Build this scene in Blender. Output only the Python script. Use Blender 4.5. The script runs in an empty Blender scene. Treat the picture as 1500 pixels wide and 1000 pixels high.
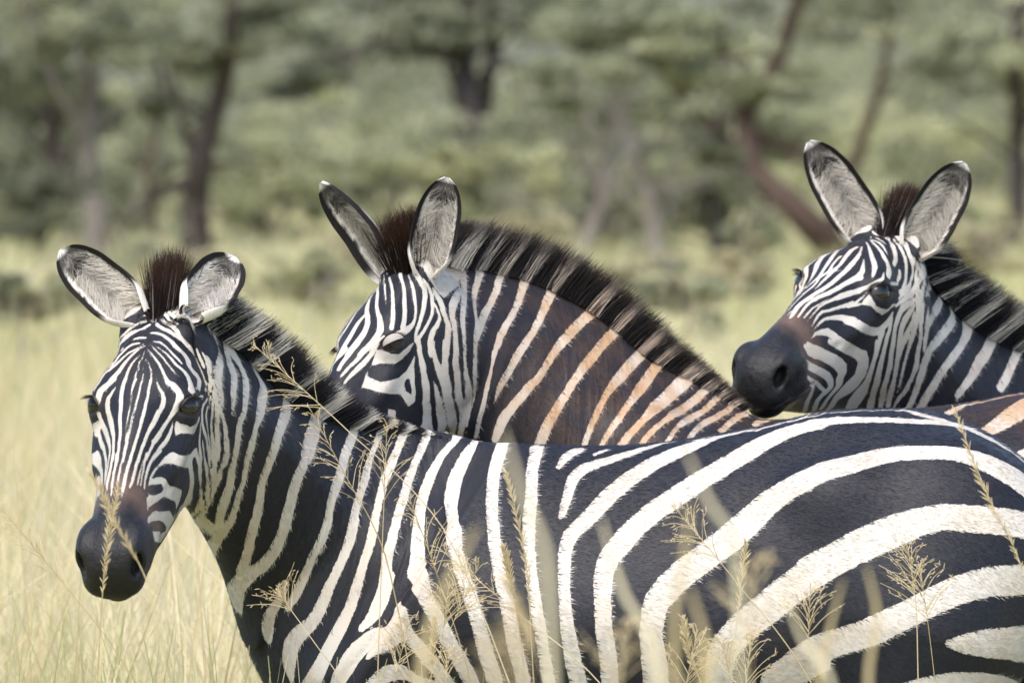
import bpy, math, random
import numpy as np
from mathutils import Vector
SC = bpy.context.scene
COL = SC.collection
R = math.radians

# ------------------------------------------------------------------ camera, world, sun, exposure
cam = bpy.data.cameras.new('camera'); cam_o = bpy.data.objects.new('camera', cam); COL.objects.link(cam_o)
CAM = np.array([0.0, -14.0, 1.89]); PITCH = -math.atan(350 / 11200.)
cam_o.location = CAM; cam_o.rotation_euler = (math.pi / 2 + PITCH, 0, 0)
cam.sensor_width = 36; cam.lens = 36 * 11200 / 1500.; cam.clip_start = .1; cam.clip_end = 900
cam.dof.use_dof = True; cam.dof.focus_distance = 13.9; cam.dof.aperture_fstop = 6.2; cam.dof.aperture_blades = 9
SC.camera = cam_o
SUN_EL, SUN_AZ = 58, 205          # degrees; azimuth clockwise from +Y
world = bpy.data.worlds.new('World'); SC.world = world; world.use_nodes = True
wn = world.node_tree; bg = wn.nodes['Background']
sky = wn.nodes.new('ShaderNodeTexSky'); sky.sky_type = 'NISHITA'; sky.sun_disc = False
sky.sun_elevation = R(SUN_EL); sky.sun_rotation = R(SUN_AZ); sky.air_density = 1.0; sky.dust_density = 3.0; sky.ozone_density = 1.0
wn.links.new(sky.outputs[0], bg.inputs[0]); bg.inputs[1].default_value = .15
sun = bpy.data.lights.new('sun', 'SUN'); sun.energy = 1.1; sun.angle = R(32); sun.color = (1.0, .965, .91)
sun_o = bpy.data.objects.new('sun', sun); COL.objects.link(sun_o)
_d = Vector((math.sin(R(SUN_AZ)) * math.cos(R(SUN_EL)), math.cos(R(SUN_AZ)) * math.cos(R(SUN_EL)), math.sin(R(SUN_EL))))
sun_o.rotation_euler = _d.to_track_quat('Z', 'Y').to_euler(); sun_o.location = (0, 0, 30)
SC.view_settings.view_transform = 'Standard'; SC.view_settings.look = 'None'
SC.view_settings.exposure = 1.24; SC.view_settings.gamma = 1.0
SC.render.engine = 'CYCLES'; SC.cycles.use_denoising = True; SC.cycles.max_bounces = 8

# ------------------------------------------------------------------ helpers
def mesh_from(name, V, F, mat=None, parent=None, smooth=True, attrs=None, loc=None, midx=None, link=True):
    """one mesh object from an array of vertices and an (n,3|4) face array (or list of such arrays)"""
    me = bpy.data.meshes.new(name); V = np.asarray(V, float)
    Fs = F if isinstance(F, list) else [F]
    if loc is not None: V = V - np.asarray(loc)
    me.vertices.add(len(V)); me.vertices.foreach_set('co', V.astype('f').ravel())
    idx = np.concatenate([f.ravel() for f in Fs]).astype('i')
    siz = np.concatenate([np.full(len(f), f.shape[1]) for f in Fs])
    me.loops.add(len(idx)); me.loops.foreach_set('vertex_index', idx)
    me.polygons.add(len(siz)); me.polygons.foreach_set('loop_start', np.r_[0, np.cumsum(siz)[:-1]].astype('i'))
    if midx is not None: me.polygons.foreach_set('material_index', midx.astype('i'))
    me.update()
    if smooth: me.polygons.foreach_set('use_smooth', np.ones(len(siz), bool))
    for k, a in (attrs or {}).items():
        a = np.asarray(a)
        if a.ndim == 1:
            at = me.attributes.new(k, 'FLOAT', 'POINT'); at.data.foreach_set('value', a.astype('f'))
        elif a.shape[1] == 3:
            at = me.attributes.new(k, 'FLOAT_VECTOR', 'POINT'); at.data.foreach_set('vector', a.astype('f').ravel())
    for m in (mat if isinstance(mat, (list, tuple)) else [mat]):
        if m is not None: me.materials.append(m)
    o = bpy.data.objects.new(name, me)
    if link: COL.objects.link(o)
    if parent is not None: o.parent = parent
    return o
def empty(name, loc=(0, 0, 0), rz=0.):
    o = bpy.data.objects.new(name, None); COL.objects.link(o); o.location = loc; o.rotation_euler = (0, 0, rz)
    o.empty_display_size = .2
    return o
def tag(o, label=None, cat=None, group=None, kind=None):
    for k, v in (('label', label), ('category', cat), ('group', group), ('kind', kind)):
        if v: o[k] = v
    return o
class NT:
    """small node-graph helper"""
    def __init__(s, name):
        s.m = bpy.data.materials.new(name); s.m.use_nodes = True; s.t = s.m.node_tree
        s.b = s.t.nodes['Principled BSDF']; s.out = s.t.nodes['Material Output']
    def n(s, ty, **kw):
        n = s.t.nodes.new(ty)
        for k, v in kw.items():
            setattr(n, k, v)
        return n
    def set(s, sock, v):
        if hasattr(v, 'is_output') or isinstance(v, bpy.types.NodeSocket): s.t.links.new(v, sock)
        elif isinstance(v, tuple) and len(v) == 3 and sock.type == 'RGBA': sock.default_value = (*v, 1)
        else: sock.default_value = v
    def attr(s, name, vec=False):
        a = s.n('ShaderNodeAttribute', attribute_name=name); return a.outputs['Vector' if vec else 'Fac']
    def math(s, op, a, b=0., c=None, clamp=False):
        n = s.n('ShaderNodeMath', operation=op, use_clamp=clamp); s.set(n.inputs[0], a); s.set(n.inputs[1], b)
        if c is not None: s.set(n.inputs[2], c)
        return n.outputs[0]
    def step(s, x, lo, hi):
        n = s.n('ShaderNodeMapRange', interpolation_type='SMOOTHSTEP'); s.set(n.inputs[0], x); s.set(n.inputs[1], lo); s.set(n.inputs[2], hi)
        return n.outputs[0]
    def noise(s, vec, scale, detail=2., rough=.5, sc3=None):
        if sc3 is not None:
            mp = s.n('ShaderNodeMapping'); s.set(mp.inputs['Vector'], vec); mp.inputs['Scale'].default_value = sc3; vec = mp.outputs[0]
        n = s.n('ShaderNodeTexNoise'); s.set(n.inputs['Vector'], vec); n.inputs['Scale'].default_value = scale
        n.inputs['Detail'].default_value = detail; n.inputs['Roughness'].default_value = rough
        return n.outputs['Fac']
    def mix(s, f, a, b):
        n = s.n('ShaderNodeMix', data_type='RGBA'); s.set(n.inputs[0], f); s.set(n.inputs[6], a); s.set(n.inputs[7], b)
        return n.outputs[2]
    def bump(s, h, strength, dist):
        n = s.n('ShaderNodeBump'); s.set(n.inputs['Height'], h); n.inputs['Strength'].default_value = strength; n.inputs['Distance'].default_value = dist
        s.t.links.new(n.outputs[0], s.b.inputs['Normal'])
    def P(s, **kw):
        for k, v in kw.items(): s.set(s.b.inputs[k.replace('_', ' ')], v)

# ------------------------------------------------------------------ zebra shape
# rest pose: facing -X, left flank towards -Y, Z up, hooves on z = 0 (metres)
F32 = np.float32
def nrm(v):
    v = np.asarray(v, float); return v / np.linalg.norm(v)
NECK_O = np.array([-0.43, 0.0, 1.055]); NECK_ANG = math.radians(34)
NECK_A = np.array([-math.cos(NECK_ANG), 0, math.sin(NECK_ANG)])
NECK_B = np.array([math.sin(NECK_ANG), 0, math.cos(NECK_ANG)])
NECK_L = 0.63
HEAD_J = NECK_O + NECK_A * NECK_L                 # joint of skull and neck
HEAD_ANG = math.radians(-48)
HEAD_A = np.array([-math.cos(HEAD_ANG), 0, math.sin(HEAD_ANG)])       # poll -> muzzle
HEAD_B = np.array([-math.sin(-HEAD_ANG), 0, math.cos(HEAD_ANG)])     # up out of the forehead
HEAD_O = HEAD_J + NECK_B * 0.035 - HEAD_A * 0.045
def head_pt(u, y, v): return HEAD_O + HEAD_A * u + HEAD_B * v + np.array([0, y, 0])
def head_uv(P):
    d = P - HEAD_O
    return d @ HEAD_A, d[..., 1], d @ HEAD_B
def neck_uv(P):
    d = P - NECK_O
    return d @ NECK_A, d[..., 1], d @ NECK_B

def table(xs, ys, n=400):
    """smooth (monotone cubic) curve through nodes, as a dense table"""
    xs = np.array(xs, float); ys = np.array(ys, float)
    d = np.diff(ys) / np.diff(xs); m = np.zeros_like(ys)
    m[1:-1] = np.where(d[:-1] * d[1:] > 0, 2 * d[:-1] * d[1:] / (d[:-1] + d[1:] + 1e-12), 0)
    m[0] = d[0]; m[-1] = d[-1]
    X = np.linspace(xs[0], xs[-1], n); i = np.clip(np.searchsorted(xs, X) - 1, 0, len(xs) - 2)
    h = xs[i + 1] - xs[i]; t = (X - xs[i]) / h
    Y = ((1 + 2 * t) * (1 - t) ** 2 * ys[i] + t * (1 - t) ** 2 * h * m[i]
         + t * t * (3 - 2 * t) * ys[i + 1] + t * t * (t - 1) * h * m[i + 1])
    return X.astype(F32), Y.astype(F32)

class Loft:
    """body of oval sections along a straight axis"""
    def __init__(s, O, A, B, nodes, p=2.2):
        s.O, s.A, s.B, s.p = O, A, B, p
        c = list(zip(*nodes)); u = c[0]; s.u0, s.u1 = u[0], u[-1]
        s.top = table(u, c[1]); s.bot = table(u, c[2]); s.w = table(u, c[3])
        s.ft = table(u, c[4]); s.fb = table(u, c[5])
        pts = []
        for a, b, cc, w in zip(u, c[1], c[2], c[3]):
            for v in (b, cc):
                for y in (-w, w):
                    pts.append(O + A * a + B * v + np.array([0, y, 0]))
        pts = np.array(pts); s.lo = pts.min(0) - .12; s.hi = pts.max(0) + .12
    def __call__(s, X, Y, Z):
        x = X - s.O[0]; z = Z - s.O[2]
        u = x * s.A[0] + z * s.A[2]; v = x * s.B[0] + z * s.B[2]; y = np.abs(Y - s.O[1])
        T = lambda t: np.interp(u, t[0], t[1]).astype(F32)
        top, bot, w = T(s.top), T(s.bot), T(s.w)
        c = (top + bot) / 2; h = np.maximum((top - bot) / 2, .004); w = np.maximum(w, .004)
        t = (v - c) / h
        tt = np.clip(t, 0, 1); tb = np.clip(-t, 0, 1)
        m = np.minimum(h, w)
        w = w * (1 + (T(s.ft) - 1) * tt ** 1.5 + (T(s.fb) - 1) * tb ** 1.5)
        q = ((y / w) ** s.p + np.abs(t) ** s.p) ** (1 / s.p)
        r = np.sqrt(y * y + (v - c) ** 2)
        d = np.where(q > .25, r * (1 - 1 / np.maximum(q, .25)), -m * .8)
        # keep the gradient near one for flat sections
        d = np.sign(d) * np.minimum(np.abs(d), np.abs(q - 1) * np.maximum(m, .02) * 2.2)
        return np.maximum(d, np.maximum(s.u0 - u, u - s.u1))

class Cone:
    """rounded cone between two points"""
    def __init__(s, a, b, ra, rb, sy=1.0):
        s.a, s.b, s.ra, s.rb, s.sy = np.array(a, float), np.array(b, float), ra, rb, sy
        r = max(ra, rb) + .08
        s.lo = np.minimum(s.a, s.b) - r; s.hi = np.maximum(s.a, s.b) + r
    def __call__(s, X, Y, Z):
        ab = s.b - s.a; L2 = ab @ ab + 1e-12
        x, y, z = X - s.a[0], (Y - s.a[1]), Z - s.a[2]
        t = np.clip((x * ab[0] + y * ab[1] + z * ab[2]) / L2, 0, 1)
        dx, dy, dz = x - t * ab[0], (y - t * ab[1]) / s.sy, z - t * ab[2]
        return np.sqrt(dx * dx + dy * dy + dz * dz) - (s.ra + t * (s.rb - s.ra))

class Ell:
    """ellipsoid with its own axes"""
    def __init__(s, c, r, ax=None):
        s.c = np.array(c, float); s.r = np.array(r, float)
        s.ax = np.eye(3) if ax is None else np.array([nrm(a) for a in ax])
        e = np.abs(s.ax.T) @ s.r + .08
        s.lo = s.c - e; s.hi = s.c + e
    def __call__(s, X, Y, Z):
        x, y, z = X - s.c[0], Y - s.c[1], Z - s.c[2]
        k0 = 0; k1 = 0
        for a, r in zip(s.ax, s.r):
            q = (x * a[0] + y * a[1] + z * a[2]) / r
            k0 = k0 + q * q; k1 = k1 + (q / r) ** 2
        k0 = np.sqrt(k0); k1 = np.sqrt(k1) + 1e-9
        return k0 * (k0 - 1) / k1

class Grid:
    def __init__(s, lo, hi, h):
        s.lo = np.array(lo, float); s.h = h
        s.n = np.ceil((np.array(hi) - s.lo) / h).astype(int) + 1
        s.f = np.full(s.n, .2, F32)
        s.ax = [(s.lo[i] + h * np.arange(s.n[i])).astype(F32) for i in range(3)]
    def sub(s, prim, pad):
        i0 = np.clip(np.floor((prim.lo - pad - s.lo) / s.h).astype(int), 0, s.n)
        i1 = np.clip(np.ceil((prim.hi + pad - s.lo) / s.h).astype(int) + 1, 0, s.n)
        if (i1 <= i0).any(): return None
        sl = tuple(slice(a, b) for a, b in zip(i0, i1))
        return sl, (s.ax[0][sl[0]][:, None, None], s.ax[1][sl[1]][None, :, None], s.ax[2][sl[2]][None, None, :])
    def add(s, prim, k=.02):
        r = s.sub(prim, 0)
        if r is None: return
        sl, p = r; a = s.f[sl]; b = prim(*p)
        h = np.maximum(k - np.abs(a - b), 0) / k
        s.f[sl] = np.minimum(a, b) - h * h * k * .25
    def cut(s, prim, k=.006):
        r = s.sub(prim, 0)
        if r is None: return
        sl, p = r; a = s.f[sl]; b = -prim(*p)
        h = np.maximum(k - np.abs(a - b), 0) / k
        s.f[sl] = np.maximum(a, b) + h * h * k * .25
    def mesh(s):
        """surface nets"""
        f = s.f; n = s.n; neg = f < 0
        cnt = np.zeros(n - 1, np.uint8)
        for dx in (0, 1):
            for dy in (0, 1):
                for dz in (0, 1):
                    cnt += neg[dx:n[0] - 1 + dx, dy:n[1] - 1 + dy, dz:n[2] - 1 + dz]
        act = (cnt > 0) & (cnt < 8)
        idx = np.full(n - 1, -1, np.int32)
        I = np.argwhere(act); idx[act] = np.arange(len(I))
        acc = np.zeros((len(I), 3)); num = np.zeros(len(I))
        cor = [(a, b, c) for a in (0, 1) for b in (0, 1) for c in (0, 1)]
        val = {c: f[I[:, 0] + c[0], I[:, 1] + c[1], I[:, 2] + c[2]] for c in cor}
        for c in cor:
            for ax in range(3):
                if c[ax]: continue
                d = list(c); d[ax] = 1; d = tuple(d)
                va, vb = val[c], val[d]; m = (va < 0) != (vb < 0)
                t = np.where(m, va / np.where(m, va - vb, 1), 0)
                p = np.tile(np.array(c, float), (len(I), 1)); p[:, ax] = t
                acc[m] += p[m]; num[m] += 1
        V = s.lo + (I + acc / num[:, None]) * s.h
        Q = []
        for ax in range(3):
            sl0 = [slice(None)] * 3; sl1 = [slice(None)] * 3
            sl0[ax] = slice(0, -1); sl1[ax] = slice(1, None)
            a, b = neg[tuple(sl0)], neg[tuple(sl1)]
            E = np.argwhere(a != b)
            o1, o2 = [(1, 2), (2, 0), (0, 1)][ax]
            ok = (E[:, o1] > 0) & (E[:, o2] > 0) & (E[:, o1] < n[o1] - 1) & (E[:, o2] < n[o2] - 1)
            E = E[ok]; inside = a[tuple(E.T)]
            q = []
            for d1, d2 in ((-1, -1), (0, -1), (0, 0), (-1, 0)):
                e = E.copy(); e[:, o1] += d1; e[:, o2] += d2
                q.append(idx[tuple(e.T)])
            q = np.stack(q, 1); q[~inside] = q[~inside][:, ::-1]
            Q.append(q)
        return V, np.concatenate(Q)

def smooth(V, Q, it=2, lam=.5, mask=None):
    e = np.concatenate([Q[:, [0, 1]], Q[:, [1, 2]], Q[:, [2, 3]], Q[:, [3, 0]]])
    e = np.concatenate([e, e[:, ::-1]])
    deg = np.bincount(e[:, 0], minlength=len(V)).astype(float); deg[deg == 0] = 1
    for k in range(it):
        for l in (lam, -lam * 1.03):
            A = np.stack([np.bincount(e[:, 0], V[e[:, 1], c], len(V)) for c in range(3)], 1) / deg[:, None]
            d = l * (A - V)
            if mask is not None: d *= mask[:, None]
            V = V + d
    return V

def compact(V, Q, keep):
    Q = Q[keep]; u, inv = np.unique(Q, return_inverse=True)
    return V[u], inv.reshape(Q.shape)

EX = np.array([1., 0, 0]); EY = np.array([0., 1, 0]); EZ = np.array([0., 0, 1])
EYE = (0.178, 0.0785, 0.046)      # head coordinates u, |y|, v
EYE_R = 0.0225
def eye_pos(s): return head_pt(EYE[0], s * (EYE[1] - .008), EYE[2] + .002)
def eye_dir(s): return nrm(EY * s * .78 + HEAD_B * .52 + HEAD_A * .26)

#            u      top     bot     halfw  ftop  fbot
HEAD = [(-0.050, 0.020, -0.030, 0.020, .80, .90),
        (-0.030, 0.048, -0.060, 0.048, .70, .90),
        (0.000, 0.066, -0.085, 0.068, .70, .85),
        (0.050, 0.084, -0.124, 0.083, .82, .84),
        (0.100, 0.095, -0.146, 0.088, .88, .80),
        (0.150, 0.098, -0.150, 0.086, .84, .78),
        (0.195, 0.095, -0.150, 0.080, .80, .78),
        (0.250, 0.088, -0.152, 0.071, .76, .78),
        (0.310, 0.077, -0.140, 0.061, .74, .76),
        (0.360, 0.067, -0.120, 0.055, .78, .76),
        (0.410, 0.059, -0.098, 0.050, .84, .76),
        (0.450, 0.052, -0.080, 0.047, .90, .82),
        (0.485, 0.042, -0.066, 0.046, .92, .82),
        (0.505, 0.028, -0.060, 0.041, .92, .84),
        (0.517, 0.010, -0.050, 0.029, .95, .90),
        (0.523, -0.012, -0.032, 0.008, 1., 1.)]
NECK = [(-0.16, 0.19, -0.18, 0.10, .40, .9),
        (-0.06, 0.210, -0.205, 0.150, .34, .85),
        (0.04, 0.198, -0.208, 0.146, .30, .80),
        (0.16, 0.184, -0.196, 0.124, .28, .80),
        (0.30, 0.166, -0.170, 0.104, .28, .82),
        (0.44, 0.150, -0.158, 0.089, .30, .82),
        (0.56, 0.132, -0.158, 0.078, .36, .80),
        (0.64, 0.108, -0.146, 0.068, .45, .78),
        (0.70, 0.060, -0.090, 0.036, .6, .85)]
TRUNK = [(-0.635, 0.98, 0.90, 0.03, 1, 1),
         (-0.620, 1.03, 0.85, 0.09, .8, .9),
         (-0.585, 1.10, 0.79, 0.145, .6, .85),
         (-0.525, 1.18, 0.735, 0.190, .45, .8),
         (-0.440, 1.255, 0.700, 0.220, .36, .78),
         (-0.340, 1.270, 0.680, 0.243, .36, .8),
         (-0.200, 1.250, 0.660, 0.268, .45, .85),
         (0.000, 1.232, 0.648, 0.285, .55, .9),
         (0.200, 1.250, 0.665, 0.280, .60, .9),
         (0.350, 1.275, 0.710, 0.262, .60, .88),
         (0.470, 1.272, 0.760, 0.252, .58, .85),
         (0.580, 1.235, 0.80, 0.235, .58, .85),
         (0.660, 1.175, 0.84, 0.200, .65, .9),
         (0.715, 1.09, 0.89, 0.140, .8, .95),
         (0.740, 1.02, 0.94, 0.05, 1, 1)]

def head_parts(G):
    G.add(Loft(HEAD_O, HEAD_A, HEAD_B, HEAD, 2.35), .05)
    ax = [HEAD_A, EY, HEAD_B]
    for s in (-1, 1):
        H = lambda u, y, v: head_pt(u, s * y, v)
        def E(u, y, v, r, k, rot=0, tilt=0):
            a = HEAD_A * math.cos(rot) + HEAD_B * math.sin(rot)
            b = np.cross(EY, a) * -1
            y2 = EY * math.cos(tilt) + b * math.sin(tilt) * s
            G.add(Ell(H(u, y, v), r, [a, y2, np.cross(a, y2)]), k)
        E(.105, .052, -.078, (.088, .028, .072), .04, .12)            # jaw muscle
        E(.158, .052, .060, (.042, .026, .024), .03, -.10)            # brow over the eye
        E(.215, .058, .018, (.075, .020, .016), .03, -.22)            # cheek crest under the eye
        E(.010, .048, .056, (.040, .022, .028), .03)                  # base of the ear
        E(.452, .040, .012, (.044, .0195, .030), .016, .22)           # flare of the nostril
        E(.478, .036, .002, (.024, .021, .024), .012)                 # outer wing of the nostril
        E(.432, .034, -.036, (.060, .0175, .022), .022, .05)          # lips at the mouth corner
        E(.490, .022, -.032, (.027, .025, .026), .014)                # upper lip
        # eyelids round the ball, then the opening
        E(EYE[0], EYE[1] - .008, EYE[2], (.031, .020, .026), .018, -.15)
    G.add(Ell(head_pt(.466, 0, -.066), (.036, .031, .019), ax), .008)   # chin and lower lip
    G.add(Ell(head_pt(.430, 0, -.058), (.050, .032, .018), ax), .016)
    for s in (-1, 1):
        n = eye_dir(s); a = HEAD_A * math.cos(.62) + HEAD_B * math.sin(.62)
        a = nrm(a - n * (a @ n))
        c = eye_pos(s) + n * .021
        G.cut(Ell(c, (.0265, .020, .0145), [a, n, np.cross(a, n)]), .004)
        n = nrm(HEAD_A * .76 + EY * s * .62 + HEAD_B * .14); b = nrm(HEAD_B * .80 - HEAD_A * .35 + EY * s * .2); b = nrm(b - n * (b @ n))
        G.cut(Ell(head_pt(.493, s * .046, .006), (.022, .0105, .0195), [n, np.cross(b, n), b]), .008)
        # mouth line between upper lip and chin
        for k in range(8):
            u = .398 + .016 * k
            yy = .052 - .0006 * k - .018 * max(0, (k - 4) / 3) ** 2
            G.cut(Ell(head_pt(u, s * yy, -.046 - .0012 * k), (.012, .012, .0022), [HEAD_A, EY, HEAD_B]), .006)
    return G

def body_parts(G):
    G.add(Loft(np.zeros(3), EX, EZ, TRUNK, 2.25), .02)
    G.add(Loft(NECK_O, NECK_A, NECK_B, NECK, 2.2), .10)
    for s in (-1, 1):
        y = .10 * s
        G.add(Ell((-.40, s * .125, .98), (.13, .09, .22), [nrm((1, 0, .5)), EY, nrm((-.5, 0, 1))]), .08)   # shoulder
        G.add(Cone((-.47, s * .12, .90), (-.42, s * .14, .68), .115, .075), .06)
        G.add(Cone((-.42, s * .135, .70), (-.44, s * .115, .43), .070, .042), .03)
        G.add(Ell((-.445, s * .113, .415), (.042, .040, .050)), .02)
        G.add(Cone((-.445, s * .113, .41), (-.44, s * .110, .15), .034, .027), .02)
        G.add(Ell((-.445, s * .11, .135), (.036, .034, .036)), .015)
        G.add(Cone((-.45, s * .11, .12), (-.475, s * .11, .055), .028, .032), .012)
        G.add(Cone((-.475, s * .11, .055), (-.495, s * .11, .012), .040, .050), .01)
        G.add(Ell((.48, s * .130, .98), (.20, .125, .25), [nrm((1, 0, -.4)), EY, nrm((.4, 0, 1))]), .08)    # haunch
        G.add(Cone((.47, s * .15, .90), (.40, s * .165, .66), .165, .105), .06)
        G.add(Cone((.41, s * .155, .66), (.60, s * .125, .44), .095, .048), .04)
        G.add(Ell((.615, s * .122, .43), (.040, .036, .055)), .02)
        G.add(Cone((.61, s * .12, .42), (.585, s * .115, .15), .040, .029), .02)
        G.add(Ell((.58, s * .115, .135), (.037, .034, .036)), .015)
        G.add(Cone((.575, s * .115, .12), (.55, s * .115, .055), .028, .032), .012)
        G.add(Cone((.55, s * .115, .055), (.53, s * .115, .012), .040, .050), .01)
        G.add(Ell((.33, s * .185, 1.13), (.075, .045, .06)), .06)                                          # point of the hip
        G.cut(Ell((.20, s * .335, 1.05), (.10, .055, .10)), .09)                                           # hollow of the flank
    tail = [(.70, 1.16), (.76, 1.12), (.795, 1.02), (.80, .88), (.795, .74)]
    for (a, b), r0, r1 in zip(zip(tail[:-1], tail[1:]), (.036, .030, .024, .019), (.030, .024, .019, .015)):
        G.add(Cone((a[0], 0, a[1]), (b[0], 0, b[1]), r0, r1), .025)

def build_rest(hc=.0065, hf=.0032):
    cut = .02                                    # neck coordinate where fine mesh takes over
    Gb = Grid((-.90, -.37, -.02), (.86, .37, 1.50), hc); body_parts(Gb)
    Vb, Qb = Gb.mesh(); del Gb
    Gf = Grid((-1.42, -.24, .74), (-.22, .24, 1.74), hf)
    body_parts(Gf); head_parts(Gf)
    Vf, Qf = Gf.mesh(); del Gf
    Vb = smooth(Vb, Qb, 3); Vf = smooth(Vf, Qf, 3)
    kb = neck_uv(Vb[Qb].mean(1))[0] < cut + hc * 1.0
    uf, _, vf = neck_uv(Vf[Qf].mean(1))
    kf = uf > cut
    # the fine box also sees the trunk: only keep what hangs off the neck side of the plane
    Vb, Qb = compact(Vb, Qb, kb); Vf, Qf = compact(Vf, Qf, kf)
    return np.concatenate([Vb, Vf]), np.concatenate([Qb, Qf + len(Vb)])

# ------------------------------------------------------------------ ears (two-sided cups)
EAR_L = .158
def ear_mesh(side, na=26, ns=34, th=.0035):
    """returns V (head-local metres relative to the ear base: along, across, out), quads, s, a, inner"""
    W = table([0, .08, .22, .45, .65, .82, .93, 1.0], [.020, .031, .045, .052, .050, .040, .025, .003])
    s = np.linspace(0, 1, ns); a = np.linspace(-1, 1, na)
    S, A = np.meshgrid(s, a, indexing='ij')
    w = np.interp(S, *W)
    # opening half-angle: nearly a tube at the base, flat spoon near the tip
    op = np.interp(S, [0, .2, .5, .8, 1], [2.3, 1.75, 1.25, 1.05, .8])
    R = w / np.sin(np.minimum(op, 1.57))
    R = np.where(op > 1.57, w, R)
    ang = A * op
    across = R * np.sin(ang); depth = R * (1 - np.cos(ang))
    along = (S * 1.20 - .20) * EAR_L
    bend = -.012 * np.sin(S * math.pi) + .020 * S * S
    V0 = np.stack([along, across, depth + bend], -1)
    nx = np.stack([np.zeros_like(S), -np.sin(ang), np.cos(ang)], -1)   # into the cup
    edge = np.clip((1 - np.abs(A)) * 6, .15, 1)[..., None]
    V1 = V0 - nx * th * edge * 2
    def quads(o, flip):
        i, j = np.meshgrid(np.arange(ns - 1), np.arange(na - 1), indexing='ij')
        q = np.stack([i * na + j, (i + 1) * na + j, (i + 1) * na + j + 1, i * na + j + 1], -1).reshape(-1, 4) + o
        return q[:, ::-1] if flip else q
    n = ns * na
    Q = [quads(0, True), quads(n, False)]
    for i in range(ns - 1):
        for j in (0, na - 1):
            q = [i * na + j, (i + 1) * na + j, n + (i + 1) * na + j, n + i * na + j]
            Q.append(np.array([q if j == 0 else q[::-1]]))
    V = np.concatenate([V0.reshape(-1, 3), V1.reshape(-1, 3)])
    return V, np.concatenate(Q), np.tile(S.ravel(), 2), np.tile(A.ravel(), 2), np.r_[np.ones(n), np.zeros(n)]

# ------------------------------------------------------------------ pose
def rot(axis, a):
    axis = nrm(axis); K = np.array([[0, -axis[2], axis[1]], [axis[2], 0, -axis[0]], [-axis[1], axis[0], 0]])
    return np.eye(3) + math.sin(a) * K + (1 - math.cos(a)) * K @ K
NJ = 7
def pose_mats(p):
    """p: dict x,y,z,yaw,pitch,scale, n_yaw0,n_yaw1,n_pit0,n_pit1,n_roll, h_yaw,h_pit,h_roll  (degrees)
    returns list of (R, t): body, NJ neck joints, head; world = R @ P + t"""
    g = lambda k, d=0.: p.get(k, d)
    Rb = rot(EZ, math.radians(g('yaw'))) @ rot(EY, math.radians(g('pitch'))) @ rot(EX, math.radians(g('roll'))) * g('scale', 1.)
    M = [(Rb, np.array([g('x'), g('y'), g('z')]))]
    R, t = M[0]
    for j in range(NJ + 1):
        head = j == NJ
        f = j / (NJ - 1.)
        if head:
            J = HEAD_J; a = [g('h_yaw'), g('h_pit'), g('h_roll')]; up = NECK_B; fw = NECK_A
        else:
            J = NECK_O + NECK_A * NECK_L * (j + .15) / (NJ + .3); up = NECK_B; fw = NECK_A
            a = [(g('n_yaw0') * (1 - f) + g('n_yaw1') * f) / NJ * 2 / 1., (g('n_pit0') * (1 - f) + g('n_pit1') * f) / NJ * 2, g('n_roll') / NJ]
        L = rot(up, math.radians(a[0])) @ rot(EY, math.radians(a[1])) @ rot(fw, math.radians(a[2]))
        # new transform: rotate about J in rest space, then parent
        t = R @ (J - L @ J) + t
        R = R @ L
        M.append((R, t))
    return M
def adjust(P, p):
    """individual build: height of the neck crest and of the withers (rest space)"""
    u, y, v = neck_uv(P)
    b = np.clip(1 - ((u - .36) / .30) ** 2, 0, 1) ** 2 * np.clip(v / .15, 0, 1)
    w = np.clip(1 - ((P[:, 0] + .30) / .34) ** 2, 0, 1) ** 2 * np.clip((P[:, 2] - 1.0) / .25, 0, 1) * np.clip((.10 - u) / .15, 0, 1)
    # legs stretch so that the hooves reach the ground
    st = p.get('z', 0) / p.get('scale', 1)
    P = P - np.outer(np.clip((.62 - P[:, 2]) / .55, 0, 1) * st, EZ)
    return P + np.outer(b * p.get('crest', 0), NECK_B) + np.outer(w * p.get('withers', 0), EZ)
def weights(P):
    """(n, NJ+2) weights in rest space"""
    u, _, v = neck_uv(P)
    hu, _, hv = head_uv(P)
    W = np.zeros((len(P), NJ + 2))
    s = u / NECK_L * (NJ + .3) - .15 + 1               # joint index space: 0 body, 1..NJ
    s = np.clip(s, 0, NJ)
    i = np.clip(np.floor(s).astype(int), 0, NJ - 1); f = s - i
    f = f * f * (3 - 2 * f) * .5 + f * .5
    r = np.arange(len(P)); W[r, i] += 1 - f; W[r, i + 1] += f
    # head share: distance past a slanted plane through the joint
    d = P - HEAD_J
    n = nrm(NECK_A * .80 + HEAD_A * .60)
    k = np.clip((d @ n + .045) / .09, 0, 1); k = k * k * (3 - 2 * k)
    W *= (1 - k)[:, None]; W[:, NJ + 1] += k
    return W
def pose(P, M, W=None, N=None):
    P = np.atleast_2d(P)
    if W is None: W = weights(P)
    out = np.zeros_like(P)
    for j, (R, t) in enumerate(M):
        w = W[:, j]; m = w > 0
        if m.any(): out[m] += w[m, None] * (P[m] @ R.T + t)
    return out
def pose_dirs(P, D, M, W=None):
    if W is None: W = weights(P)
    out = np.zeros_like(D)
    for j, (R, t) in enumerate(M): out += W[:, j:j + 1] * (D @ R.T)
    return out / (np.linalg.norm(out, axis=1, keepdims=True) + 1e-9)

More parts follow.
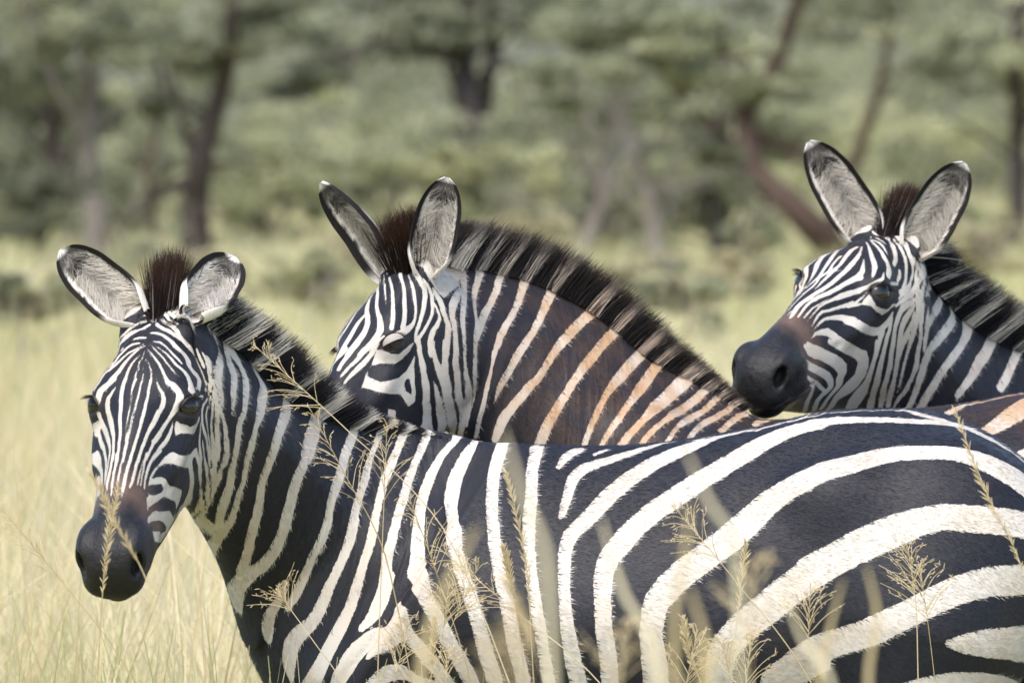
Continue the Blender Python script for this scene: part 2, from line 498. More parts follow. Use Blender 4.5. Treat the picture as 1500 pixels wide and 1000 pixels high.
EAR_BASE = (-0.013, 0.055, 0.078)
def ear_place(V, side, ax, face, ln=1., wd=1.):
    """ear-local -> rest space: ax = ear axis, face = where the cup looks (rest-space directions)"""
    ax = nrm(ax); face = np.array(face, float); face = nrm(face - ax * (face @ ax))
    ac = np.cross(face, ax)
    base = head_pt(EAR_BASE[0], side * EAR_BASE[1], EAR_BASE[2])
    return base + ln * V[:, :1] * ax + wd * (V[:, 1:2] * ac + V[:, 2:3] * face)

EAR_NA, EAR_NS = 26, 34
POSES = {'a': {'x': 0.2829, 'y': 0.0, 'z': -0.0729, 'scale': 1.0859, 'n_yaw0': 61.4716, 'n_yaw1': -15.8275, 'h_yaw': 19.3921, 'crest': -0.0576, 'withers': -0.0094, 'pitch': -2.6161, 'yaw': -1.8276, 'n_pit0': 22.5317, 'n_pit1': -27.1042, 'n_roll': 20.0002, 'h_pit': 27.5604, 'h_roll': 18.0358}, 'b': {'x': 0.6426, 'y': 0.62, 'z': 0.0943, 'scale': 0.9797, 'n_yaw0': -28.1901, 'n_yaw1': 49.2411, 'h_yaw': -8.3891, 'crest': 0.0569, 'withers': -0.0499, 'pitch': 2.2046, 'yaw': 20.3143, 'n_pit0': 8.7915, 'n_pit1': -31.2035, 'n_roll': 22.1909, 'h_pit': 16.2515, 'h_roll': -7.2073}, 'c': {'x': 1.6354, 'y': 1.35, 'z': -0.011, 'scale': 1.092, 'n_yaw0': 31.0483, 'n_yaw1': 10.9641, 'h_yaw': 1.325, 'crest': -0.0248, 'withers': 0.0, 'pitch': -2.1199, 'yaw': 5.5733, 'n_pit0': 0.6331, 'n_pit1': 14.2561, 'n_roll': 13.5122, 'h_pit': 23.4703, 'h_roll': 10.863}}
EARS = {'aL': {'ax': [0.1401, -0.0268, 0.0953], 'face': [-0.984, -0.1635, -0.0872], 'ln': 1.0, 'wd': 0.82}, 'aR': {'ax': [0.0251, 0.1348, 0.1032], 'face': [-0.9523, -0.3101, -0.0831], 'ln': 1.0, 'wd': 0.82}, 'bL': {'ax': [0.025, -0.0337, 0.1512], 'face': [-0.63, -0.7724, -0.0802], 'ln': 1.014, 'wd': 0.84}, 'bR': {'ax': [-0.1024, 0.0647, 0.163], 'face': [-1.7168, 0.1085, -0.027], 'ln': 1.312, 'wd': 0.84}, 'cL': {'ax': [-0.0414, -0.0575, 0.1606], 'face': [-0.792, -0.4955, -0.3566], 'ln': 1.017, 'wd': 0.84}, 'cR': {'ax': [-0.122, 0.121, 0.1174], 'face': [-0.7728, -0.5384, -0.3397], 'ln': 1.206, 'wd': 0.84}}
STRIPES_AND_HIGHLIGHT = {  # in 'a', thin white strokes also paint the highlight along the back line
'a': '''W -976,68,1463,61 -946,73,1460,58 -944,77,1451,62 -943,81,1442,66 -942,85,1433,65 -943,88,1423,55 -974,89,1407,36
W -1018,50,1463,64 -1013,56,1456,71 -1012,61,1448,78 -1019,65,1438,81 -1016,70,1430,73 -1006,75,1424,62 -1002,79,1415,62 -1011,80,1405,73
W -1049,73,1418,65 -1051,77,1410,78 -1056,81,1400,91
W -927,68,1474,46 -926,71,1465,50 -925,74,1457,48 -925,78,1449,40
WP -915,74,1457 -919,81,1443 -916,84,1433 -908,82,1437 -903,76,1449 -901,72,1458 -906,71,1462 -915,68,1471
W -918,85,1431,47 -921,88,1421,53 -930,91,1413,61
W -1021,80,1402,30 -1004,80,1412,34
W -937,88,1424,46 -989,87,1402,36
WP -1015,83,1387 -1002,86,1384 -997,86,1393 -1006,83,1393 -1051,86,1385
WP -1086,61,1333 -1088,63,1321 -1080,70,1325 -1071,78,1326 -1051,82,1325 -1033,81,1328 -1022,84,1343 -1015,85,1353 -1018,85,1359 -1028,85,1353 -1048,86,1343 -1065,83,1338 -1076,77,1341 -1081,69,1342 -1084,66,1346 -1085,62,1346
W -920,88,1422,26 -930,91,1414,30 -944,93,1405,31 -990,89,1385,29 -1002,87,1376,31 -1008,86,1366,37 -1008,87,1356,40 -1006,87,1346,40 -1001,88,1337,43 -992,89,1328,48 -973,91,1323,53 -957,91,1315,57 -948,90,1305,57 -942,87,1294,49 -936,83,1282,37
W -1013,86,1348,14 -1011,85,1338,26 -1011,85,1328,32 -1010,84,1318,34 -1007,84,1309,40 -1000,83,1299,51 -989,83,1290,60 -971,83,1283,61
W -933,94,1400,30 -953,95,1390,30 -989,91,1372,32 -994,90,1361,38 -992,91,1352,41 -985,92,1343,40 -970,93,1337,39 -956,94,1329,37 -949,92,1319,32 -944,91,1308,24
W -912,88,1420,24 -916,91,1411,31 -922,93,1401,38 -928,95,1391,45 -935,97,1382,52 -940,97,1372,54 -946,97,1361,55 -947,96,1350,56 -944,95,1339,59 -940,94,1328,64 -936,92,1316,64 -933,90,1304,60 -929,86,1292,56 -925,82,1279,55
W -901,87,1417,79 -902,89,1407,73 -903,92,1397,65 -906,94,1387,49 -904,95,1376,18
W -914,90,1412,33 -915,92,1403,44 -917,94,1393,54 -919,96,1383,62 -921,97,1373,65 -923,97,1363,66 -925,97,1353,66 -926,96,1343,65 -925,95,1333,65 -924,93,1321,66 -923,91,1310,67 -922,88,1299,67 -921,85,1287,69 -922,82,1277,75
W -912,95,1378,26 -911,96,1366,29 -908,96,1354,33 -906,95,1342,39 -904,93,1330,46 -903,92,1317,53 -901,89,1305,62 -899,86,1293,74 -898,82,1280,90 -898,78,1268,106
W -1001,87,1319,19 -994,86,1310,29 -980,87,1301,36 -963,86,1294,41 -950,84,1284,46
W -855,75,1404,67 -864,82,1396,68 -871,86,1387,65 -875,89,1376,54 -879,91,1365,37 -885,93,1356,14
WP -1166,42,1221 -1172,41,1218 -1174,42,1209 -1177,44,1198 -1173,46,1191 -1188,49,1174 -1214,52,1169 -1223,56,1157 -1206,59,1147 -1078,42,1148 -1056,45,1163 -1025,45,1178 -1031,43,1171 -799,-19,1108 -803,-17,1111 -841,11,1140 -859,25,1160 -870,36,1179 -877,47,1198 -882,54,1215 -883,59,1227 -883,64,1239 -893,70,1252 -903,77,1267 -920,84,1283 -940,86,1289 -977,83,1288 -1002,82,1293 -1016,82,1307 -1023,80,1305 -1036,76,1295 -1076,79,1291 -1092,70,1292 -1098,64,1296 -1102,60,1295 -1113,53,1287 -1128,47,1273 -1138,45,1263 -1149,42,1253 -1163,39,1238
BP -1135,48,1253 -1124,53,1254 -1116,58,1250 -1112,60,1245 -1103,62,1240 -1091,65,1240 -1061,66,1238 -1044,66,1235 -1041,64,1227 -1042,62,1216 -1047,58,1203 -1039,52,1188 -1032,53,1192 -1025,56,1203 -1019,58,1211 -976,53,1221 -972,57,1233 -1000,67,1245 -1018,71,1257 -1035,73,1271 -1067,73,1271 -1095,72,1272 -1103,65,1275 -1116,54,1274 -1126,49,1269 -1137,46,1260 -1148,43,1249
BP -1175,45,1192 -1173,46,1188 -1162,48,1195 -1151,51,1198 -1126,55,1198 -1091,58,1201 -1071,57,1196 -1049,55,1191 -1049,58,1204 -1068,61,1215 -1099,60,1218 -1120,56,1221 -1151,49,1209 -1171,45,1201
BP -1203,54,1167 -1188,54,1164 -1151,53,1165 -1082,50,1167 -1085,52,1173 -1111,55,1179 -1138,54,1182 -1164,50,1179 -1188,50,1173
B -1017,78,1284,61 -1004,77,1275,70 -989,75,1266,73 -971,73,1259,70 -955,67,1248,67 -939,53,1232,67 -925,39,1212,73 -902,23,1189,79 -885,9,1172,73
B -1010,51,1197,46 -1018,49,1190,40 -1028,47,1180,33 -1038,45,1172,26 -1047,43,1164,25 -1066,42,1154,27
B -974,84,1289,36 -958,82,1279,46 -948,77,1267,50 -940,70,1254,48 -923,54,1233,42 -907,44,1213,31 -892,38,1197,17
B -947,86,1290,15 -939,82,1278,15 -932,76,1263,16 -920,65,1246,19 -902,53,1227,17 -891,49,1212,12 -881,45,1198,6
B -936,85,1288,22 -930,80,1273,12
B -885,39,1193,14 -869,27,1170,7
B -1015,47,1186,26 -1022,46,1180,12
B -914,83,1280,49 -913,78,1267,35 -907,70,1252,12
B -1128,54,1163,21 -1087,51,1170,30
W -842,36,1458,28 -851,47,1450,71 -865,61,1444,98 -881,73,1439,103 -890,79,1431,94 -897,84,1424,84 -900,87,1414,71 -900,90,1404,53 -901,92,1393,37 -904,94,1383,26 -905,95,1373,16
W -813,35,1432,19 -817,42,1423,55 -823,49,1414,79 -841,65,1408,86 -855,76,1401,84 -863,82,1393,80 -870,86,1383,72 -876,90,1374,55 -882,92,1364,32 -886,93,1355,9
W -792,26,1436,116 -791,31,1427,93 -791,36,1419,80 -793,42,1411,78 -798,49,1401,79 -807,57,1391,79 -822,68,1382,79 -833,77,1373,77 -842,82,1363,71 -849,86,1353,65 -858,89,1343,66 -866,90,1336,73 -870,90,1327,78 -872,89,1317,80 -872,88,1306,82 -872,86,1296,84 -872,83,1285,82 -871,80,1274,79
W -732,20,1415,93 -729,25,1406,107 -729,31,1397,107 -744,43,1386,107 -763,55,1375,110 -780,65,1363,112 -793,73,1351,108 -807,80,1340,92 -817,85,1329,70 -826,87,1318,58 -829,87,1309,65 -831,87,1300,79 -833,86,1290,85 -835,84,1280,84 -836,83,1270,83
W -639,8,1383,70 -651,20,1374,109 -670,35,1362,117 -695,51,1350,113 -720,65,1337,109 -740,76,1324,105 -757,84,1312,102 -770,89,1299,98 -777,91,1287,91 -779,91,1277,90 -781,91,1267,94
W -575,13,1345,124 -583,22,1338,129 -598,34,1328,134 -615,47,1317,144 -633,59,1307,159 -651,71,1295,168 -668,82,1284,163 -683,90,1271,150
W -871,80,1274,68 -870,77,1264,83 -868,74,1253,92 -864,71,1242,91 -859,68,1231,88 -856,65,1219,91 -854,61,1207,99 -852,57,1196,106 -848,52,1183,107 -841,47,1170,101 -833,42,1157,89 -824,38,1144,77 -815,32,1130,68 -803,26,1115,69
W -831,87,1304,65 -832,86,1294,75 -832,85,1284,77 -835,84,1275,71 -837,82,1265,62 -835,80,1254,56 -834,78,1243,54 -831,76,1231,55 -831,73,1220,58 -830,70,1208,61 -827,66,1196,64 -822,63,1184,67 -818,60,1172,71 -813,56,1160,74 -809,51,1148,80 -806,45,1136,91 -803,37,1124,103 -797,27,1110,117
W -766,88,1302,111 -775,91,1289,104 -778,91,1279,101 -781,91,1270,99 -784,90,1261,96 -786,89,1251,92 -788,88,1241,91 -789,86,1232,90 -788,85,1221,88 -786,83,1210,85 -782,82,1199,84 -777,80,1188,83 -775,78,1177,87 -770,76,1165,93 -767,73,1153,98 -763,70,1141,97 -758,67,1129,94 -753,64,1117,91 -748,60,1105,89 -741,57,1092,89 -736,52,1080,91 -730,47,1067,91 -725,41,1054,86 -720,34,1041,80
W -697,97,1256,123 -711,100,1237,118 -714,100,1222,119 -715,99,1206,118 -713,98,1190,117 -711,96,1174,118 -708,94,1157,115 -704,92,1141,109 -702,88,1123,109 -700,84,1105,116 -698,78,1088,126 -700,71,1072,135 -702,62,1057,138 -706,51,1044,134
W -651,81,1038,38 -649,78,1025,48 -647,75,1014,61 -646,71,1002,75 -646,67,991,88 -648,63,980,99 -649,60,969,108 -647,57,957,109 -644,54,945,102 -639,51,933,86 -635,49,922,64
W -512,24,1301,80 -522,33,1293,82 -533,43,1285,86 -545,53,1276,92 -556,63,1267,99 -567,73,1256,104 -577,81,1247,108 -588,90,1236,113 -600,97,1226,119 -610,104,1214,123 -618,108,1203,119 -624,112,1191,104 -624,113,1179,89 -623,114,1168,81 -621,115,1158,80 -620,115,1147,79 -621,114,1137,76 -623,113,1126,75 -625,112,1116,76
W -474,31,1278,45 -482,39,1271,46 -491,47,1262,50 -499,55,1254,60 -507,64,1245,73 -515,73,1236,84 -524,81,1227,89 -534,90,1219,88 -543,97,1210,84 -551,105,1200,81 -558,112,1190,82 -564,117,1180,85 -569,122,1169,87 -573,127,1158,89 -575,130,1147,89 -575,132,1138,88 -576,134,1127,90 -576,136,1116,92
W -434,32,1270,59 -441,40,1262,64 -448,47,1255,70 -455,54,1247,75 -462,62,1239,76 -471,70,1231,76 -479,78,1223,75 -487,88,1215,73 -495,98,1208,72 -503,108,1200,71 -512,118,1192,70 -519,127,1184,73 -526,135,1175,79 -531,142,1166,86 -535,148,1156,91 -539,153,1146,93 -541,158,1136,92 -542,162,1126,89
W -623,114,1159,83 -622,114,1149,85 -622,114,1138,88 -622,113,1128,88 -623,112,1117,85 -625,110,1107,81 -627,108,1097,77 -628,106,1087,77 -627,104,1076,81 -627,102,1065,85 -626,99,1054,87 -626,97,1043,88 -626,95,1032,88 -626,92,1021,87 -627,90,1010,82 -629,86,1000,71 -630,82,989,59
W -569,125,1165,95 -573,130,1148,99 -574,134,1132,103 -576,136,1116,101 -578,137,1100,95 -581,137,1084,92 -584,137,1068,95 -587,136,1052,101 -590,135,1037,106 -592,135,1020,111 -595,134,1005,116 -599,132,989,121 -604,128,974,132 -610,119,960,148 -616,110,946,166 -618,103,929,184 -617,102,912,188 -613,103,895,168 -608,106,879,114 -602,105,862,25
W -531,144,1164,85 -537,153,1148,88 -542,159,1132,90 -545,164,1117,89 -548,166,1101,85 -550,169,1085,84 -552,171,1069,89 -554,173,1054,99 -555,174,1037,111 -556,177,1021,124 -559,179,1005,141 -563,180,990,161 -566,182,975,174 -570,182,959,178 -574,182,943,180 -576,180,927,185 -578,178,911,192 -580,172,893,197 -581,163,876,202 -581,148,858,211 -580,130,839,230
W -499,205,1067,194 -495,211,1047,201 -495,215,1028,200 -500,217,1011,185 -509,218,997,152 -521,216,984,101
W -415,244,951,139 -445,243,952,208 -492,235,958,245 -508,231,947,255 -520,227,937,251 -528,224,923,255 -530,223,907,264 -536,218,892,256 -537,212,875,243 -537,206,859,242 -536,200,840,242
W -390,30,1268,75 -397,37,1260,73 -405,46,1252,73 -413,54,1245,73 -420,62,1237,74 -427,71,1229,74 -435,81,1222,75 -443,92,1214,75 -451,104,1207,75 -461,118,1201,77 -470,131,1195,80 -479,142,1188,83 -486,151,1180,86 -492,158,1171,89 -496,165,1162,91 -501,170,1153,92 -504,175,1143,94 -507,179,1133,97 -510,182,1123,99 -512,186,1113,103 -512,189,1103,112 -511,193,1093,125 -508,197,1082,140 -505,202,1071,155 -501,206,1059,166 -500,209,1048,171 -500,211,1037,169 -502,212,1027,164 -503,214,1017,160
W -329,25,1270,58 -345,37,1260,64 -359,48,1249,74 -371,61,1237,89 -384,75,1225,107 -396,91,1212,120 -410,110,1201,131 -425,133,1191,145 -438,154,1180,162 -443,170,1166,183 -444,182,1151,202 -441,193,1134,208 -435,203,1116,193 -430,211,1097,192 -426,218,1080,228 -367,234,1040,222 -357,240,1021,159 -351,244,1005,128 -344,247,991,131 -337,249,977,132 -330,250,962,130 -323,250,947,130 -317,249,933,131 -310,248,918,132 -301,246,904,133 -295,244,889,135 -288,241,876,136 -282,237,860,136 -278,231,844,135 -273,225,828,135 -270,218,812,136 -267,209,795,139 -264,199,779,138 -260,187,762,141 -258,172,746,147 -255,154,728,153 -253,133,710,160
W -286,16,1268,72 -296,31,1261,103 -308,46,1250,122 -318,60,1237,133 -329,75,1223,144 -337,90,1209,159 -341,107,1195,186 -344,126,1180,216 -342,145,1164,230 -319,168,1137,219 -305,186,1114,175 -301,198,1098,128 -299,209,1081,115 -294,219,1066,118 -291,228,1050,120 -286,235,1035,122 -281,242,1019,121 -277,249,1003,122 -272,253,988,122 -268,257,973,121 -265,258,957,120 -261,258,942,125 -258,256,927,132 -255,254,911,135 -251,252,895,136 -246,249,880,136 -243,244,863,136 -241,239,847,137 -239,232,830,137 -239,224,814,136 -237,215,796,136 -236,204,780,138 -235,192,763,138 -234,177,745,138 -235,160,728,139 -235,138,710,140
W -221,3,1255,120 -226,44,1241,145 -230,67,1226,137 -233,87,1210,116 -235,105,1194,103 -236,122,1178,102 -237,138,1162,103 -237,154,1146,102 -237,168,1131,101 -235,183,1115,103 -234,196,1099,106 -233,208,1083,106 -231,220,1066,106 -228,230,1051,109 -226,239,1035,112 -221,247,1020,118 -218,254,1005,121 -215,260,988,122 -213,264,972,122 -211,266,957,121 -209,266,941,124 -207,265,925,127 -204,263,909,128 -201,260,893,125 -198,257,877,124 -195,253,862,123 -194,247,845,124 -193,240,828,128 -190,233,812,130 -189,224,795,131 -188,213,779,132 -188,201,761,134 -187,186,744,135 -188,169,727,135 -188,149,709,135
W -161,23,1243,123 -164,56,1229,108 -168,78,1214,102 -170,98,1199,100 -170,116,1184,101 -171,133,1168,102 -172,149,1153,106 -174,164,1137,110 -176,179,1122,111 -176,192,1107,107 -177,205,1091,102 -176,217,1076,98 -175,228,1060,96 -174,238,1044,96 -173,246,1029,97 -171,254,1013,99 -169,261,998,103 -168,266,982,106 -166,270,967,106 -163,272,952,105 -161,272,936,105 -160,271,921,103 -158,269,905,101 -156,266,889,105 -155,262,873,109 -152,258,857,110 -150,253,841,111 -149,246,825,113 -148,239,809,116 -146,230,793,119 -145,220,776,124 -144,208,759,129 -143,194,742,132 -143,177,725,134 -143,157,708,138
W -90,33,1232,96 -99,43,1230,107 -107,53,1226,101 -115,64,1220,82 -120,74,1214,61 -125,85,1207,44
W -43,35,1229,38 -55,45,1226,42 -66,54,1222,45
W -445,233,1013,96 -399,244,977,187 -404,244,963,250 -416,244,952,280 -433,244,944,289 -454,244,938,289
W -400,245,969,112 -391,245,955,109 -382,245,943,111 -372,244,930,115 -363,243,919,118 -353,241,905,122 -344,239,894,126 -336,237,881,125 -327,234,867,124 -322,229,853,126 -317,224,838,129 -312,218,822,131 -308,210,807,133 -304,202,792,140
W -468,231,841,131 -456,234,852,130 -443,236,863,132 -430,238,875,142 -417,238,882,142 -399,237,883,121 -384,234,875,93 -371,232,867,71 -354,230,863,59 -338,230,861,53
W 65,22,1233,27 53,15,1233,38 43,24,1231,59 34,31,1230,73 23,38,1227,79 13,43,1226,86 3,50,1223,93 -6,55,1220,98 -16,60,1218,100 -26,65,1216,104 -36,70,1213,108 -46,74,1211,113 -56,77,1210,118 -65,82,1207,122 -75,86,1205,124 -84,91,1201,124 -92,99,1196,119 -99,108,1189,109 -104,119,1180,98 -107,129,1171,92 -110,140,1162,87 -113,149,1153,84 -116,159,1143,77 -119,169,1134,63 -123,177,1126,37
W 316,18,1271,27 300,9,1269,29 286,29,1265,31 270,32,1261,34 254,22,1258,37 241,28,1255,40 221,22,1252,45 209,33,1248,53 191,20,1248,62 176,28,1245,69 160,30,1242,74 144,34,1240,78 129,41,1236,103 114,47,1232,150 98,56,1227,177 84,63,1222,183 69,71,1217,181 54,79,1211,179 39,87,1205,179 25,96,1199,176 13,105,1191,173 -2,115,1184,170 -14,125,1176,170 -26,135,1167,169 -39,145,1158,166 -50,156,1148,164 -61,166,1137,159 -72,177,1127,155 -84,186,1116,152 -96,194,1107,147 -107,203,1097,135 -113,214,1083,122 -117,225,1068,115 -118,235,1053,108 -119,246,1037,103 -120,253,1023,102 -120,261,1006,102 -119,267,992,101 -119,272,976,103 -118,276,960,112 -117,278,945,120 -115,277,929,126 -113,276,914,133 -111,274,898,139 -109,271,881,143 -105,268,866,143 -103,263,850,144 -102,257,834,147 -99,251,818,149 -97,243,802,149 -97,234,786,149 -95,223,769,150 -94,212,753,151 -93,197,735,152 -93,180,719,152 -94,158,701,148
W 215,29,1250,27 208,29,1249,25 195,29,1247,24 186,18,1247,23 176,22,1246,22 163,29,1243,21 156,29,1242,20 145,27,1241,19 136,23,1241,19 124,22,1239,18 117,29,1237,17 104,29,1236,17 91,27,1235,16
W 315,70,1254,143 299,68,1253,165 283,67,1251,189 268,67,1247,206 252,70,1242,215 237,76,1236,221 222,82,1230,222 209,89,1224,219 195,98,1216,215 181,106,1209,213 167,114,1202,213 152,121,1195,215 138,129,1187,216 124,135,1180,217 111,141,1173,218 97,149,1165,220 84,155,1157,221 71,162,1149,222 57,169,1141,224 43,175,1134,219 30,182,1126,210 18,190,1116,204 6,198,1107,203 -6,206,1097,206 -18,216,1085,207 -27,224,1074,203 -39,232,1064,193 -47,240,1051,178 -52,249,1037,166 -55,258,1022,158 -56,265,1007,149 -57,272,991,142 -57,277,976,140 -57,281,960,141 -57,283,945,142 -56,283,929,144 -54,282,914,148 -53,280,897,148 -51,277,881,146 -52,273,865,143 -51,268,849,143 -50,263,833,146 -47,257,817,147 -46,249,801,145 -44,240,784,145 -43,229,768,147 -41,217,751,146 -40,203,734,146 -40,184,716,146 -41,163,699,148
W 310,207,1183,248 295,208,1177,255 282,207,1171,267 267,203,1165,274 253,200,1156,270 241,197,1147,263 228,197,1139,257 216,200,1128,249 204,206,1118,245 193,211,1109,248 180,217,1098,252 169,223,1089,253 156,228,1079,251 143,232,1070,249 130,236,1062,243 117,241,1053,238 104,246,1044,238 91,250,1036,239 79,255,1028,238 67,260,1018,237 55,266,1008,234 45,271,997,225 34,275,985,216 28,280,970,208 25,283,956,200 22,285,941,193 20,284,925,193 22,283,909,200 23,281,894,208 24,278,878,214 25,274,862,215 25,270,846,213 26,264,829,208 27,257,814,204 27,249,797,201 28,240,781,196 29,228,763,190 30,216,748,187 31,201,731,187 31,182,713,189 31,159,695,192
W 303,256,1025,280 290,256,1018,277 276,257,1008,275 264,258,1000,273 250,260,991,271 237,261,982,270 225,263,973,269 213,265,963,268 200,267,955,266 188,270,946,261 175,272,936,255 163,274,926,249 152,276,915,243 142,277,903,242 135,276,889,240 131,273,874,235 129,269,858,232 129,263,842,229 128,257,826,226 126,250,810,222 127,240,793,218 125,230,777,217 125,218,760,215 125,204,743,212 125,187,726,213 124,165,708,217 124,138,690,220
W 295,253,871,211 281,251,864,219 268,251,857,222 253,252,850,217 241,251,841,197 230,247,828,171 224,240,813,155 221,231,796,152 218,221,780,155 215,209,764,154
W 301,60,1257,156 312,62,1258,145 322,63,1258,135 332,63,1259,130 343,62,1260,124 353,62,1260,119 364,63,1260,114 374,62,1260,108 384,63,1260,103 395,64,1259,99 405,64,1259,98 415,66,1258,99 426,66,1258,98 436,68,1257,97 447,71,1256,97 456,74,1255,97 468,76,1254,98 477,78,1253,101 487,79,1252,105 498,77,1251,110 508,74,1250,116 519,69,1249,122 529,64,1247,128 541,59,1244,132 550,55,1242,135 560,54,1238,136 569,55,1234,136 579,57,1229,136 587,60,1224,134 596,60,1220,133 605,59,1214,130 614,58,1209,111 623,57,1202,78 631,54,1196,61 640,51,1189,61 648,48,1183,76 655,49,1176,107 662,51,1168,123 668,52,1161,123 676,50,1152,123 682,47,1144,123 690,40,1136,123
W 200,31,1247,28 215,29,1250,28 221,22,1252,28 232,24,1254,28 241,28,1255,28 254,22,1258,28 263,20,1261,27 273,29,1262,27 286,22,1266,26 293,28,1266,25 303,32,1267,24 313,35,1268,23 325,22,1272,23 332,29,1271,22 345,29,1272,22 351,29,1272,22 364,29,1272,22 371,23,1273,22 384,23,1273,22 397,22,1273,22 403,29,1272,22 416,22,1272,23 423,22,1272,24 436,22,1272,25 449,29,1270,26 454,18,1272,36 464,30,1269,54 474,38,1266,67 483,46,1263,73 493,51,1260,77 503,53,1258,79 513,54,1255,79 523,51,1252,78
W 307,207,1183,265 321,202,1189,279 337,200,1191,287 353,195,1194,289 368,187,1196,283 384,179,1198,264 400,174,1200,239 416,172,1203,216 431,173,1204,196 447,176,1206,181 462,179,1206,172 479,182,1206,164 495,184,1205,160 510,183,1205,159 527,183,1203,161 542,183,1201,166 558,182,1196,177 573,181,1191,196 587,180,1185,215 602,178,1178,230 615,175,1170,245 628,171,1162,268 642,165,1153,294 654,159,1143,311 666,153,1131,318 678,145,1119,323 688,132,1107,287 700,113,1094,167
W 289,256,1019,293 303,256,1026,287 317,256,1033,280 331,256,1040,276 346,257,1047,276 360,258,1054,279 374,258,1060,284 389,258,1066,288 402,258,1071,289 418,257,1077,286 432,256,1083,280 448,256,1087,269 462,255,1093,254 477,254,1096,240 493,252,1099,230 508,250,1101,226 524,249,1100,228 540,247,1098,233 555,245,1096,238 571,241,1094,239 587,237,1092,239 602,233,1089,239 618,226,1087,236 633,219,1083,239 648,210,1078,250 663,201,1070,270 678,190,1062,305 692,173,1054,370 706,150,1046,468
W 222,255,843,249 235,257,853,254 248,257,862,257 261,258,872,257 273,258,880,255 288,258,888,250 303,260,895,241 318,264,900,232 333,269,904,228 349,276,909,225 364,283,913,227 379,291,918,233 394,298,924,238 408,303,931,236 424,306,938,231 437,308,944,229 452,308,950,228 467,307,957,228 481,305,963,229 495,302,970,231 510,298,974,234 526,292,981,236 541,286,984,237 556,279,988,239 572,272,990,245 588,264,992,249 604,255,991,252 621,245,991,255 637,235,991,254 653,224,989,247 670,210,987,239 686,195,985,232 703,173,982,226
W 511,309,895,73 526,305,894,129 542,299,893,177 557,291,892,212 573,281,891,235 588,269,889,252 604,255,887,269 620,237,886,288 635,218,882,314 652,193,880,317 668,163,877,283 686,103,873,247 694,74,875,223
W 419,295,823,48 434,298,826,70 449,300,828,92 465,300,830,114 481,299,830,130 496,296,832,137 512,292,834,135 528,285,833,135 544,276,831,142 559,264,828,154 576,247,823,162 591,227,818,166 607,195,810,160 616,165,804,148 617,158,802,140 611,159,796,137
W 614,22,1214,22 621,30,1208,23 628,35,1202,25 635,35,1196,26 646,29,1188,27 653,22,1182,28
W -975,33,1510,26 -982,41,1504,27 -986,48,1497,30 -985,55,1490,31 -976,65,1484,28 -981,63,1474,25 -982,64,1465,22 -990,67,1452,17
W -986,13,1508,52 -992,21,1501,62 -992,30,1497,67 -991,39,1493,62 -991,47,1487,55 -989,55,1481,48 -981,63,1473,37 -985,64,1463,30 -993,66,1452,30 -1041,59,1439,31 -1048,64,1431,33 -1052,67,1425,34 -1057,70,1417,35 -1061,73,1408,32 -1065,77,1400,28 -1069,80,1393,26
W -1014,11,1483,32 -1012,22,1484,35 -1011,32,1481,23
W -1024,19,1474,29 -1022,30,1472,40 -1024,38,1467,39 -1028,44,1460,36 -1032,50,1452,36 -1042,53,1443,34 -1050,58,1435,26 -1048,66,1428,11
W -1027,10,1473,14 -1033,17,1467,22 -1036,24,1462,29 -1037,33,1457,33 -1041,40,1450,37 -1047,45,1443,40 -1053,51,1436,45 -1058,58,1428,44 -1056,65,1423,33 -1060,70,1414,24 -1065,73,1405,20
W -1031,6,1470,17 -1035,14,1465,22 -1041,21,1458,29 -1046,27,1451,37 -1052,32,1443,42 -1060,36,1434,47 -1068,40,1425,50 -1074,45,1417,54 -1078,51,1409,60
W -1048,11,1453,16 -1055,17,1445,23 -1061,21,1437,29 -1070,23,1428,32 -1078,24,1418,34 -1085,25,1408,36
W -1040,5,1461,11 -1051,4,1450,17 -1060,8,1441,19 -1071,6,1430,21 -1079,8,1420,22 -1088,6,1409,21
W -1066,-2,1435,11 -1074,-3,1426,15 -1082,-5,1417,19 -1089,-6,1408,19
W -1055,-1,1446,17 -1063,-10,1438,18 -1071,-15,1428,20 -1079,-18,1419,23 -1086,-20,1409,23
W -959,22,1516,44 -971,31,1512,23
W -944,29,1524,17 -955,31,1522,10
W -947,9,1520,46 -988,-3,1506,45 -995,-14,1500,46 -997,-25,1496,53 -1000,-35,1489,53 -998,-43,1483,39
W -942,-5,1521,39 -956,-18,1517,51 -975,-28,1508,58 -987,-35,1499,55 -994,-41,1489,50 -995,-48,1481,51 -992,-55,1474,58 -986,-62,1468,64 -976,-68,1463,61 -946,-73,1460,58 -944,-77,1451,62 -943,-81,1442,66 -942,-85,1433,65 -943,-88,1423,55 -974,-89,1407,36
W -915,12,1525,30 -930,-9,1524,39 -950,-29,1523,41 -975,-38,1512,24
W -913,5,1526,21 -917,-3,1526,38 -922,-18,1523,46 -931,-36,1528,40
W -906,2,1526,30 -909,-8,1525,46 -908,-18,1522,36
W -1004,5,1492,27 -1004,-5,1492,36 -1007,-16,1489,38 -1011,-25,1484,39 -1014,-34,1477,43 -1019,-42,1470,52 -1018,-50,1463,64 -1013,-56,1456,71 -1012,-61,1448,78 -1019,-65,1438,81 -1016,-70,1430,73 -1006,-75,1424,62 -1002,-79,1415,62 -1011,-80,1405,73
W -1022,-4,1477,21 -1022,-15,1477,29 -1026,-25,1471,26 -1030,-34,1464,24 -1033,-42,1456,27 -1036,-51,1448,28 -1040,-59,1441,26
W -1029,-8,1471,10 -1033,-17,1466,18 -1036,-27,1460,22 -1039,-35,1454,26 -1043,-43,1447,30 -1049,-51,1439,33 -1051,-60,1433,38 -1049,-67,1426,51 -1049,-73,1418,65 -1051,-77,1410,78 -1056,-81,1400,91
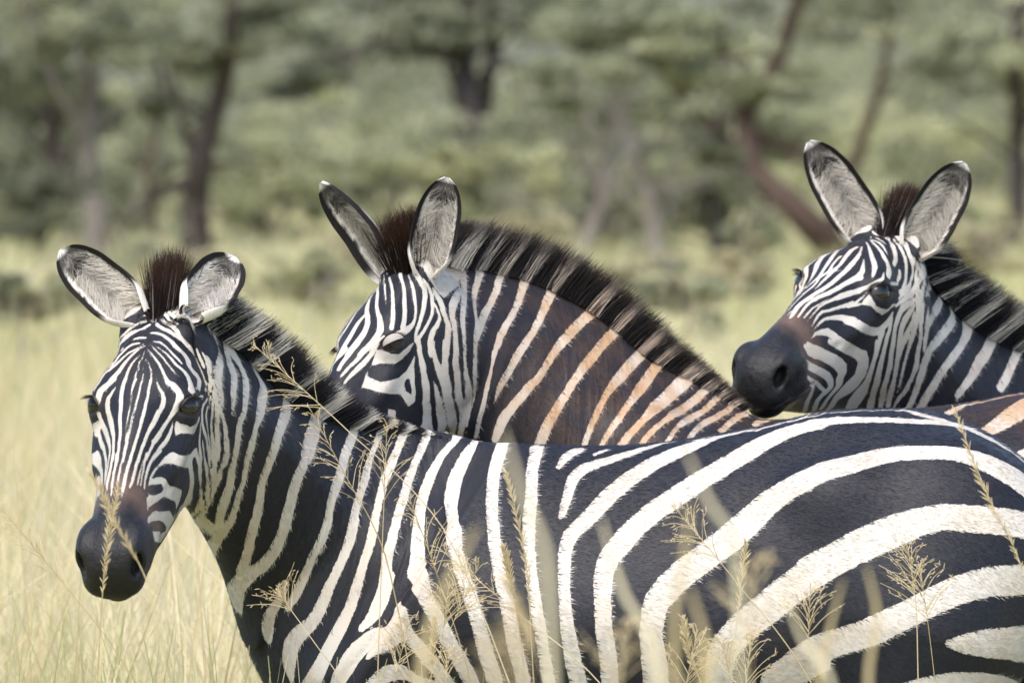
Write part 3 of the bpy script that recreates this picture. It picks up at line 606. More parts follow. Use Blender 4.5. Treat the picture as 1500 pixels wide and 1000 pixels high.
W -1026,0,1474,12 -1036,-10,1465,20 -1042,-19,1458,25 -1046,-28,1450,24 -1052,-36,1441,21 -1058,-45,1433,21 -1064,-53,1425,19 -1065,-62,1417,13
W -1036,2,1465,12 -1044,-7,1457,23 -1051,-16,1449,28 -1057,-24,1440,29 -1064,-31,1431,29 -1072,-38,1421,31 -1078,-44,1412,38 -1080,-53,1405,48 -1080,-60,1397,58
W -1080,-27,1414,12 -1086,-31,1404,18 -1089,-36,1396,20
W -927,-68,1474,46 -926,-71,1465,50 -925,-74,1457,48 -925,-78,1449,40
WP -915,-68,1471 -906,-71,1462 -901,-72,1458 -903,-76,1449 -908,-82,1437 -916,-84,1433 -919,-81,1443 -915,-74,1457
W -918,-85,1431,47 -921,-88,1421,53 -930,-91,1413,61
W -1062,74,1406,30 -1065,77,1400,25 -1069,80,1393,18
W -1059,72,1412,27 -1065,73,1405,15
W -1078,44,1412,50 -1080,51,1406,61 -1080,58,1400,74 -1079,66,1393,76 -1083,68,1384,73 -1083,69,1374,75 -1055,77,1366,64 -1086,66,1355,44 -1085,63,1346,42 -1088,58,1336,57 -1102,50,1327,68 -1120,42,1317,66 -1135,34,1307,53 -1147,29,1297,38 -1155,27,1287,27 -1162,26,1277,21
W -1088,39,1398,19 -1090,44,1389,35 -1091,50,1380,48 -1092,50,1370,56 -1095,49,1359,65 -1102,44,1349,73 -1116,37,1339,72 -1129,31,1328,60 -1139,26,1318,48 -1148,23,1307,40 -1156,21,1296,37 -1163,19,1286,37 -1170,18,1275,37
W -1082,24,1413,42 -1089,26,1402,43 -1095,26,1392,44 -1103,25,1381,46 -1111,23,1371,47 -1118,21,1360,46 -1126,20,1349,44 -1134,17,1338,40 -1142,14,1328,36 -1149,12,1317,34 -1155,12,1307,33 -1162,10,1296,33 -1168,10,1286,34 -1175,9,1275,37
W -1086,6,1412,33 -1093,8,1403,29 -1100,8,1393,23 -1108,6,1382,19 -1116,6,1372,18 -1123,5,1361,19 -1130,5,1351,20 -1137,4,1340,19 -1143,4,1330,17 -1150,2,1320,16 -1156,1,1309,16
W -1085,-6,1413,22 -1093,-4,1403,23 -1100,-5,1393,25 -1107,-5,1383,25 -1115,-4,1373,25 -1121,-4,1364,24 -1128,-3,1354,23 -1134,-3,1344,23 -1140,-3,1335,23 -1147,-3,1325,25 -1153,-2,1315,29 -1159,-2,1305,32 -1165,-1,1295,33 -1171,-1,1285,31 -1176,-1,1275,27
W -1083,-19,1413,30 -1090,-19,1403,30 -1097,-19,1393,29 -1104,-20,1383,29 -1111,-19,1373,31 -1117,-19,1363,34 -1124,-19,1354,36 -1130,-18,1344,35 -1137,-18,1334,33 -1143,-17,1324,31 -1149,-16,1315,30 -1155,-15,1305,31 -1162,-14,1295,32 -1168,-13,1286,33 -1173,-12,1276,34
W -1103,-39,1359,50 -1110,-37,1350,52 -1117,-35,1341,49 -1125,-32,1332,43 -1132,-30,1324,36 -1139,-28,1314,34 -1146,-27,1305,36 -1152,-25,1296,36 -1159,-24,1286,34 -1165,-24,1276,34
W -1112,-45,1323,45 -1120,-42,1315,42 -1129,-39,1307,36 -1136,-36,1298,32 -1143,-35,1289,30 -1150,-33,1280,28
W -1118,-48,1296,38 -1126,-45,1290,39 -1135,-41,1283,37
W -1082,66,1334,22 -1084,66,1325,41 -1093,61,1315,53 -1104,55,1305,59 -1121,46,1296,56 -1138,39,1286,47 -1151,34,1276,36
WP -1070,80,1337 -1083,68,1345 -1081,67,1337 -1081,68,1327 -1087,66,1318 -1084,70,1316 -1068,79,1323 -1075,77,1317 -1072,77,1330
WP -1070,81,1391 -1070,81,1391 -1072,80,1386 -1052,86,1386 -1070,81,1388 -1065,83,1389 -1065,83,1389
W -1084,-29,1408,19 -1089,-35,1398,28 -1091,-41,1390,38 -1093,-44,1381,45 -1096,-44,1372,47 -1100,-41,1363,44 -1106,-38,1354,40 -1113,-36,1345,36
W -1080,-47,1408,56 -1079,-56,1404,59 -1079,-63,1396,59 -1082,-68,1387,68 -1085,-69,1377,81 -1087,-65,1369,68 -1089,-60,1360,46 -1090,-55,1352,39 -1095,-51,1343,39 -1103,-47,1334,41 -1111,-45,1326,45 -1120,-42,1317,46 -1129,-38,1309,46
W -1087,-59,1347,10 -1088,-58,1337,23 -1093,-57,1327,34 -1100,-55,1317,41 -1108,-51,1308,42 -1118,-47,1300,41 -1127,-44,1291,39 -1136,-41,1282,39
W -1048,-77,1410,61 -1063,-81,1397,66 -1060,-81,1386,47
W -1061,-80,1400,17 -1021,-80,1402,30 -1004,-80,1412,34
W -937,-88,1424,46 -989,-87,1402,36
WP -1051,-86,1385 -1006,-83,1393 -997,-86,1393 -1002,-86,1384 -1015,-83,1387
WP -1085,-62,1346 -1084,-66,1346 -1081,-69,1342 -1076,-77,1341 -1065,-83,1338 -1048,-86,1343 -1028,-85,1353 -1018,-85,1359 -1015,-85,1353 -1022,-84,1343 -1033,-81,1328 -1051,-82,1325 -1071,-78,1326 -1080,-70,1325 -1088,-63,1321 -1086,-61,1333
W -920,-88,1422,26 -930,-91,1414,30 -944,-93,1405,31 -990,-89,1385,29 -1002,-87,1376,31 -1008,-86,1366,37 -1008,-87,1356,40 -1006,-87,1346,40 -1001,-88,1337,43 -992,-89,1328,48 -973,-91,1323,53 -957,-91,1315,57 -948,-90,1305,57 -942,-87,1294,49 -936,-83,1282,37
W -1013,-86,1348,14 -1011,-85,1338,26 -1011,-85,1328,32 -1010,-84,1318,34 -1007,-84,1309,40 -1000,-83,1299,51 -989,-83,1290,60 -971,-83,1283,61
W -933,-94,1400,30 -953,-95,1390,30 -989,-91,1372,32 -994,-90,1361,38 -992,-91,1352,41 -985,-92,1343,40 -970,-93,1337,39 -956,-94,1329,37 -949,-92,1319,32 -944,-91,1308,24
W -912,-88,1420,24 -916,-91,1411,31 -922,-93,1401,38 -928,-95,1391,45 -935,-97,1382,52 -940,-97,1372,54 -946,-97,1361,55 -947,-96,1350,56 -944,-95,1339,59 -940,-94,1328,64 -936,-92,1316,64 -933,-90,1304,60 -929,-86,1292,56 -925,-82,1279,55
W -901,-87,1417,79 -902,-89,1407,73 -903,-92,1397,65 -906,-94,1387,49 -904,-95,1376,18
W -914,-90,1412,33 -915,-92,1403,44 -917,-94,1393,54 -919,-96,1383,62 -921,-97,1373,65 -923,-97,1363,66 -925,-97,1353,66 -926,-96,1343,65 -925,-95,1333,65 -924,-93,1321,66 -923,-91,1310,67 -922,-88,1299,67 -921,-85,1287,69 -922,-82,1277,75
W -912,-95,1378,26 -911,-96,1366,29 -908,-96,1354,33 -906,-95,1342,39 -904,-93,1330,46 -903,-92,1317,53 -901,-89,1305,62 -899,-86,1293,74 -898,-82,1280,90 -898,-78,1268,106
W -1001,-87,1319,19 -994,-86,1310,29 -980,-87,1301,36 -963,-86,1294,41 -950,-84,1284,46
W -855,-75,1404,67 -864,-82,1396,68 -871,-86,1387,65 -875,-89,1376,54 -879,-91,1365,37 -885,-93,1356,14
WP -1090,74,1287 -1101,64,1289 -1114,55,1278 -1149,39,1263 -1171,32,1246 -1184,30,1232 -1177,34,1233 -1156,40,1247 -1116,56,1263 -1098,70,1272 -1097,71,1270
W -1135,40,1287,46 -1151,34,1277,45 -1161,31,1267,42 -1169,30,1257,37 -1178,27,1247,29 -1187,26,1237,21
W -1153,29,1287,21 -1160,27,1277,26 -1168,26,1266,29 -1174,26,1256,28 -1180,26,1246,24
W -1161,21,1287,29 -1168,20,1276,34 -1175,19,1266,38 -1181,20,1256,42 -1187,20,1245,45 -1194,20,1235,36 -1204,16,1224,12
W -1167,12,1287,37 -1174,11,1277,34 -1180,10,1267,33 -1185,11,1257,33 -1192,10,1247,33 -1198,10,1237,31 -1205,9,1228,25 -1212,7,1217,15
W -1170,-1,1287,25 -1175,0,1277,24 -1181,1,1267,24 -1187,1,1257,26 -1193,1,1247,26 -1200,0,1237,24 -1206,-1,1227,21 -1213,-2,1216,13
W -1167,-13,1287,27 -1173,-12,1277,31 -1180,-11,1267,33 -1186,-10,1256,34 -1193,-10,1246,36 -1199,-10,1236,37 -1206,-10,1226,31 -1212,-10,1216,14
W -1158,-24,1288,31 -1164,-23,1278,33 -1171,-22,1269,34 -1176,-22,1260,33 -1182,-21,1251,34 -1189,-21,1241,31 -1196,-19,1233,22
W -1156,-29,1279,12 -1163,-29,1268,16 -1170,-28,1257,21 -1177,-28,1246,23 -1184,-28,1236,18
W -1146,-33,1289,39 -1153,-32,1279,28 -1159,-32,1268,22 -1165,-32,1258,21 -1171,-32,1247,20 -1177,-32,1237,19
W -1130,-43,1289,38 -1139,-40,1281,37 -1147,-38,1272,35 -1154,-36,1262,34 -1160,-36,1253,31 -1166,-36,1243,28 -1171,-37,1233,27
W -1132,-46,1267,35 -1144,-43,1258,30 -1153,-41,1248,24 -1160,-40,1238,19
WP -1104,61,1241 -1122,55,1237 -1177,35,1230 -1191,31,1218 -1171,41,1217 -1169,43,1212 -1151,48,1222
WP -1163,-39,1238 -1149,-42,1253 -1138,-45,1263 -1128,-47,1273 -1113,-53,1287 -1102,-60,1295 -1098,-64,1296 -1092,-70,1292 -1076,-79,1291 -1036,-76,1295 -1023,-80,1305 -1016,-82,1307 -1002,-82,1293 -977,-83,1288 -940,-86,1289 -920,-84,1283 -903,-77,1267 -893,-70,1252 -883,-64,1239 -883,-59,1227 -882,-54,1215 -877,-47,1198 -870,-36,1179 -859,-25,1160 -841,-11,1140 -803,17,1111 -799,19,1108 -1031,-43,1171 -1025,-45,1178 -1056,-45,1163 -1078,-42,1148 -1206,-59,1147 -1223,-56,1157 -1214,-52,1169 -1188,-49,1174 -1173,-46,1191 -1177,-44,1198 -1174,-42,1209 -1172,-41,1218 -1166,-42,1221
BP -1148,-43,1249 -1137,-46,1260 -1126,-49,1269 -1116,-54,1274 -1103,-65,1275 -1095,-72,1272 -1067,-73,1271 -1035,-73,1271 -1018,-71,1257 -1000,-67,1245 -972,-57,1233 -976,-53,1221 -1019,-58,1211 -1025,-56,1203 -1032,-53,1192 -1039,-52,1188 -1047,-58,1203 -1042,-62,1216 -1041,-64,1227 -1044,-66,1235 -1061,-66,1238 -1091,-65,1240 -1103,-62,1240 -1112,-60,1245 -1116,-58,1250 -1124,-53,1254 -1135,-48,1253
BP -1161,-41,1236 -1151,-44,1239 -1127,-53,1241 -1122,-55,1235 -1128,-54,1228 -1148,-48,1223 -1162,-44,1223 -1166,-41,1228
BP -1171,-45,1201 -1151,-49,1209 -1120,-56,1221 -1099,-60,1218 -1068,-61,1215 -1049,-58,1204 -1049,-55,1191 -1071,-57,1196 -1091,-58,1201 -1126,-55,1198 -1151,-51,1198 -1162,-48,1195 -1173,-46,1188 -1175,-45,1192
BP -1188,-50,1173 -1164,-50,1179 -1138,-54,1182 -1111,-55,1179 -1085,-52,1173 -1082,-50,1167 -1151,-53,1165 -1188,-54,1164 -1203,-54,1167
B -1017,-78,1284,61 -1004,-77,1275,70 -989,-75,1266,73 -971,-73,1259,70 -955,-67,1248,67 -939,-53,1232,67 -925,-39,1212,73 -902,-23,1189,79 -885,-9,1172,73 -849,17,1149,52
B -1010,-51,1197,46 -1018,-49,1190,40 -1028,-47,1180,33 -1038,-45,1172,26 -1047,-43,1164,25 -1066,-42,1154,27
B -974,-84,1289,36 -958,-82,1279,46 -948,-77,1267,50 -940,-70,1254,48 -923,-54,1233,42 -907,-44,1213,31 -892,-38,1197,17
B -947,-86,1290,15 -939,-82,1278,15 -932,-76,1263,16 -920,-65,1246,19 -902,-53,1227,17 -891,-49,1212,12 -881,-45,1198,6
B -936,-85,1288,22 -930,-80,1273,12
B -885,-39,1193,14 -869,-27,1170,7
B -874,-21,1169,14 -855,-5,1150,24 -832,14,1133,26 -826,17,1130,27
B -1015,-47,1186,26 -1022,-46,1180,12
B -914,-83,1280,49 -913,-78,1267,35 -907,-70,1252,12
B -1128,-54,1163,21 -1087,-51,1170,30
W -842,-36,1458,28 -851,-47,1450,71 -865,-61,1444,98 -881,-73,1439,103 -890,-79,1431,94 -897,-84,1424,84 -900,-87,1414,71 -900,-90,1404,53 -901,-92,1393,37 -904,-94,1383,26 -905,-95,1373,16
W -813,-35,1432,19 -817,-42,1423,55 -823,-49,1414,79 -841,-65,1408,86 -855,-76,1401,84 -863,-82,1393,80 -870,-86,1383,72 -876,-90,1374,55 -882,-92,1364,32 -886,-93,1355,9
W -792,-26,1436,116 -791,-31,1427,93 -791,-36,1419,80 -793,-42,1411,78 -798,-49,1401,79 -807,-57,1391,79 -822,-68,1382,79 -833,-77,1373,77 -842,-82,1363,71 -849,-86,1353,65 -858,-89,1343,66 -866,-90,1336,73 -870,-90,1327,78 -872,-89,1317,80 -872,-88,1306,82 -872,-86,1296,84 -872,-83,1285,82 -871,-80,1274,79
W -732,-20,1415,93 -729,-25,1406,107 -729,-31,1397,107 -744,-43,1386,107 -763,-55,1375,110 -780,-65,1363,112 -793,-73,1351,108 -807,-80,1340,92 -817,-85,1329,70 -826,-87,1318,58 -829,-87,1309,65 -831,-87,1300,79 -833,-86,1290,85 -835,-84,1280,84 -836,-83,1270,83
W -639,-8,1383,70 -651,-20,1374,109 -670,-35,1362,117 -695,-51,1350,113 -720,-65,1337,109 -740,-76,1324,105 -757,-84,1312,102 -770,-89,1299,98 -777,-91,1287,91 -779,-91,1277,90 -781,-91,1267,94
W -575,-13,1345,124 -583,-22,1338,129 -598,-34,1328,134 -615,-47,1317,144 -633,-59,1307,159 -651,-71,1295,168 -668,-82,1284,163 -683,-90,1271,150
W -871,-80,1274,68 -870,-77,1264,83 -868,-74,1253,92 -864,-71,1242,91 -859,-68,1231,88 -856,-65,1219,91 -854,-61,1207,99 -852,-57,1196,106 -848,-52,1183,107 -841,-47,1170,101 -833,-42,1157,89 -824,-38,1144,77 -815,-32,1130,68 -803,-26,1115,69 -792,-16,1100,75 -774,1,1082,82 -757,18,1070,91
W -831,-87,1304,65 -832,-86,1294,75 -832,-85,1284,77 -835,-84,1275,71 -837,-82,1265,62 -835,-80,1254,56 -834,-78,1243,54 -831,-76,1231,55 -831,-73,1220,58 -830,-70,1208,61 -827,-66,1196,64 -822,-63,1184,67 -818,-60,1172,71 -813,-56,1160,74 -809,-51,1148,80 -806,-45,1136,91 -803,-37,1124,103 -797,-27,1110,117
WP -812,-26,1123 -792,-15,1100 -761,16,1073 -755,21,1069 -759,24,1075 -746,24,1062 -728,25,1044 -714,27,1029 -714,27,1029 -726,23,1040 -747,8,1057 -769,-14,1079 -783,-27,1098 -798,-42,1126 -802,-50,1139 -804,-56,1151 -816,-43,1144
W -766,-88,1302,111 -775,-91,1289,104 -778,-91,1279,101 -781,-91,1270,99 -784,-90,1261,96 -786,-89,1251,92 -788,-88,1241,91 -789,-86,1232,90 -788,-85,1221,88 -786,-83,1210,85 -782,-82,1199,84 -777,-80,1188,83 -775,-78,1177,87 -770,-76,1165,93 -767,-73,1153,98 -763,-70,1141,97 -758,-67,1129,94 -753,-64,1117,91 -748,-60,1105,89 -741,-57,1092,89 -736,-52,1080,91 -730,-47,1067,91 -725,-41,1054,86 -720,-34,1041,80
W -697,-97,1256,123 -711,-100,1237,118 -714,-100,1222,119 -715,-99,1206,118 -713,-98,1190,117 -711,-96,1174,118 -708,-94,1157,115 -704,-92,1141,109 -702,-88,1123,109 -700,-84,1105,116 -698,-78,1088,126 -700,-71,1072,135 -702,-62,1057,138 -706,-51,1044,134
WP -688,26,992 -708,-5,1013 -718,-24,1031 -722,-38,1047 -718,-51,1058 -711,-61,1067 -695,-73,1071 -695,-66,1058 -696,-59,1044 -697,-52,1031 -696,-43,1017 -693,-31,1003 -685,-23,986 -676,-14,970 -667,-2,952 -665,24,953 -667,34,962 -672,36,972
W -651,-81,1038,38 -649,-78,1025,48 -647,-75,1014,61 -646,-71,1002,75 -646,-67,991,88 -648,-63,980,99 -649,-60,969,108 -647,-57,957,109 -644,-54,945,102 -639,-51,933,86 -635,-49,922,64
W -512,-24,1301,80 -522,-33,1293,82 -533,-43,1285,86 -545,-53,1276,92 -556,-63,1267,99 -567,-73,1256,104 -577,-81,1247,108 -588,-90,1236,113 -600,-97,1226,119 -610,-104,1214,123 -618,-108,1203,119 -624,-112,1191,104 -624,-113,1179,89 -623,-114,1168,81 -621,-115,1158,80 -620,-115,1147,79 -621,-114,1137,76 -623,-113,1126,75 -625,-112,1116,76
W -474,-31,1278,45 -482,-39,1271,46 -491,-47,1262,50 -499,-55,1254,60 -507,-64,1245,73 -515,-73,1236,84 -524,-81,1227,89 -534,-90,1219,88 -543,-97,1210,84 -551,-105,1200,81 -558,-112,1190,82 -564,-117,1180,85 -569,-122,1169,87 -573,-127,1158,89 -575,-130,1147,89 -575,-132,1138,88 -576,-134,1127,90 -576,-136,1116,92
W -434,-32,1270,59 -441,-40,1262,64 -448,-47,1255,70 -455,-54,1247,75 -462,-62,1239,76 -471,-70,1231,76 -479,-78,1223,75 -487,-88,1215,73 -495,-98,1208,72 -503,-108,1200,71 -512,-118,1192,70 -519,-127,1184,73 -526,-135,1175,79 -531,-142,1166,86 -535,-148,1156,91 -539,-153,1146,93 -541,-158,1136,92 -542,-162,1126,89
W -623,-114,1159,83 -622,-114,1149,85 -622,-114,1138,88 -622,-113,1128,88 -623,-112,1117,85 -625,-110,1107,81 -627,-108,1097,77 -628,-106,1087,77 -627,-104,1076,81 -627,-102,1065,85 -626,-99,1054,87 -626,-97,1043,88 -626,-95,1032,88 -626,-92,1021,87 -627,-90,1010,82 -629,-86,1000,71 -630,-82,989,59
W -569,-125,1165,95 -573,-130,1148,99 -574,-134,1132,103 -576,-136,1116,101 -578,-137,1100,95 -581,-137,1084,92 -584,-137,1068,95 -587,-136,1052,101 -590,-135,1037,106 -592,-135,1020,111 -595,-134,1005,116 -599,-132,989,121 -604,-128,974,132 -610,-119,960,148 -616,-110,946,166 -618,-103,929,184 -617,-102,912,188 -613,-103,895,168 -608,-106,879,114 -602,-105,862,25
W -531,-144,1164,85 -537,-153,1148,88 -542,-159,1132,90 -545,-164,1117,89 -548,-166,1101,85 -550,-169,1085,84 -552,-171,1069,89 -554,-173,1054,99 -555,-174,1037,111 -556,-177,1021,124 -559,-179,1005,141 -563,-180,990,161 -566,-182,975,174 -570,-182,959,178 -574,-182,943,180 -576,-180,927,185 -578,-178,911,192 -580,-172,893,197 -581,-163,876,202 -581,-148,858,211 -580,-130,839,230
W -499,-205,1067,194 -495,-211,1047,201 -495,-215,1028,200 -500,-217,1011,185 -509,-218,997,152 -521,-216,984,101
W -415,-244,951,139 -445,-243,952,208 -492,-235,958,245 -508,-231,947,255 -520,-227,937,251 -528,-224,923,255 -530,-223,907,264 -536,-218,892,256 -537,-212,875,243 -537,-206,859,242 -536,-200,840,242
W -390,-30,1268,75 -397,-37,1260,73 -405,-46,1252,73 -413,-54,1245,73 -420,-62,1237,74 -427,-71,1229,74 -435,-81,1222,75 -443,-92,1214,75 -451,-104,1207,75 -461,-118,1201,77 -470,-131,1195,80 -479,-142,1188,83 -486,-151,1180,86 -492,-158,1171,89 -496,-165,1162,91 -501,-170,1153,92 -504,-175,1143,94 -507,-179,1133,97 -510,-182,1123,99 -512,-186,1113,103 -512,-189,1103,112 -511,-193,1093,125 -508,-197,1082,140 -505,-202,1071,155 -501,-206,1059,166 -500,-209,1048,171 -500,-211,1037,169 -502,-212,1027,164 -503,-214,1017,160
W -329,-25,1270,58 -345,-37,1260,64 -359,-48,1249,74 -371,-61,1237,89 -384,-75,1225,107 -396,-91,1212,120 -410,-110,1201,131 -425,-133,1191,145 -438,-154,1180,162 -443,-170,1166,183 -444,-182,1151,202 -441,-193,1134,208 -435,-203,1116,193 -430,-211,1097,192 -426,-218,1080,228 -367,-234,1040,222 -357,-240,1021,159 -351,-244,1005,128 -344,-247,991,131 -337,-249,977,132 -330,-250,962,130 -323,-250,947,130 -317,-249,933,131 -310,-248,918,132 -301,-246,904,133 -295,-244,889,135 -288,-241,876,136 -282,-237,860,136 -278,-231,844,135 -273,-225,828,135 -270,-218,812,136 -267,-209,795,139 -264,-199,779,138 -260,-187,762,141 -258,-172,746,147 -255,-154,728,153 -253,-133,710,160
W -286,-16,1268,72 -296,-31,1261,103 -308,-46,1250,122 -318,-60,1237,133 -329,-75,1223,144 -337,-90,1209,159 -341,-107,1195,186 -344,-126,1180,216 -342,-145,1164,230 -319,-168,1137,219 -305,-186,1114,175 -301,-198,1098,128 -299,-209,1081,115 -294,-219,1066,118 -291,-228,1050,120 -286,-235,1035,122 -281,-242,1019,121 -277,-249,1003,122 -272,-253,988,122 -268,-257,973,121 -265,-258,957,120 -261,-258,942,125 -258,-256,927,132 -255,-254,911,135 -251,-252,895,136 -246,-249,880,136 -243,-244,863,136 -241,-239,847,137 -239,-232,830,137 -239,-224,814,136 -237,-215,796,136 -236,-204,780,138 -235,-192,763,138 -234,-177,745,138 -235,-160,728,139 -235,-138,710,140
W -221,-3,1255,120 -226,-44,1241,145 -230,-67,1226,137 -233,-87,1210,116 -235,-105,1194,103 -236,-122,1178,102 -237,-138,1162,103 -237,-154,1146,102 -237,-168,1131,101 -235,-183,1115,103 -234,-196,1099,106 -233,-208,1083,106 -231,-220,1066,106 -228,-230,1051,109 -226,-239,1035,112 -221,-247,1020,118 -218,-254,1005,121 -215,-260,988,122 -213,-264,972,122 -211,-266,957,121 -209,-266,941,124 -207,-265,925,127 -204,-263,909,128 -201,-260,893,125 -198,-257,877,124 -195,-253,862,123 -194,-247,845,124 -193,-240,828,128 -190,-233,812,130 -189,-224,795,131 -188,-213,779,132 -188,-201,761,134 -187,-186,744,135 -188,-169,727,135 -188,-149,709,135
W -161,-23,1243,123 -164,-56,1229,108 -168,-78,1214,102 -170,-98,1199,100 -170,-116,1184,101 -171,-133,1168,102 -172,-149,1153,106 -174,-164,1137,110 -176,-179,1122,111 -176,-192,1107,107 -177,-205,1091,102 -176,-217,1076,98 -175,-228,1060,96 -174,-238,1044,96 -173,-246,1029,97 -171,-254,1013,99 -169,-261,998,103 -168,-266,982,106 -166,-270,967,106 -163,-272,952,105 -161,-272,936,105 -160,-271,921,103 -158,-269,905,101 -156,-266,889,105 -155,-262,873,109 -152,-258,857,110 -150,-253,841,111 -149,-246,825,113 -148,-239,809,116 -146,-230,793,119 -145,-220,776,124 -144,-208,759,129 -143,-194,742,132 -143,-177,725,134 -143,-157,708,138
W -90,-33,1232,96 -99,-43,1230,107 -107,-53,1226,101 -115,-64,1220,82 -120,-74,1214,61 -125,-85,1207,44
W -43,-35,1229,38 -55,-45,1226,42 -66,-54,1222,45
W -445,-233,1013,96 -399,-244,977,187 -404,-244,963,250 -416,-244,952,280 -433,-244,944,289 -454,-244,938,289
W -400,-245,969,112 -391,-245,955,109 -382,-245,943,111 -372,-244,930,115 -363,-243,919,118 -353,-241,905,122 -344,-239,894,126 -336,-237,881,125 -327,-234,867,124 -322,-229,853,126 -317,-224,838,129 -312,-218,822,131 -308,-210,807,133 -304,-202,792,140
W -468,-231,841,131 -456,-234,852,130 -443,-236,863,132 -430,-238,875,142 -417,-238,882,142 -399,-237,883,121 -384,-234,875,93 -371,-232,867,71 -354,-230,863,59 -338,-230,861,53
W 65,-22,1233,27 53,-15,1233,38 43,-24,1231,59 34,-31,1230,73 23,-38,1227,79 13,-43,1226,86 3,-50,1223,93 -6,-55,1220,98 -16,-60,1218,100 -26,-65,1216,104 -36,-70,1213,108 -46,-74,1211,113 -56,-77,1210,118 -65,-82,1207,122 -75,-86,1205,124 -84,-91,1201,124 -92,-99,1196,119 -99,-108,1189,109 -104,-119,1180,98 -107,-129,1171,92 -110,-140,1162,87 -113,-149,1153,84 -116,-159,1143,77 -119,-169,1134,63 -123,-177,1126,37
W 316,-18,1271,27 300,-9,1269,29 286,-29,1265,31 270,-32,1261,34 254,-22,1258,37 241,-28,1255,40 221,-22,1252,45 209,-33,1248,53 191,-20,1248,62 176,-28,1245,69 160,-30,1242,74 144,-34,1240,78 129,-41,1236,103 114,-47,1232,150 98,-56,1227,177 84,-63,1222,183 69,-71,1217,181 54,-79,1211,179 39,-87,1205,179 25,-96,1199,176 13,-105,1191,173 -2,-115,1184,170 -14,-125,1176,170 -26,-135,1167,169 -39,-145,1158,166 -50,-156,1148,164 -61,-166,1137,159 -72,-177,1127,155 -84,-186,1116,152 -96,-194,1107,147 -107,-203,1097,135 -113,-214,1083,122 -117,-225,1068,115 -118,-235,1053,108 -119,-246,1037,103 -120,-253,1023,102 -120,-261,1006,102 -119,-267,992,101 -119,-272,976,103 -118,-276,960,112 -117,-278,945,120 -115,-277,929,126 -113,-276,914,133 -111,-274,898,139 -109,-271,881,143 -105,-268,866,143 -103,-263,850,144 -102,-257,834,147 -99,-251,818,149 -97,-243,802,149 -97,-234,786,149 -95,-223,769,150 -94,-212,753,151 -93,-197,735,152 -93,-180,719,152 -94,-158,701,148
W 215,-29,1250,27 208,-29,1249,25 195,-29,1247,24 186,-18,1247,23 176,-22,1246,22 163,-29,1243,21 156,-29,1242,20 145,-27,1241,19 136,-23,1241,19 124,-22,1239,18 117,-29,1237,17 104,-29,1236,17 91,-27,1235,16
W 315,-70,1254,143 299,-68,1253,165 283,-67,1251,189 268,-67,1247,206 252,-70,1242,215 237,-76,1236,221 222,-82,1230,222 209,-89,1224,219 195,-98,1216,215 181,-106,1209,213 167,-114,1202,213 152,-121,1195,215 138,-129,1187,216 124,-135,1180,217 111,-141,1173,218 97,-149,1165,220 84,-155,1157,221 71,-162,1149,222 57,-169,1141,224 43,-175,1134,219 30,-182,1126,210 18,-190,1116,204 6,-198,1107,203 -6,-206,1097,206 -18,-216,1085,207 -27,-224,1074,203 -39,-232,1064,193 -47,-240,1051,178 -52,-249,1037,166 -55,-258,1022,158 -56,-265,1007,149 -57,-272,991,142 -57,-277,976,140 -57,-281,960,141 -57,-283,945,142 -56,-283,929,144 -54,-282,914,148 -53,-280,897,148 -51,-277,881,146 -52,-273,865,143 -51,-268,849,143 -50,-263,833,146 -47,-257,817,147 -46,-249,801,145 -44,-240,784,145 -43,-229,768,147 -41,-217,751,146 -40,-203,734,146 -40,-184,716,146 -41,-163,699,148
W 310,-207,1183,248 295,-208,1177,255 282,-207,1171,267 267,-203,1165,274 253,-200,1156,270 241,-197,1147,263 228,-197,1139,257 216,-200,1128,249 204,-206,1118,245 193,-211,1109,248 180,-217,1098,252 169,-223,1089,253 156,-228,1079,251 143,-232,1070,249 130,-236,1062,243 117,-241,1053,238 104,-246,1044,238 91,-250,1036,239 79,-255,1028,238 67,-260,1018,237 55,-266,1008,234 45,-271,997,225 34,-275,985,216 28,-280,970,208 25,-283,956,200 22,-285,941,193 20,-284,925,193 22,-283,909,200 23,-281,894,208 24,-278,878,214 25,-274,862,215 25,-270,846,213 26,-264,829,208 27,-257,814,204 27,-249,797,201 28,-240,781,196 29,-228,763,190 30,-216,748,187 31,-201,731,187 31,-182,713,189 31,-159,695,192
W 303,-256,1025,280 290,-256,1018,277 276,-257,1008,275 264,-258,1000,273 250,-260,991,271 237,-261,982,270 225,-263,973,269 213,-265,963,268 200,-267,955,266 188,-270,946,261 175,-272,936,255 163,-274,926,249 152,-276,915,243 142,-277,903,242 135,-276,889,240 131,-273,874,235 129,-269,858,232 129,-263,842,229 128,-257,826,226 126,-250,810,222 127,-240,793,218 125,-230,777,217 125,-218,760,215 125,-204,743,212 125,-187,726,213 124,-165,708,217 124,-138,690,220
W 295,-253,871,211 281,-251,864,219 268,-251,857,222 253,-252,850,217 241,-251,841,197 230,-247,828,171 224,-240,813,155 221,-231,796,152 218,-221,780,155 215,-209,764,154
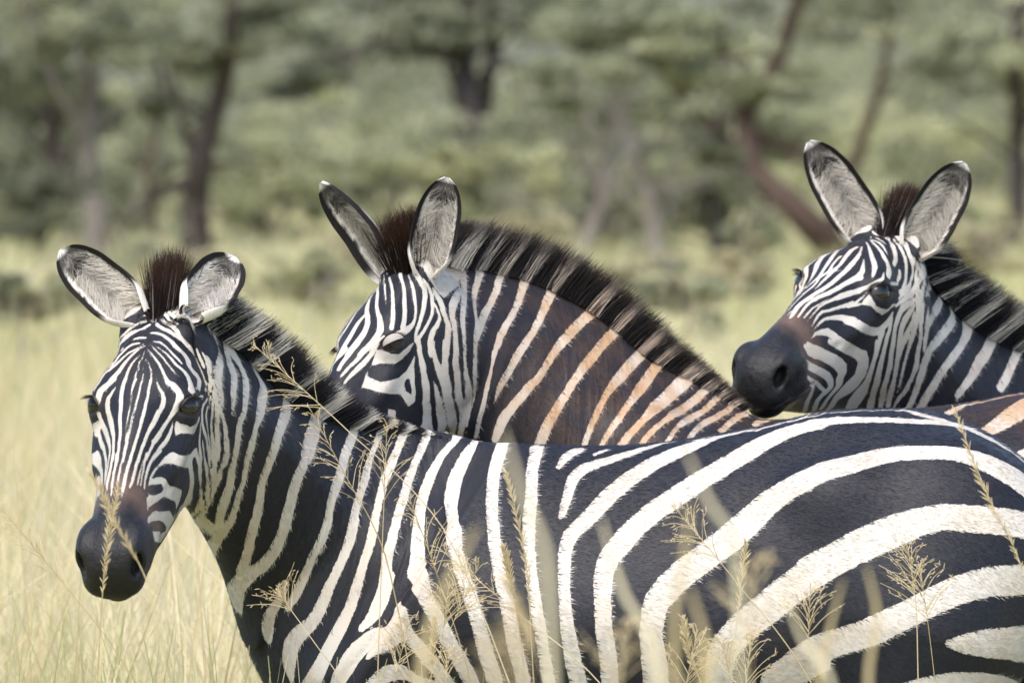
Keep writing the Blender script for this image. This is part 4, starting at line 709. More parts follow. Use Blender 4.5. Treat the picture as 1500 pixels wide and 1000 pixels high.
W 301,-60,1257,156 312,-62,1258,145 322,-63,1258,135 332,-63,1259,130 343,-62,1260,124 353,-62,1260,119 364,-63,1260,114 374,-62,1260,108 384,-63,1260,103 395,-64,1259,99 405,-64,1259,98 415,-66,1258,99 426,-66,1258,98 436,-68,1257,97 447,-71,1256,97 456,-74,1255,97 468,-76,1254,98 477,-78,1253,101 487,-79,1252,105 498,-77,1251,110 508,-74,1250,116 519,-69,1249,122 529,-64,1247,128 541,-59,1244,132 550,-55,1242,135 560,-54,1238,136 569,-55,1234,136 579,-57,1229,136 587,-60,1224,134 596,-60,1220,133 605,-59,1214,130 614,-58,1209,111 623,-57,1202,78 631,-54,1196,61 640,-51,1189,61 648,-48,1183,76 655,-49,1176,107 662,-51,1168,123 668,-52,1161,123 676,-50,1152,123 682,-47,1144,123 690,-40,1136,123
W 200,-31,1247,28 215,-29,1250,28 221,-22,1252,28 232,-24,1254,28 241,-28,1255,28 254,-22,1258,28 263,-20,1261,27 273,-29,1262,27 286,-22,1266,26 293,-28,1266,25 303,-32,1267,24 313,-35,1268,23 325,-22,1272,23 332,-29,1271,22 345,-29,1272,22 351,-29,1272,22 364,-29,1272,22 371,-23,1273,22 384,-23,1273,22 397,-22,1273,22 403,-29,1272,22 416,-22,1272,23 423,-22,1272,24 436,-22,1272,25 449,-29,1270,26 454,-18,1272,36 464,-30,1269,54 474,-38,1266,67 483,-46,1263,73 493,-51,1260,77 503,-53,1258,79 513,-54,1255,79 523,-51,1252,78
W 307,-207,1183,265 321,-202,1189,279 337,-200,1191,287 353,-195,1194,289 368,-187,1196,283 384,-179,1198,264 400,-174,1200,239 416,-172,1203,216 431,-173,1204,196 447,-176,1206,181 462,-179,1206,172 479,-182,1206,164 495,-184,1205,160 510,-183,1205,159 527,-183,1203,161 542,-183,1201,166 558,-182,1196,177 573,-181,1191,196 587,-180,1185,215 602,-178,1178,230 615,-175,1170,245 628,-171,1162,268 642,-165,1153,294 654,-159,1143,311 666,-153,1131,318 678,-145,1119,323 688,-132,1107,287 700,-113,1094,167
W 289,-256,1019,293 303,-256,1026,287 317,-256,1033,280 331,-256,1040,276 346,-257,1047,276 360,-258,1054,279 374,-258,1060,284 389,-258,1066,288 402,-258,1071,289 418,-257,1077,286 432,-256,1083,280 448,-256,1087,269 462,-255,1093,254 477,-254,1096,240 493,-252,1099,230 508,-250,1101,226 524,-249,1100,228 540,-247,1098,233 555,-245,1096,238 571,-241,1094,239 587,-237,1092,239 602,-233,1089,239 618,-226,1087,236 633,-219,1083,239 648,-210,1078,250 663,-201,1070,270 678,-190,1062,305 692,-173,1054,370 706,-150,1046,468
W 222,-255,843,249 235,-257,853,254 248,-257,862,257 261,-258,872,257 273,-258,880,255 288,-258,888,250 303,-260,895,241 318,-264,900,232 333,-269,904,228 349,-276,909,225 364,-283,913,227 379,-291,918,233 394,-298,924,238 408,-303,931,236 424,-306,938,231 437,-308,944,229 452,-308,950,228 467,-307,957,228 481,-305,963,229 495,-302,970,231 510,-298,974,234 526,-292,981,236 541,-286,984,237 556,-279,988,239 572,-272,990,245 588,-264,992,249 604,-255,991,252 621,-245,991,255 637,-235,991,254 653,-224,989,247 670,-210,987,239 686,-195,985,232 703,-173,982,226
W 511,-309,895,73 526,-305,894,129 542,-299,893,177 557,-291,892,212 573,-281,891,235 588,-269,889,252 604,-255,887,269 620,-237,886,288 635,-218,882,314 652,-193,880,317 668,-163,877,283 686,-103,873,247 694,-74,875,223
W 419,-295,823,48 434,-298,826,70 449,-300,828,92 465,-300,830,114 481,-299,830,130 496,-296,832,137 512,-292,834,135 528,-285,833,135 544,-276,831,142 559,-264,828,154 576,-247,823,162 591,-227,818,166 607,-195,810,160 616,-165,804,148 617,-158,802,140 611,-159,796,137
W 614,-22,1214,22 621,-30,1208,23 628,-35,1202,25 635,-35,1196,26 646,-29,1188,27 653,-22,1182,28''',
'b': '''W -1104,38,1359,56 -1112,35,1350,51
W -1093,51,1359,42 -1096,48,1349,42
W -1030,40,1460,39 -1038,50,1448,41 -1047,61,1435,45 -1053,68,1422,50 -1059,73,1410,51 -1066,78,1398,50
W -998,29,1493,37 -1003,40,1482,38 -1008,48,1470,42 -1014,55,1457,47 -1019,61,1445,51 -1024,68,1433,54 -1030,74,1421,55 -1035,78,1410,57 -1043,84,1398,63
W -991,54,1477,38 -993,59,1465,39 -996,64,1453,39 -999,70,1440,35 -1003,74,1428,31 -1008,77,1416,34 -1016,80,1405,48 -1028,82,1397,65 -1045,87,1390,73 -1056,84,1386,73 -1064,75,1383,67
W -977,64,1485,59 -973,66,1475,57 -974,68,1462,56 -979,71,1451,52 -985,76,1438,47 -991,79,1426,44 -997,81,1415,43 -1003,82,1403,43 -1010,83,1392,40 -1014,84,1380,35
WP -906,11,1524 -968,54,1521 -968,64,1508 -962,69,1495 -951,70,1481 -943,71,1466 -935,77,1451 -929,77,1451 -903,74,1454 -859,53,1450 -814,24,1450 -801,15,1456 -793,6,1463 -796,3,1466 -820,8,1478 -848,19,1487 -900,48,1499 -946,66,1520 -947,52,1533 -906,5,1525
W -973,65,1494,30 -967,68,1484,36 -962,70,1473,40 -961,72,1461,42 -964,75,1449,41 -968,79,1438,37 -974,84,1425,34 -981,86,1414,32 -988,87,1403,33 -995,87,1393,37 -1003,86,1383,42 -1013,85,1374,50
W -952,70,1474,36 -949,72,1462,58 -947,77,1451,64 -948,82,1439,59 -951,86,1427,49 -951,90,1415,46 -951,93,1403,50 -953,95,1392,55 -956,96,1380,58 -959,96,1368,60 -961,96,1357,61 -963,95,1345,60
W -961,75,1449,16 -961,81,1438,25 -961,86,1426,31 -963,89,1415,37 -970,91,1404,45 -978,91,1394,51 -983,91,1382,55 -986,92,1371,56 -986,92,1359,56 -985,92,1347,55
W -864,60,1443,42 -894,76,1442,77 -913,83,1437,94 -926,86,1430,88 -934,89,1421,73 -938,92,1410,61 -939,94,1398,54 -941,96,1387,48 -943,97,1376,44 -944,97,1364,43 -945,96,1353,42 -945,95,1341,44
W -789,3,1463,53 -789,7,1460,56 -795,15,1454,62 -806,23,1447,69 -818,32,1440,77 -835,44,1434,82 -864,66,1432,82 -883,79,1426,81 -896,85,1418,78 -907,90,1409,77 -915,93,1400,74 -920,95,1390,65 -923,96,1380,53 -926,97,1369,40 -928,97,1358,32 -929,96,1346,28 -930,95,1335,23
WP -1093,53,1342 -1099,52,1328 -1084,64,1332 -1075,74,1331 -1063,81,1330 -1049,85,1338 -1031,85,1352 -1018,85,1369 -1020,85,1373 -1042,90,1361 -1058,88,1349 -1074,83,1350 -1085,69,1359 -1089,59,1359
W -1097,45,1363,51 -1105,39,1355,51 -1113,36,1346,49 -1122,33,1337,45 -1130,28,1329,40 -1139,25,1320,36 -1147,22,1311,32
W -1095,49,1350,52 -1103,46,1341,56 -1111,43,1332,59 -1120,39,1324,56 -1129,36,1316,50 -1137,33,1308,41 -1146,30,1298,30
WP -1108,49,1317 -1113,49,1305 -1121,48,1288 -1109,58,1283 -1101,66,1279 -1090,74,1276 -1073,75,1273 -1047,72,1273 -1034,71,1259 -1026,69,1249 -1012,71,1257 -1009,67,1243 -1007,63,1230 -1003,58,1216 -999,52,1203 -994,44,1190 -981,39,1190 -970,32,1189 -974,43,1201 -976,50,1214 -979,56,1226 -981,62,1239 -984,69,1251 -987,74,1263 -989,78,1275 -990,82,1287 -992,85,1300 -993,87,1311 -993,89,1324 -998,89,1339 -1002,88,1353 -1006,86,1373 -1016,85,1352 -1023,83,1338 -1029,81,1328 -1036,80,1317 -1054,80,1305 -1071,80,1301 -1091,70,1298 -1097,62,1302 -1106,52,1309 -1103,51,1321
BP -1038,76,1294 -1034,75,1280 -1022,75,1273 -1022,77,1282 -1028,78,1302 -1034,77,1301
B -1014,85,1352,16 -1013,85,1341,31 -1013,84,1329,44 -1012,84,1318,55 -1010,83,1307,62 -1009,81,1295,67 -1006,79,1285,69 -1003,76,1274,74 -1002,73,1262,84 -1001,69,1251,97 -999,65,1241,109 -999,61,1229,118 -998,58,1219,126
WP -1072,64,1230 -1053,64,1227 -1054,67,1244 -1074,67,1247
W -1009,86,1373,62 -1007,87,1362,54 -1006,87,1350,46 -1003,88,1339,43 -1001,87,1327,46 -998,87,1315,51 -995,85,1304,57 -992,83,1293,62 -990,80,1281,66 -989,77,1270,67 -987,72,1258,68 -983,67,1247,69 -980,60,1235,69 -977,54,1224,69 -975,48,1212,74 -972,41,1201,92 -967,30,1189,129
W -983,92,1372,55 -983,92,1361,48 -981,93,1350,45 -979,93,1339,46 -976,92,1328,51 -973,91,1317,59 -969,89,1307,67 -964,87,1295,74 -961,84,1284,74 -959,80,1273,68 -957,75,1261,62 -953,68,1250,60 -947,58,1237,65 -940,47,1223,76 -931,34,1207,85 -914,16,1191,77
W -981,86,1300,10 -977,84,1289,23 -974,81,1278,34 -971,76,1267,43 -967,71,1255,49 -964,64,1244,55 -959,54,1231,60 -955,47,1220,68 -950,37,1207,76 -945,25,1195,71 -948,22,1192,63
W -960,96,1371,62 -962,96,1360,57 -963,95,1349,54 -964,94,1337,52 -964,93,1326,51 -964,91,1315,52 -963,89,1304,55 -962,86,1293,60
W -944,97,1367,48 -945,97,1356,49 -946,96,1344,50 -948,94,1333,51 -948,93,1321,52 -947,91,1310,52 -946,88,1297,52 -945,85,1287,52 -944,81,1275,52 -942,76,1263,52 -938,69,1251,59 -924,55,1234,76 -911,45,1217,87 -904,38,1204,88 -899,30,1193,79
W -928,97,1361,34 -929,96,1349,30 -931,95,1338,27 -932,94,1327,28 -932,92,1315,30 -932,89,1303,35 -930,86,1290,41 -928,82,1278,52 -925,77,1266,75 -917,68,1250,100 -903,57,1234,101 -897,51,1220,80 -893,46,1208,56 -890,39,1197,36 -887,31,1185,22
W -896,95,1351,65 -901,94,1341,62 -905,93,1330,58 -908,92,1319,55 -910,90,1308,56 -911,87,1297,64 -910,84,1284,73 -906,79,1271,72 -898,72,1257,62 -891,65,1244,46 -888,60,1232,30 -888,54,1220,16
W -835,87,1315,39 -838,87,1304,38 -840,85,1292,38 -844,84,1281,42 -848,81,1270,48 -853,78,1260,52 -857,74,1249,54 -858,71,1238,55 -860,67,1227,55 -862,62,1216,55 -864,56,1205,56 -865,50,1195,57 -864,43,1183,57 -861,35,1172,54 -857,26,1160,51
W -762,8,1446,67 -763,13,1441,63 -775,22,1433,61 -788,31,1426,58 -802,39,1420,58 -817,47,1413,63 -836,62,1408,62 -855,76,1402,57 -863,82,1393,56 -869,86,1383,62 -876,90,1374,69 -886,93,1366,75 -894,94,1355,73 -900,95,1344,64 -904,94,1333,55 -907,92,1321,49 -910,90,1310,46 -911,88,1298,48 -911,85,1286,55 -907,79,1272,59 -897,72,1257,58
W -732,13,1426,55 -743,22,1418,55 -754,31,1409,55 -765,39,1402,55 -778,47,1395,56 -791,54,1389,58 -805,61,1383,67 -826,71,1380,86 -846,81,1376,104 -862,87,1371,104 -875,91,1365,90 -887,93,1357,71
W -712,29,1391,65 -722,38,1383,63 -732,46,1376,62 -744,54,1368,61 -756,60,1361,60 -768,67,1355,59 -780,72,1349,62 -791,77,1342,69 -803,81,1336,76 -812,84,1328,79 -822,86,1321,71 -829,87,1311,55 -835,86,1300,43 -841,85,1290,40 -845,83,1279,42 -850,81,1268,43 -852,78,1257,43 -854,74,1246,44
W -694,51,1350,67 -704,59,1341,64 -714,66,1333,62 -724,73,1325,62 -735,78,1318,70 -746,83,1312,80 -758,86,1305,85 -768,89,1299,88 -777,90,1293,92 -787,90,1284,94 -796,89,1274,93 -805,87,1265,91 -814,85,1257,88 -822,82,1248,78 -828,79,1238,59 -832,75,1228,36 -836,71,1216,12
W -655,64,1309,85 -666,71,1302,87 -677,78,1295,85 -687,83,1287,81 -696,88,1280,76 -704,92,1272,72 -713,95,1264,73 -720,97,1257,76 -728,98,1249,79 -739,96,1241,84 -749,94,1234,91 -759,92,1225,101 -767,89,1217,107 -777,86,1209,107 -786,81,1201,110 -793,77,1193,120 -802,71,1185,133 -807,66,1176,138 -810,60,1166,129 -812,54,1156,111 -813,47,1146,90
W -617,79,1268,94 -632,89,1255,86 -644,97,1241,82 -656,103,1228,85 -666,106,1214,91 -678,105,1198,98 -688,102,1182,106 -699,98,1166,114 -707,93,1150,119 -713,87,1133,120 -717,80,1116,117
W -551,74,1247,101 -561,83,1237,90 -570,91,1227,79 -578,98,1218,70 -585,103,1208,66 -591,108,1198,66 -596,112,1188,67 -601,115,1178,69 -606,117,1167,69 -611,116,1156,66 -615,116,1145,64 -619,114,1134,63 -622,113,1123,62 -624,111,1112,64
W -508,73,1233,100 -517,84,1222,87 -527,96,1210,75 -536,106,1199,69 -545,115,1188,69 -553,122,1177,72 -560,127,1166,71 -567,129,1157,69 -574,130,1147,64 -581,129,1137,58 -586,127,1127,53 -592,125,1116,47 -596,123,1106,42
W -462,84,1220,137 -476,102,1207,159 -491,129,1192,148 -503,143,1180,113 -513,149,1170,90 -522,153,1161,84 -530,155,1152,83 -538,156,1143,84 -546,155,1134,86 -553,154,1124,88 -559,152,1115,88 -564,150,1105,82
W -416,81,1221,71 -431,102,1208,90 -452,139,1192,88 -465,156,1179,69 -477,164,1170,58 -487,169,1161,56 -497,172,1151,57 -506,175,1142,60 -514,176,1133,62 -520,177,1123,62 -526,178,1113,58
W -375,68,1231,47 -388,80,1220,56 -404,98,1208,67 -423,132,1192,68 -440,159,1177,50 -452,171,1165,37 -462,179,1153,36 -469,186,1141,38 -477,190,1130,39
W -319,43,1253,50 -333,54,1243,54 -346,66,1232,55 -360,78,1221,57 -375,92,1210,58 -390,112,1197,53 -408,146,1180,44 -421,168,1166,41 -432,180,1153,41
W -279,30,1259,56 -291,38,1254,60 -306,54,1242,57 -321,69,1228,54 -335,85,1214,54 -350,102,1200,55
W -221,16,1253,51 -238,25,1254,53 -247,30,1253,57 -264,50,1242,57
W 336,18,1273,38 329,12,1274,38 319,9,1273,41 299,9,1269,46 293,9,1268,49
W 230,15,1254,51 221,9,1253,50 202,22,1249,48 195,15,1249,56 177,31,1244,76 159,44,1239,88 144,55,1233,91
W 313,69,1254,291 290,79,1245,255 266,90,1234,223 243,100,1222,195 221,111,1211,165 197,120,1201,129
W -967,63,1513,21 -977,59,1503,20 -1017,32,1476,18 -1024,37,1467,17 -1030,39,1460,17 -1039,44,1450,18 -1048,47,1440,18 -1058,53,1431,19 -1064,53,1424,19 -1071,55,1416,19 -1075,56,1410,18 -1077,63,1401,17
W -1018,33,1474,13 -1026,37,1466,14 -1033,41,1457,14 -1042,44,1447,15 -1050,46,1439,15 -1058,51,1431,15 -1065,51,1425,15 -1072,53,1416,16 -1077,56,1407,17 -1078,65,1397,18 -1083,69,1385,20 -1087,66,1375,21 -1088,62,1366,21 -1129,17,1346,21
W -1017,30,1476,13 -1025,34,1468,13 -1032,38,1459,14 -1041,43,1449,15 -1049,45,1441,16 -1057,50,1433,17 -1065,51,1425,18 -1072,53,1416,19 -1078,55,1406,20 -1079,63,1398,20 -1082,66,1388,21 -1087,62,1378,20 -1088,62,1362,18 -1129,17,1346,15
W -1062,51,1428,6 -1067,53,1421,9 -1074,55,1412,11 -1077,59,1404,13
W -1015,30,1478,11 -1024,33,1470,17 -1031,34,1462,21 -1039,38,1453,24 -1047,40,1445,25 -1055,41,1437,32 -1065,39,1428,44 -1075,37,1417,51 -1082,39,1408,51 -1086,44,1399,51 -1085,57,1389,45 -1086,64,1380,31 -1090,56,1369,22 -1126,17,1352,19
W -1047,43,1443,15 -1054,47,1437,16 -1062,49,1428,16 -1070,50,1420,17 -1077,50,1411,17 -1080,56,1401,17 -1082,63,1391,18 -1084,65,1384,19
W -975,57,1511,11 -984,53,1497,18 -1010,30,1483,30 -1032,4,1469,43 -1045,-10,1456,45 -1055,-21,1443,41 -1064,-35,1431,48 -1071,-50,1418,62 -1077,-58,1405,73 -1081,-62,1394,83 -1087,-58,1383,84 -1091,-51,1374,75 -1097,-44,1366,63 -1104,-38,1359,56 -1112,-35,1350,51
W -984,56,1493,11 -1016,27,1478,15 -1027,26,1470,27 -1039,21,1460,48 -1054,9,1447,60 -1066,-4,1435,58 -1075,-18,1422,60 -1083,-27,1410,70 -1090,-29,1398,78 -1097,-28,1388,79 -1104,-25,1379,77 -1112,-22,1370,75 -1119,-19,1361,73 -1126,-17,1351,73
W -1069,-8,1432,42 -1077,-3,1423,59 -1084,0,1414,72 -1093,1,1404,79 -1100,1,1394,84 -1108,2,1383,89 -1115,4,1373,92 -1122,6,1363,93 -1128,8,1353,93
W -1081,-73,1383,32 -1087,-64,1376,41 -1090,-56,1369,44 -1093,-51,1359,42 -1096,-48,1349,42
W -977,48,1512,14 -986,40,1499,26 -1013,5,1485,29 -1028,-14,1472,26 -1037,-27,1460,20 -1045,-37,1447,14
W -974,40,1514,27 -996,11,1499,31 -1011,-13,1486,33 -1022,-29,1473,36 -1030,-40,1460,39 -1038,-50,1448,41 -1047,-61,1435,45 -1053,-68,1422,50 -1059,-73,1410,51 -1066,-78,1398,50
W -957,38,1527,84 -965,30,1516,46 -993,0,1502,11
W -922,5,1525,32 -926,12,1524,55 -941,17,1521,62 -988,-12,1506,48 -998,-29,1493,37 -1003,-40,1482,38 -1008,-48,1470,42 -1014,-55,1457,47 -1019,-61,1445,51 -1024,-68,1433,54 -1030,-74,1421,55 -1035,-78,1410,57 -1043,-84,1398,63
W -962,-9,1514,16 -985,-36,1500,25 -990,-48,1488,33 -991,-54,1477,38 -993,-59,1465,39 -996,-64,1453,39 -999,-70,1440,35 -1003,-74,1428,31 -1008,-77,1416,34 -1016,-80,1405,48 -1028,-82,1397,65 -1045,-87,1390,73 -1056,-84,1386,73 -1064,-75,1383,67
W -913,-5,1526,32 -916,-2,1526,59 -949,-18,1519,69 -980,-50,1507,63 -980,-59,1496,59 -977,-64,1485,59 -973,-66,1475,57 -974,-68,1462,56 -979,-71,1451,52 -985,-76,1438,47 -991,-79,1426,44 -997,-81,1415,43 -1003,-82,1403,43 -1010,-83,1392,40 -1014,-84,1380,35
WP -906,-5,1525 -947,-52,1533 -946,-66,1520 -900,-48,1499 -848,-19,1487 -820,-8,1478 -796,-3,1466 -793,-6,1463 -801,-15,1456 -814,-24,1450 -859,-53,1450 -903,-74,1454 -929,-77,1451 -935,-77,1451 -943,-71,1466 -951,-70,1481 -962,-69,1495 -968,-64,1508 -968,-54,1521 -906,-11,1524
W -973,-65,1494,30 -967,-68,1484,36 -962,-70,1473,40 -961,-72,1461,42 -964,-75,1449,41 -968,-79,1438,37 -974,-84,1425,34 -981,-86,1414,32 -988,-87,1403,33 -995,-87,1393,37 -1003,-86,1383,42 -1013,-85,1374,50
W -952,-70,1474,36 -949,-72,1462,58 -947,-77,1451,64 -948,-82,1439,59 -951,-86,1427,49 -951,-90,1415,46 -951,-93,1403,50 -953,-95,1392,55 -956,-96,1380,58 -959,-96,1368,60 -961,-96,1357,61 -963,-95,1345,60
W -961,-75,1449,16 -961,-81,1438,25 -961,-86,1426,31 -963,-89,1415,37 -970,-91,1404,45 -978,-91,1394,51 -983,-91,1382,55 -986,-92,1371,56 -986,-92,1359,56 -985,-92,1347,55
W -864,-60,1443,42 -894,-76,1442,77 -913,-83,1437,94 -926,-86,1430,88 -934,-89,1421,73 -938,-92,1410,61 -939,-94,1398,54 -941,-96,1387,48 -943,-97,1376,44 -944,-97,1364,43 -945,-96,1353,42 -945,-95,1341,44
W -789,-3,1463,53 -789,-7,1460,56 -795,-15,1454,62 -806,-23,1447,69 -818,-32,1440,77 -835,-44,1434,82 -864,-66,1432,82 -883,-79,1426,81 -896,-85,1418,78 -907,-90,1409,77 -915,-93,1400,74 -920,-95,1390,65 -923,-96,1380,53 -926,-97,1369,40 -928,-97,1358,32 -929,-96,1346,28 -930,-95,1335,23
WP -1089,-59,1359 -1085,-69,1359 -1074,-83,1350 -1058,-88,1349 -1042,-90,1361 -1020,-85,1373 -1018,-85,1369 -1031,-85,1352 -1049,-85,1338 -1063,-81,1330 -1075,-74,1331 -1084,-64,1332 -1099,-52,1328 -1093,-53,1342
W -1122,-4,1362,83 -1128,1,1353,76 -1134,8,1344,52 -1139,14,1334,33 -1148,8,1322,25 -1154,10,1310,21
W -1107,-26,1373,58 -1115,-22,1364,59 -1123,-19,1355,58 -1130,-16,1345,56 -1138,-13,1335,54 -1145,-12,1325,54
W -1091,-52,1371,52 -1097,-45,1363,51 -1105,-39,1355,51 -1113,-36,1346,49 -1122,-33,1337,45 -1130,-28,1329,40 -1139,-25,1320,36 -1147,-22,1311,32
W -1088,-62,1370,47 -1090,-55,1360,49 -1095,-49,1350,52 -1103,-46,1341,56 -1111,-43,1332,59 -1120,-39,1324,56 -1129,-36,1316,50 -1137,-33,1308,41 -1146,-30,1298,30
WP -1103,-51,1321 -1106,-52,1309 -1097,-62,1302 -1091,-70,1298 -1071,-80,1301 -1054,-80,1305 -1036,-80,1317 -1029,-81,1328 -1023,-83,1338 -1016,-85,1352 -1006,-86,1373 -1002,-88,1353 -998,-89,1339 -993,-89,1324 -993,-87,1311 -992,-85,1300 -990,-82,1287 -989,-78,1275 -987,-74,1263 -984,-69,1251 -981,-62,1239 -979,-56,1226 -976,-50,1214 -974,-43,1201 -970,-32,1189 -981,-39,1190 -994,-44,1190 -999,-52,1203 -1003,-58,1216 -1007,-63,1230 -1009,-67,1243 -1012,-71,1257 -1026,-69,1249 -1034,-71,1259 -1047,-72,1273 -1073,-75,1273 -1090,-74,1276 -1101,-66,1279 -1109,-58,1283 -1121,-48,1288 -1113,-49,1305 -1108,-49,1317
BP -1034,-77,1301 -1028,-78,1302 -1022,-77,1282 -1022,-75,1273 -1034,-75,1280 -1038,-76,1294
B -1014,-85,1352,16 -1013,-85,1341,31 -1013,-84,1329,44 -1012,-84,1318,55 -1010,-83,1307,62 -1009,-81,1295,67 -1006,-79,1285,69 -1003,-76,1274,74 -1002,-73,1262,84 -1001,-69,1251,97 -999,-65,1241,109 -999,-61,1229,118 -998,-58,1219,126
WP -1074,-67,1247 -1054,-67,1244 -1053,-64,1227 -1072,-64,1230
W -1009,-86,1373,62 -1007,-87,1362,54 -1006,-87,1350,46 -1003,-88,1339,43 -1001,-87,1327,46 -998,-87,1315,51 -995,-85,1304,57 -992,-83,1293,62 -990,-80,1281,66 -989,-77,1270,67 -987,-72,1258,68 -983,-67,1247,69 -980,-60,1235,69 -977,-54,1224,69 -975,-48,1212,74 -972,-41,1201,92 -967,-30,1189,129
W -983,-92,1372,55 -983,-92,1361,48 -981,-93,1350,45 -979,-93,1339,46 -976,-92,1328,51 -973,-91,1317,59 -969,-89,1307,67 -964,-87,1295,74 -961,-84,1284,74 -959,-80,1273,68 -957,-75,1261,62 -953,-68,1250,60 -947,-58,1237,65 -940,-47,1223,76 -931,-34,1207,85 -914,-16,1191,77 -895,7,1178,56 -886,14,1175,32
W -981,-86,1300,10 -977,-84,1289,23 -974,-81,1278,34 -971,-76,1267,43 -967,-71,1255,49 -964,-64,1244,55 -959,-54,1231,60 -955,-47,1220,68 -950,-37,1207,76 -945,-25,1195,71 -948,-22,1192,63
W -960,-96,1371,62 -962,-96,1360,57 -963,-95,1349,54 -964,-94,1337,52 -964,-93,1326,51 -964,-91,1315,52 -963,-89,1304,55 -962,-86,1293,60
W -944,-97,1367,48 -945,-97,1356,49 -946,-96,1344,50 -948,-94,1333,51 -948,-93,1321,52 -947,-91,1310,52 -946,-88,1297,52 -945,-85,1287,52 -944,-81,1275,52 -942,-76,1263,52 -938,-69,1251,59 -924,-55,1234,76 -911,-45,1217,87 -904,-38,1204,88 -899,-30,1193,79 -893,-20,1182,66 -885,-4,1172,56
W -928,-97,1361,34 -929,-96,1349,30 -931,-95,1338,27 -932,-94,1327,28 -932,-92,1315,30 -932,-89,1303,35 -930,-86,1290,41 -928,-82,1278,52 -925,-77,1266,75 -917,-68,1250,100 -903,-57,1234,101 -897,-51,1220,80 -893,-46,1208,56 -890,-39,1197,36 -887,-31,1185,22
W -896,-95,1351,65 -901,-94,1341,62 -905,-93,1330,58 -908,-92,1319,55 -910,-90,1308,56 -911,-87,1297,64 -910,-84,1284,73 -906,-79,1271,72 -898,-72,1257,62 -891,-65,1244,46 -888,-60,1232,30 -888,-54,1220,16
W -835,-87,1315,39 -838,-87,1304,38 -840,-85,1292,38 -844,-84,1281,42 -848,-81,1270,48 -853,-78,1260,52 -857,-74,1249,54 -858,-71,1238,55 -860,-67,1227,55 -862,-62,1216,55 -864,-56,1205,56 -865,-50,1195,57 -864,-43,1183,57 -861,-35,1172,54 -857,-26,1160,51
W -762,-8,1446,67 -763,-13,1441,63 -775,-22,1433,61 -788,-31,1426,58 -802,-39,1420,58 -817,-47,1413,63 -836,-62,1408,62 -855,-76,1402,57 -863,-82,1393,56 -869,-86,1383,62 -876,-90,1374,69 -886,-93,1366,75 -894,-94,1355,73 -900,-95,1344,64 -904,-94,1333,55 -907,-92,1321,49 -910,-90,1310,46 -911,-88,1298,48 -911,-85,1286,55 -907,-79,1272,59 -897,-72,1257,58
W -732,-13,1426,55 -743,-22,1418,55 -754,-31,1409,55 -765,-39,1402,55 -778,-47,1395,56 -791,-54,1389,58 -805,-61,1383,67 -826,-71,1380,86 -846,-81,1376,104 -862,-87,1371,104 -875,-91,1365,90 -887,-93,1357,71
W -712,-29,1391,65 -722,-38,1383,63 -732,-46,1376,62 -744,-54,1368,61 -756,-60,1361,60 -768,-67,1355,59 -780,-72,1349,62 -791,-77,1342,69 -803,-81,1336,76 -812,-84,1328,79 -822,-86,1321,71 -829,-87,1311,55 -835,-86,1300,43 -841,-85,1290,40 -845,-83,1279,42 -850,-81,1268,43 -852,-78,1257,43 -854,-74,1246,44
W -694,-51,1350,67 -704,-59,1341,64 -714,-66,1333,62 -724,-73,1325,62 -735,-78,1318,70 -746,-83,1312,80 -758,-86,1305,85 -768,-89,1299,88 -777,-90,1293,92 -787,-90,1284,94 -796,-89,1274,93 -805,-87,1265,91 -814,-85,1257,88 -822,-82,1248,78 -828,-79,1238,59 -832,-75,1228,36 -836,-71,1216,12
W -655,-64,1309,85 -666,-71,1302,87 -677,-78,1295,85 -687,-83,1287,81 -696,-88,1280,76 -704,-92,1272,72 -713,-95,1264,73 -720,-97,1257,76 -728,-98,1249,79 -739,-96,1241,84 -749,-94,1234,91 -759,-92,1225,101 -767,-89,1217,107 -777,-86,1209,107 -786,-81,1201,110 -793,-77,1193,120 -802,-71,1185,133 -807,-66,1176,138 -810,-60,1166,129 -812,-54,1156,111 -813,-47,1146,90
W -617,-79,1268,94 -632,-89,1255,86 -644,-97,1241,82 -656,-103,1228,85 -666,-106,1214,91 -678,-105,1198,98 -688,-102,1182,106 -699,-98,1166,114 -707,-93,1150,119 -713,-87,1133,120 -717,-80,1116,117
W -551,-74,1247,101 -561,-83,1237,90 -570,-91,1227,79 -578,-98,1218,70 -585,-103,1208,66 -591,-108,1198,66 -596,-112,1188,67 -601,-115,1178,69 -606,-117,1167,69 -611,-116,1156,66 -615,-116,1145,64 -619,-114,1134,63 -622,-113,1123,62 -624,-111,1112,64
W -508,-73,1233,100 -517,-84,1222,87 -527,-96,1210,75 -536,-106,1199,69 -545,-115,1188,69 -553,-122,1177,72 -560,-127,1166,71 -567,-129,1157,69 -574,-130,1147,64 -581,-129,1137,58 -586,-127,1127,53 -592,-125,1116,47 -596,-123,1106,42
W -462,-84,1220,137 -476,-102,1207,159 -491,-129,1192,148 -503,-143,1180,113 -513,-149,1170,90 -522,-153,1161,84 -530,-155,1152,83 -538,-156,1143,84 -546,-155,1134,86 -553,-154,1124,88 -559,-152,1115,88 -564,-150,1105,82
W -416,-81,1221,71 -431,-102,1208,90 -452,-139,1192,88 -465,-156,1179,69 -477,-164,1170,58 -487,-169,1161,56 -497,-172,1151,57 -506,-175,1142,60 -514,-176,1133,62 -520,-177,1123,62 -526,-178,1113,58
W -375,-68,1231,47 -388,-80,1220,56 -404,-98,1208,67 -423,-132,1192,68 -440,-159,1177,50 -452,-171,1165,37 -462,-179,1153,36 -469,-186,1141,38 -477,-190,1130,39
W -319,-43,1253,50 -333,-54,1243,54 -346,-66,1232,55 -360,-78,1221,57 -375,-92,1210,58 -390,-112,1197,53 -408,-146,1180,44 -421,-168,1166,41 -432,-180,1153,41
W -279,-30,1259,56 -291,-38,1254,60 -306,-54,1242,57 -321,-69,1228,54 -335,-85,1214,54 -350,-102,1200,55
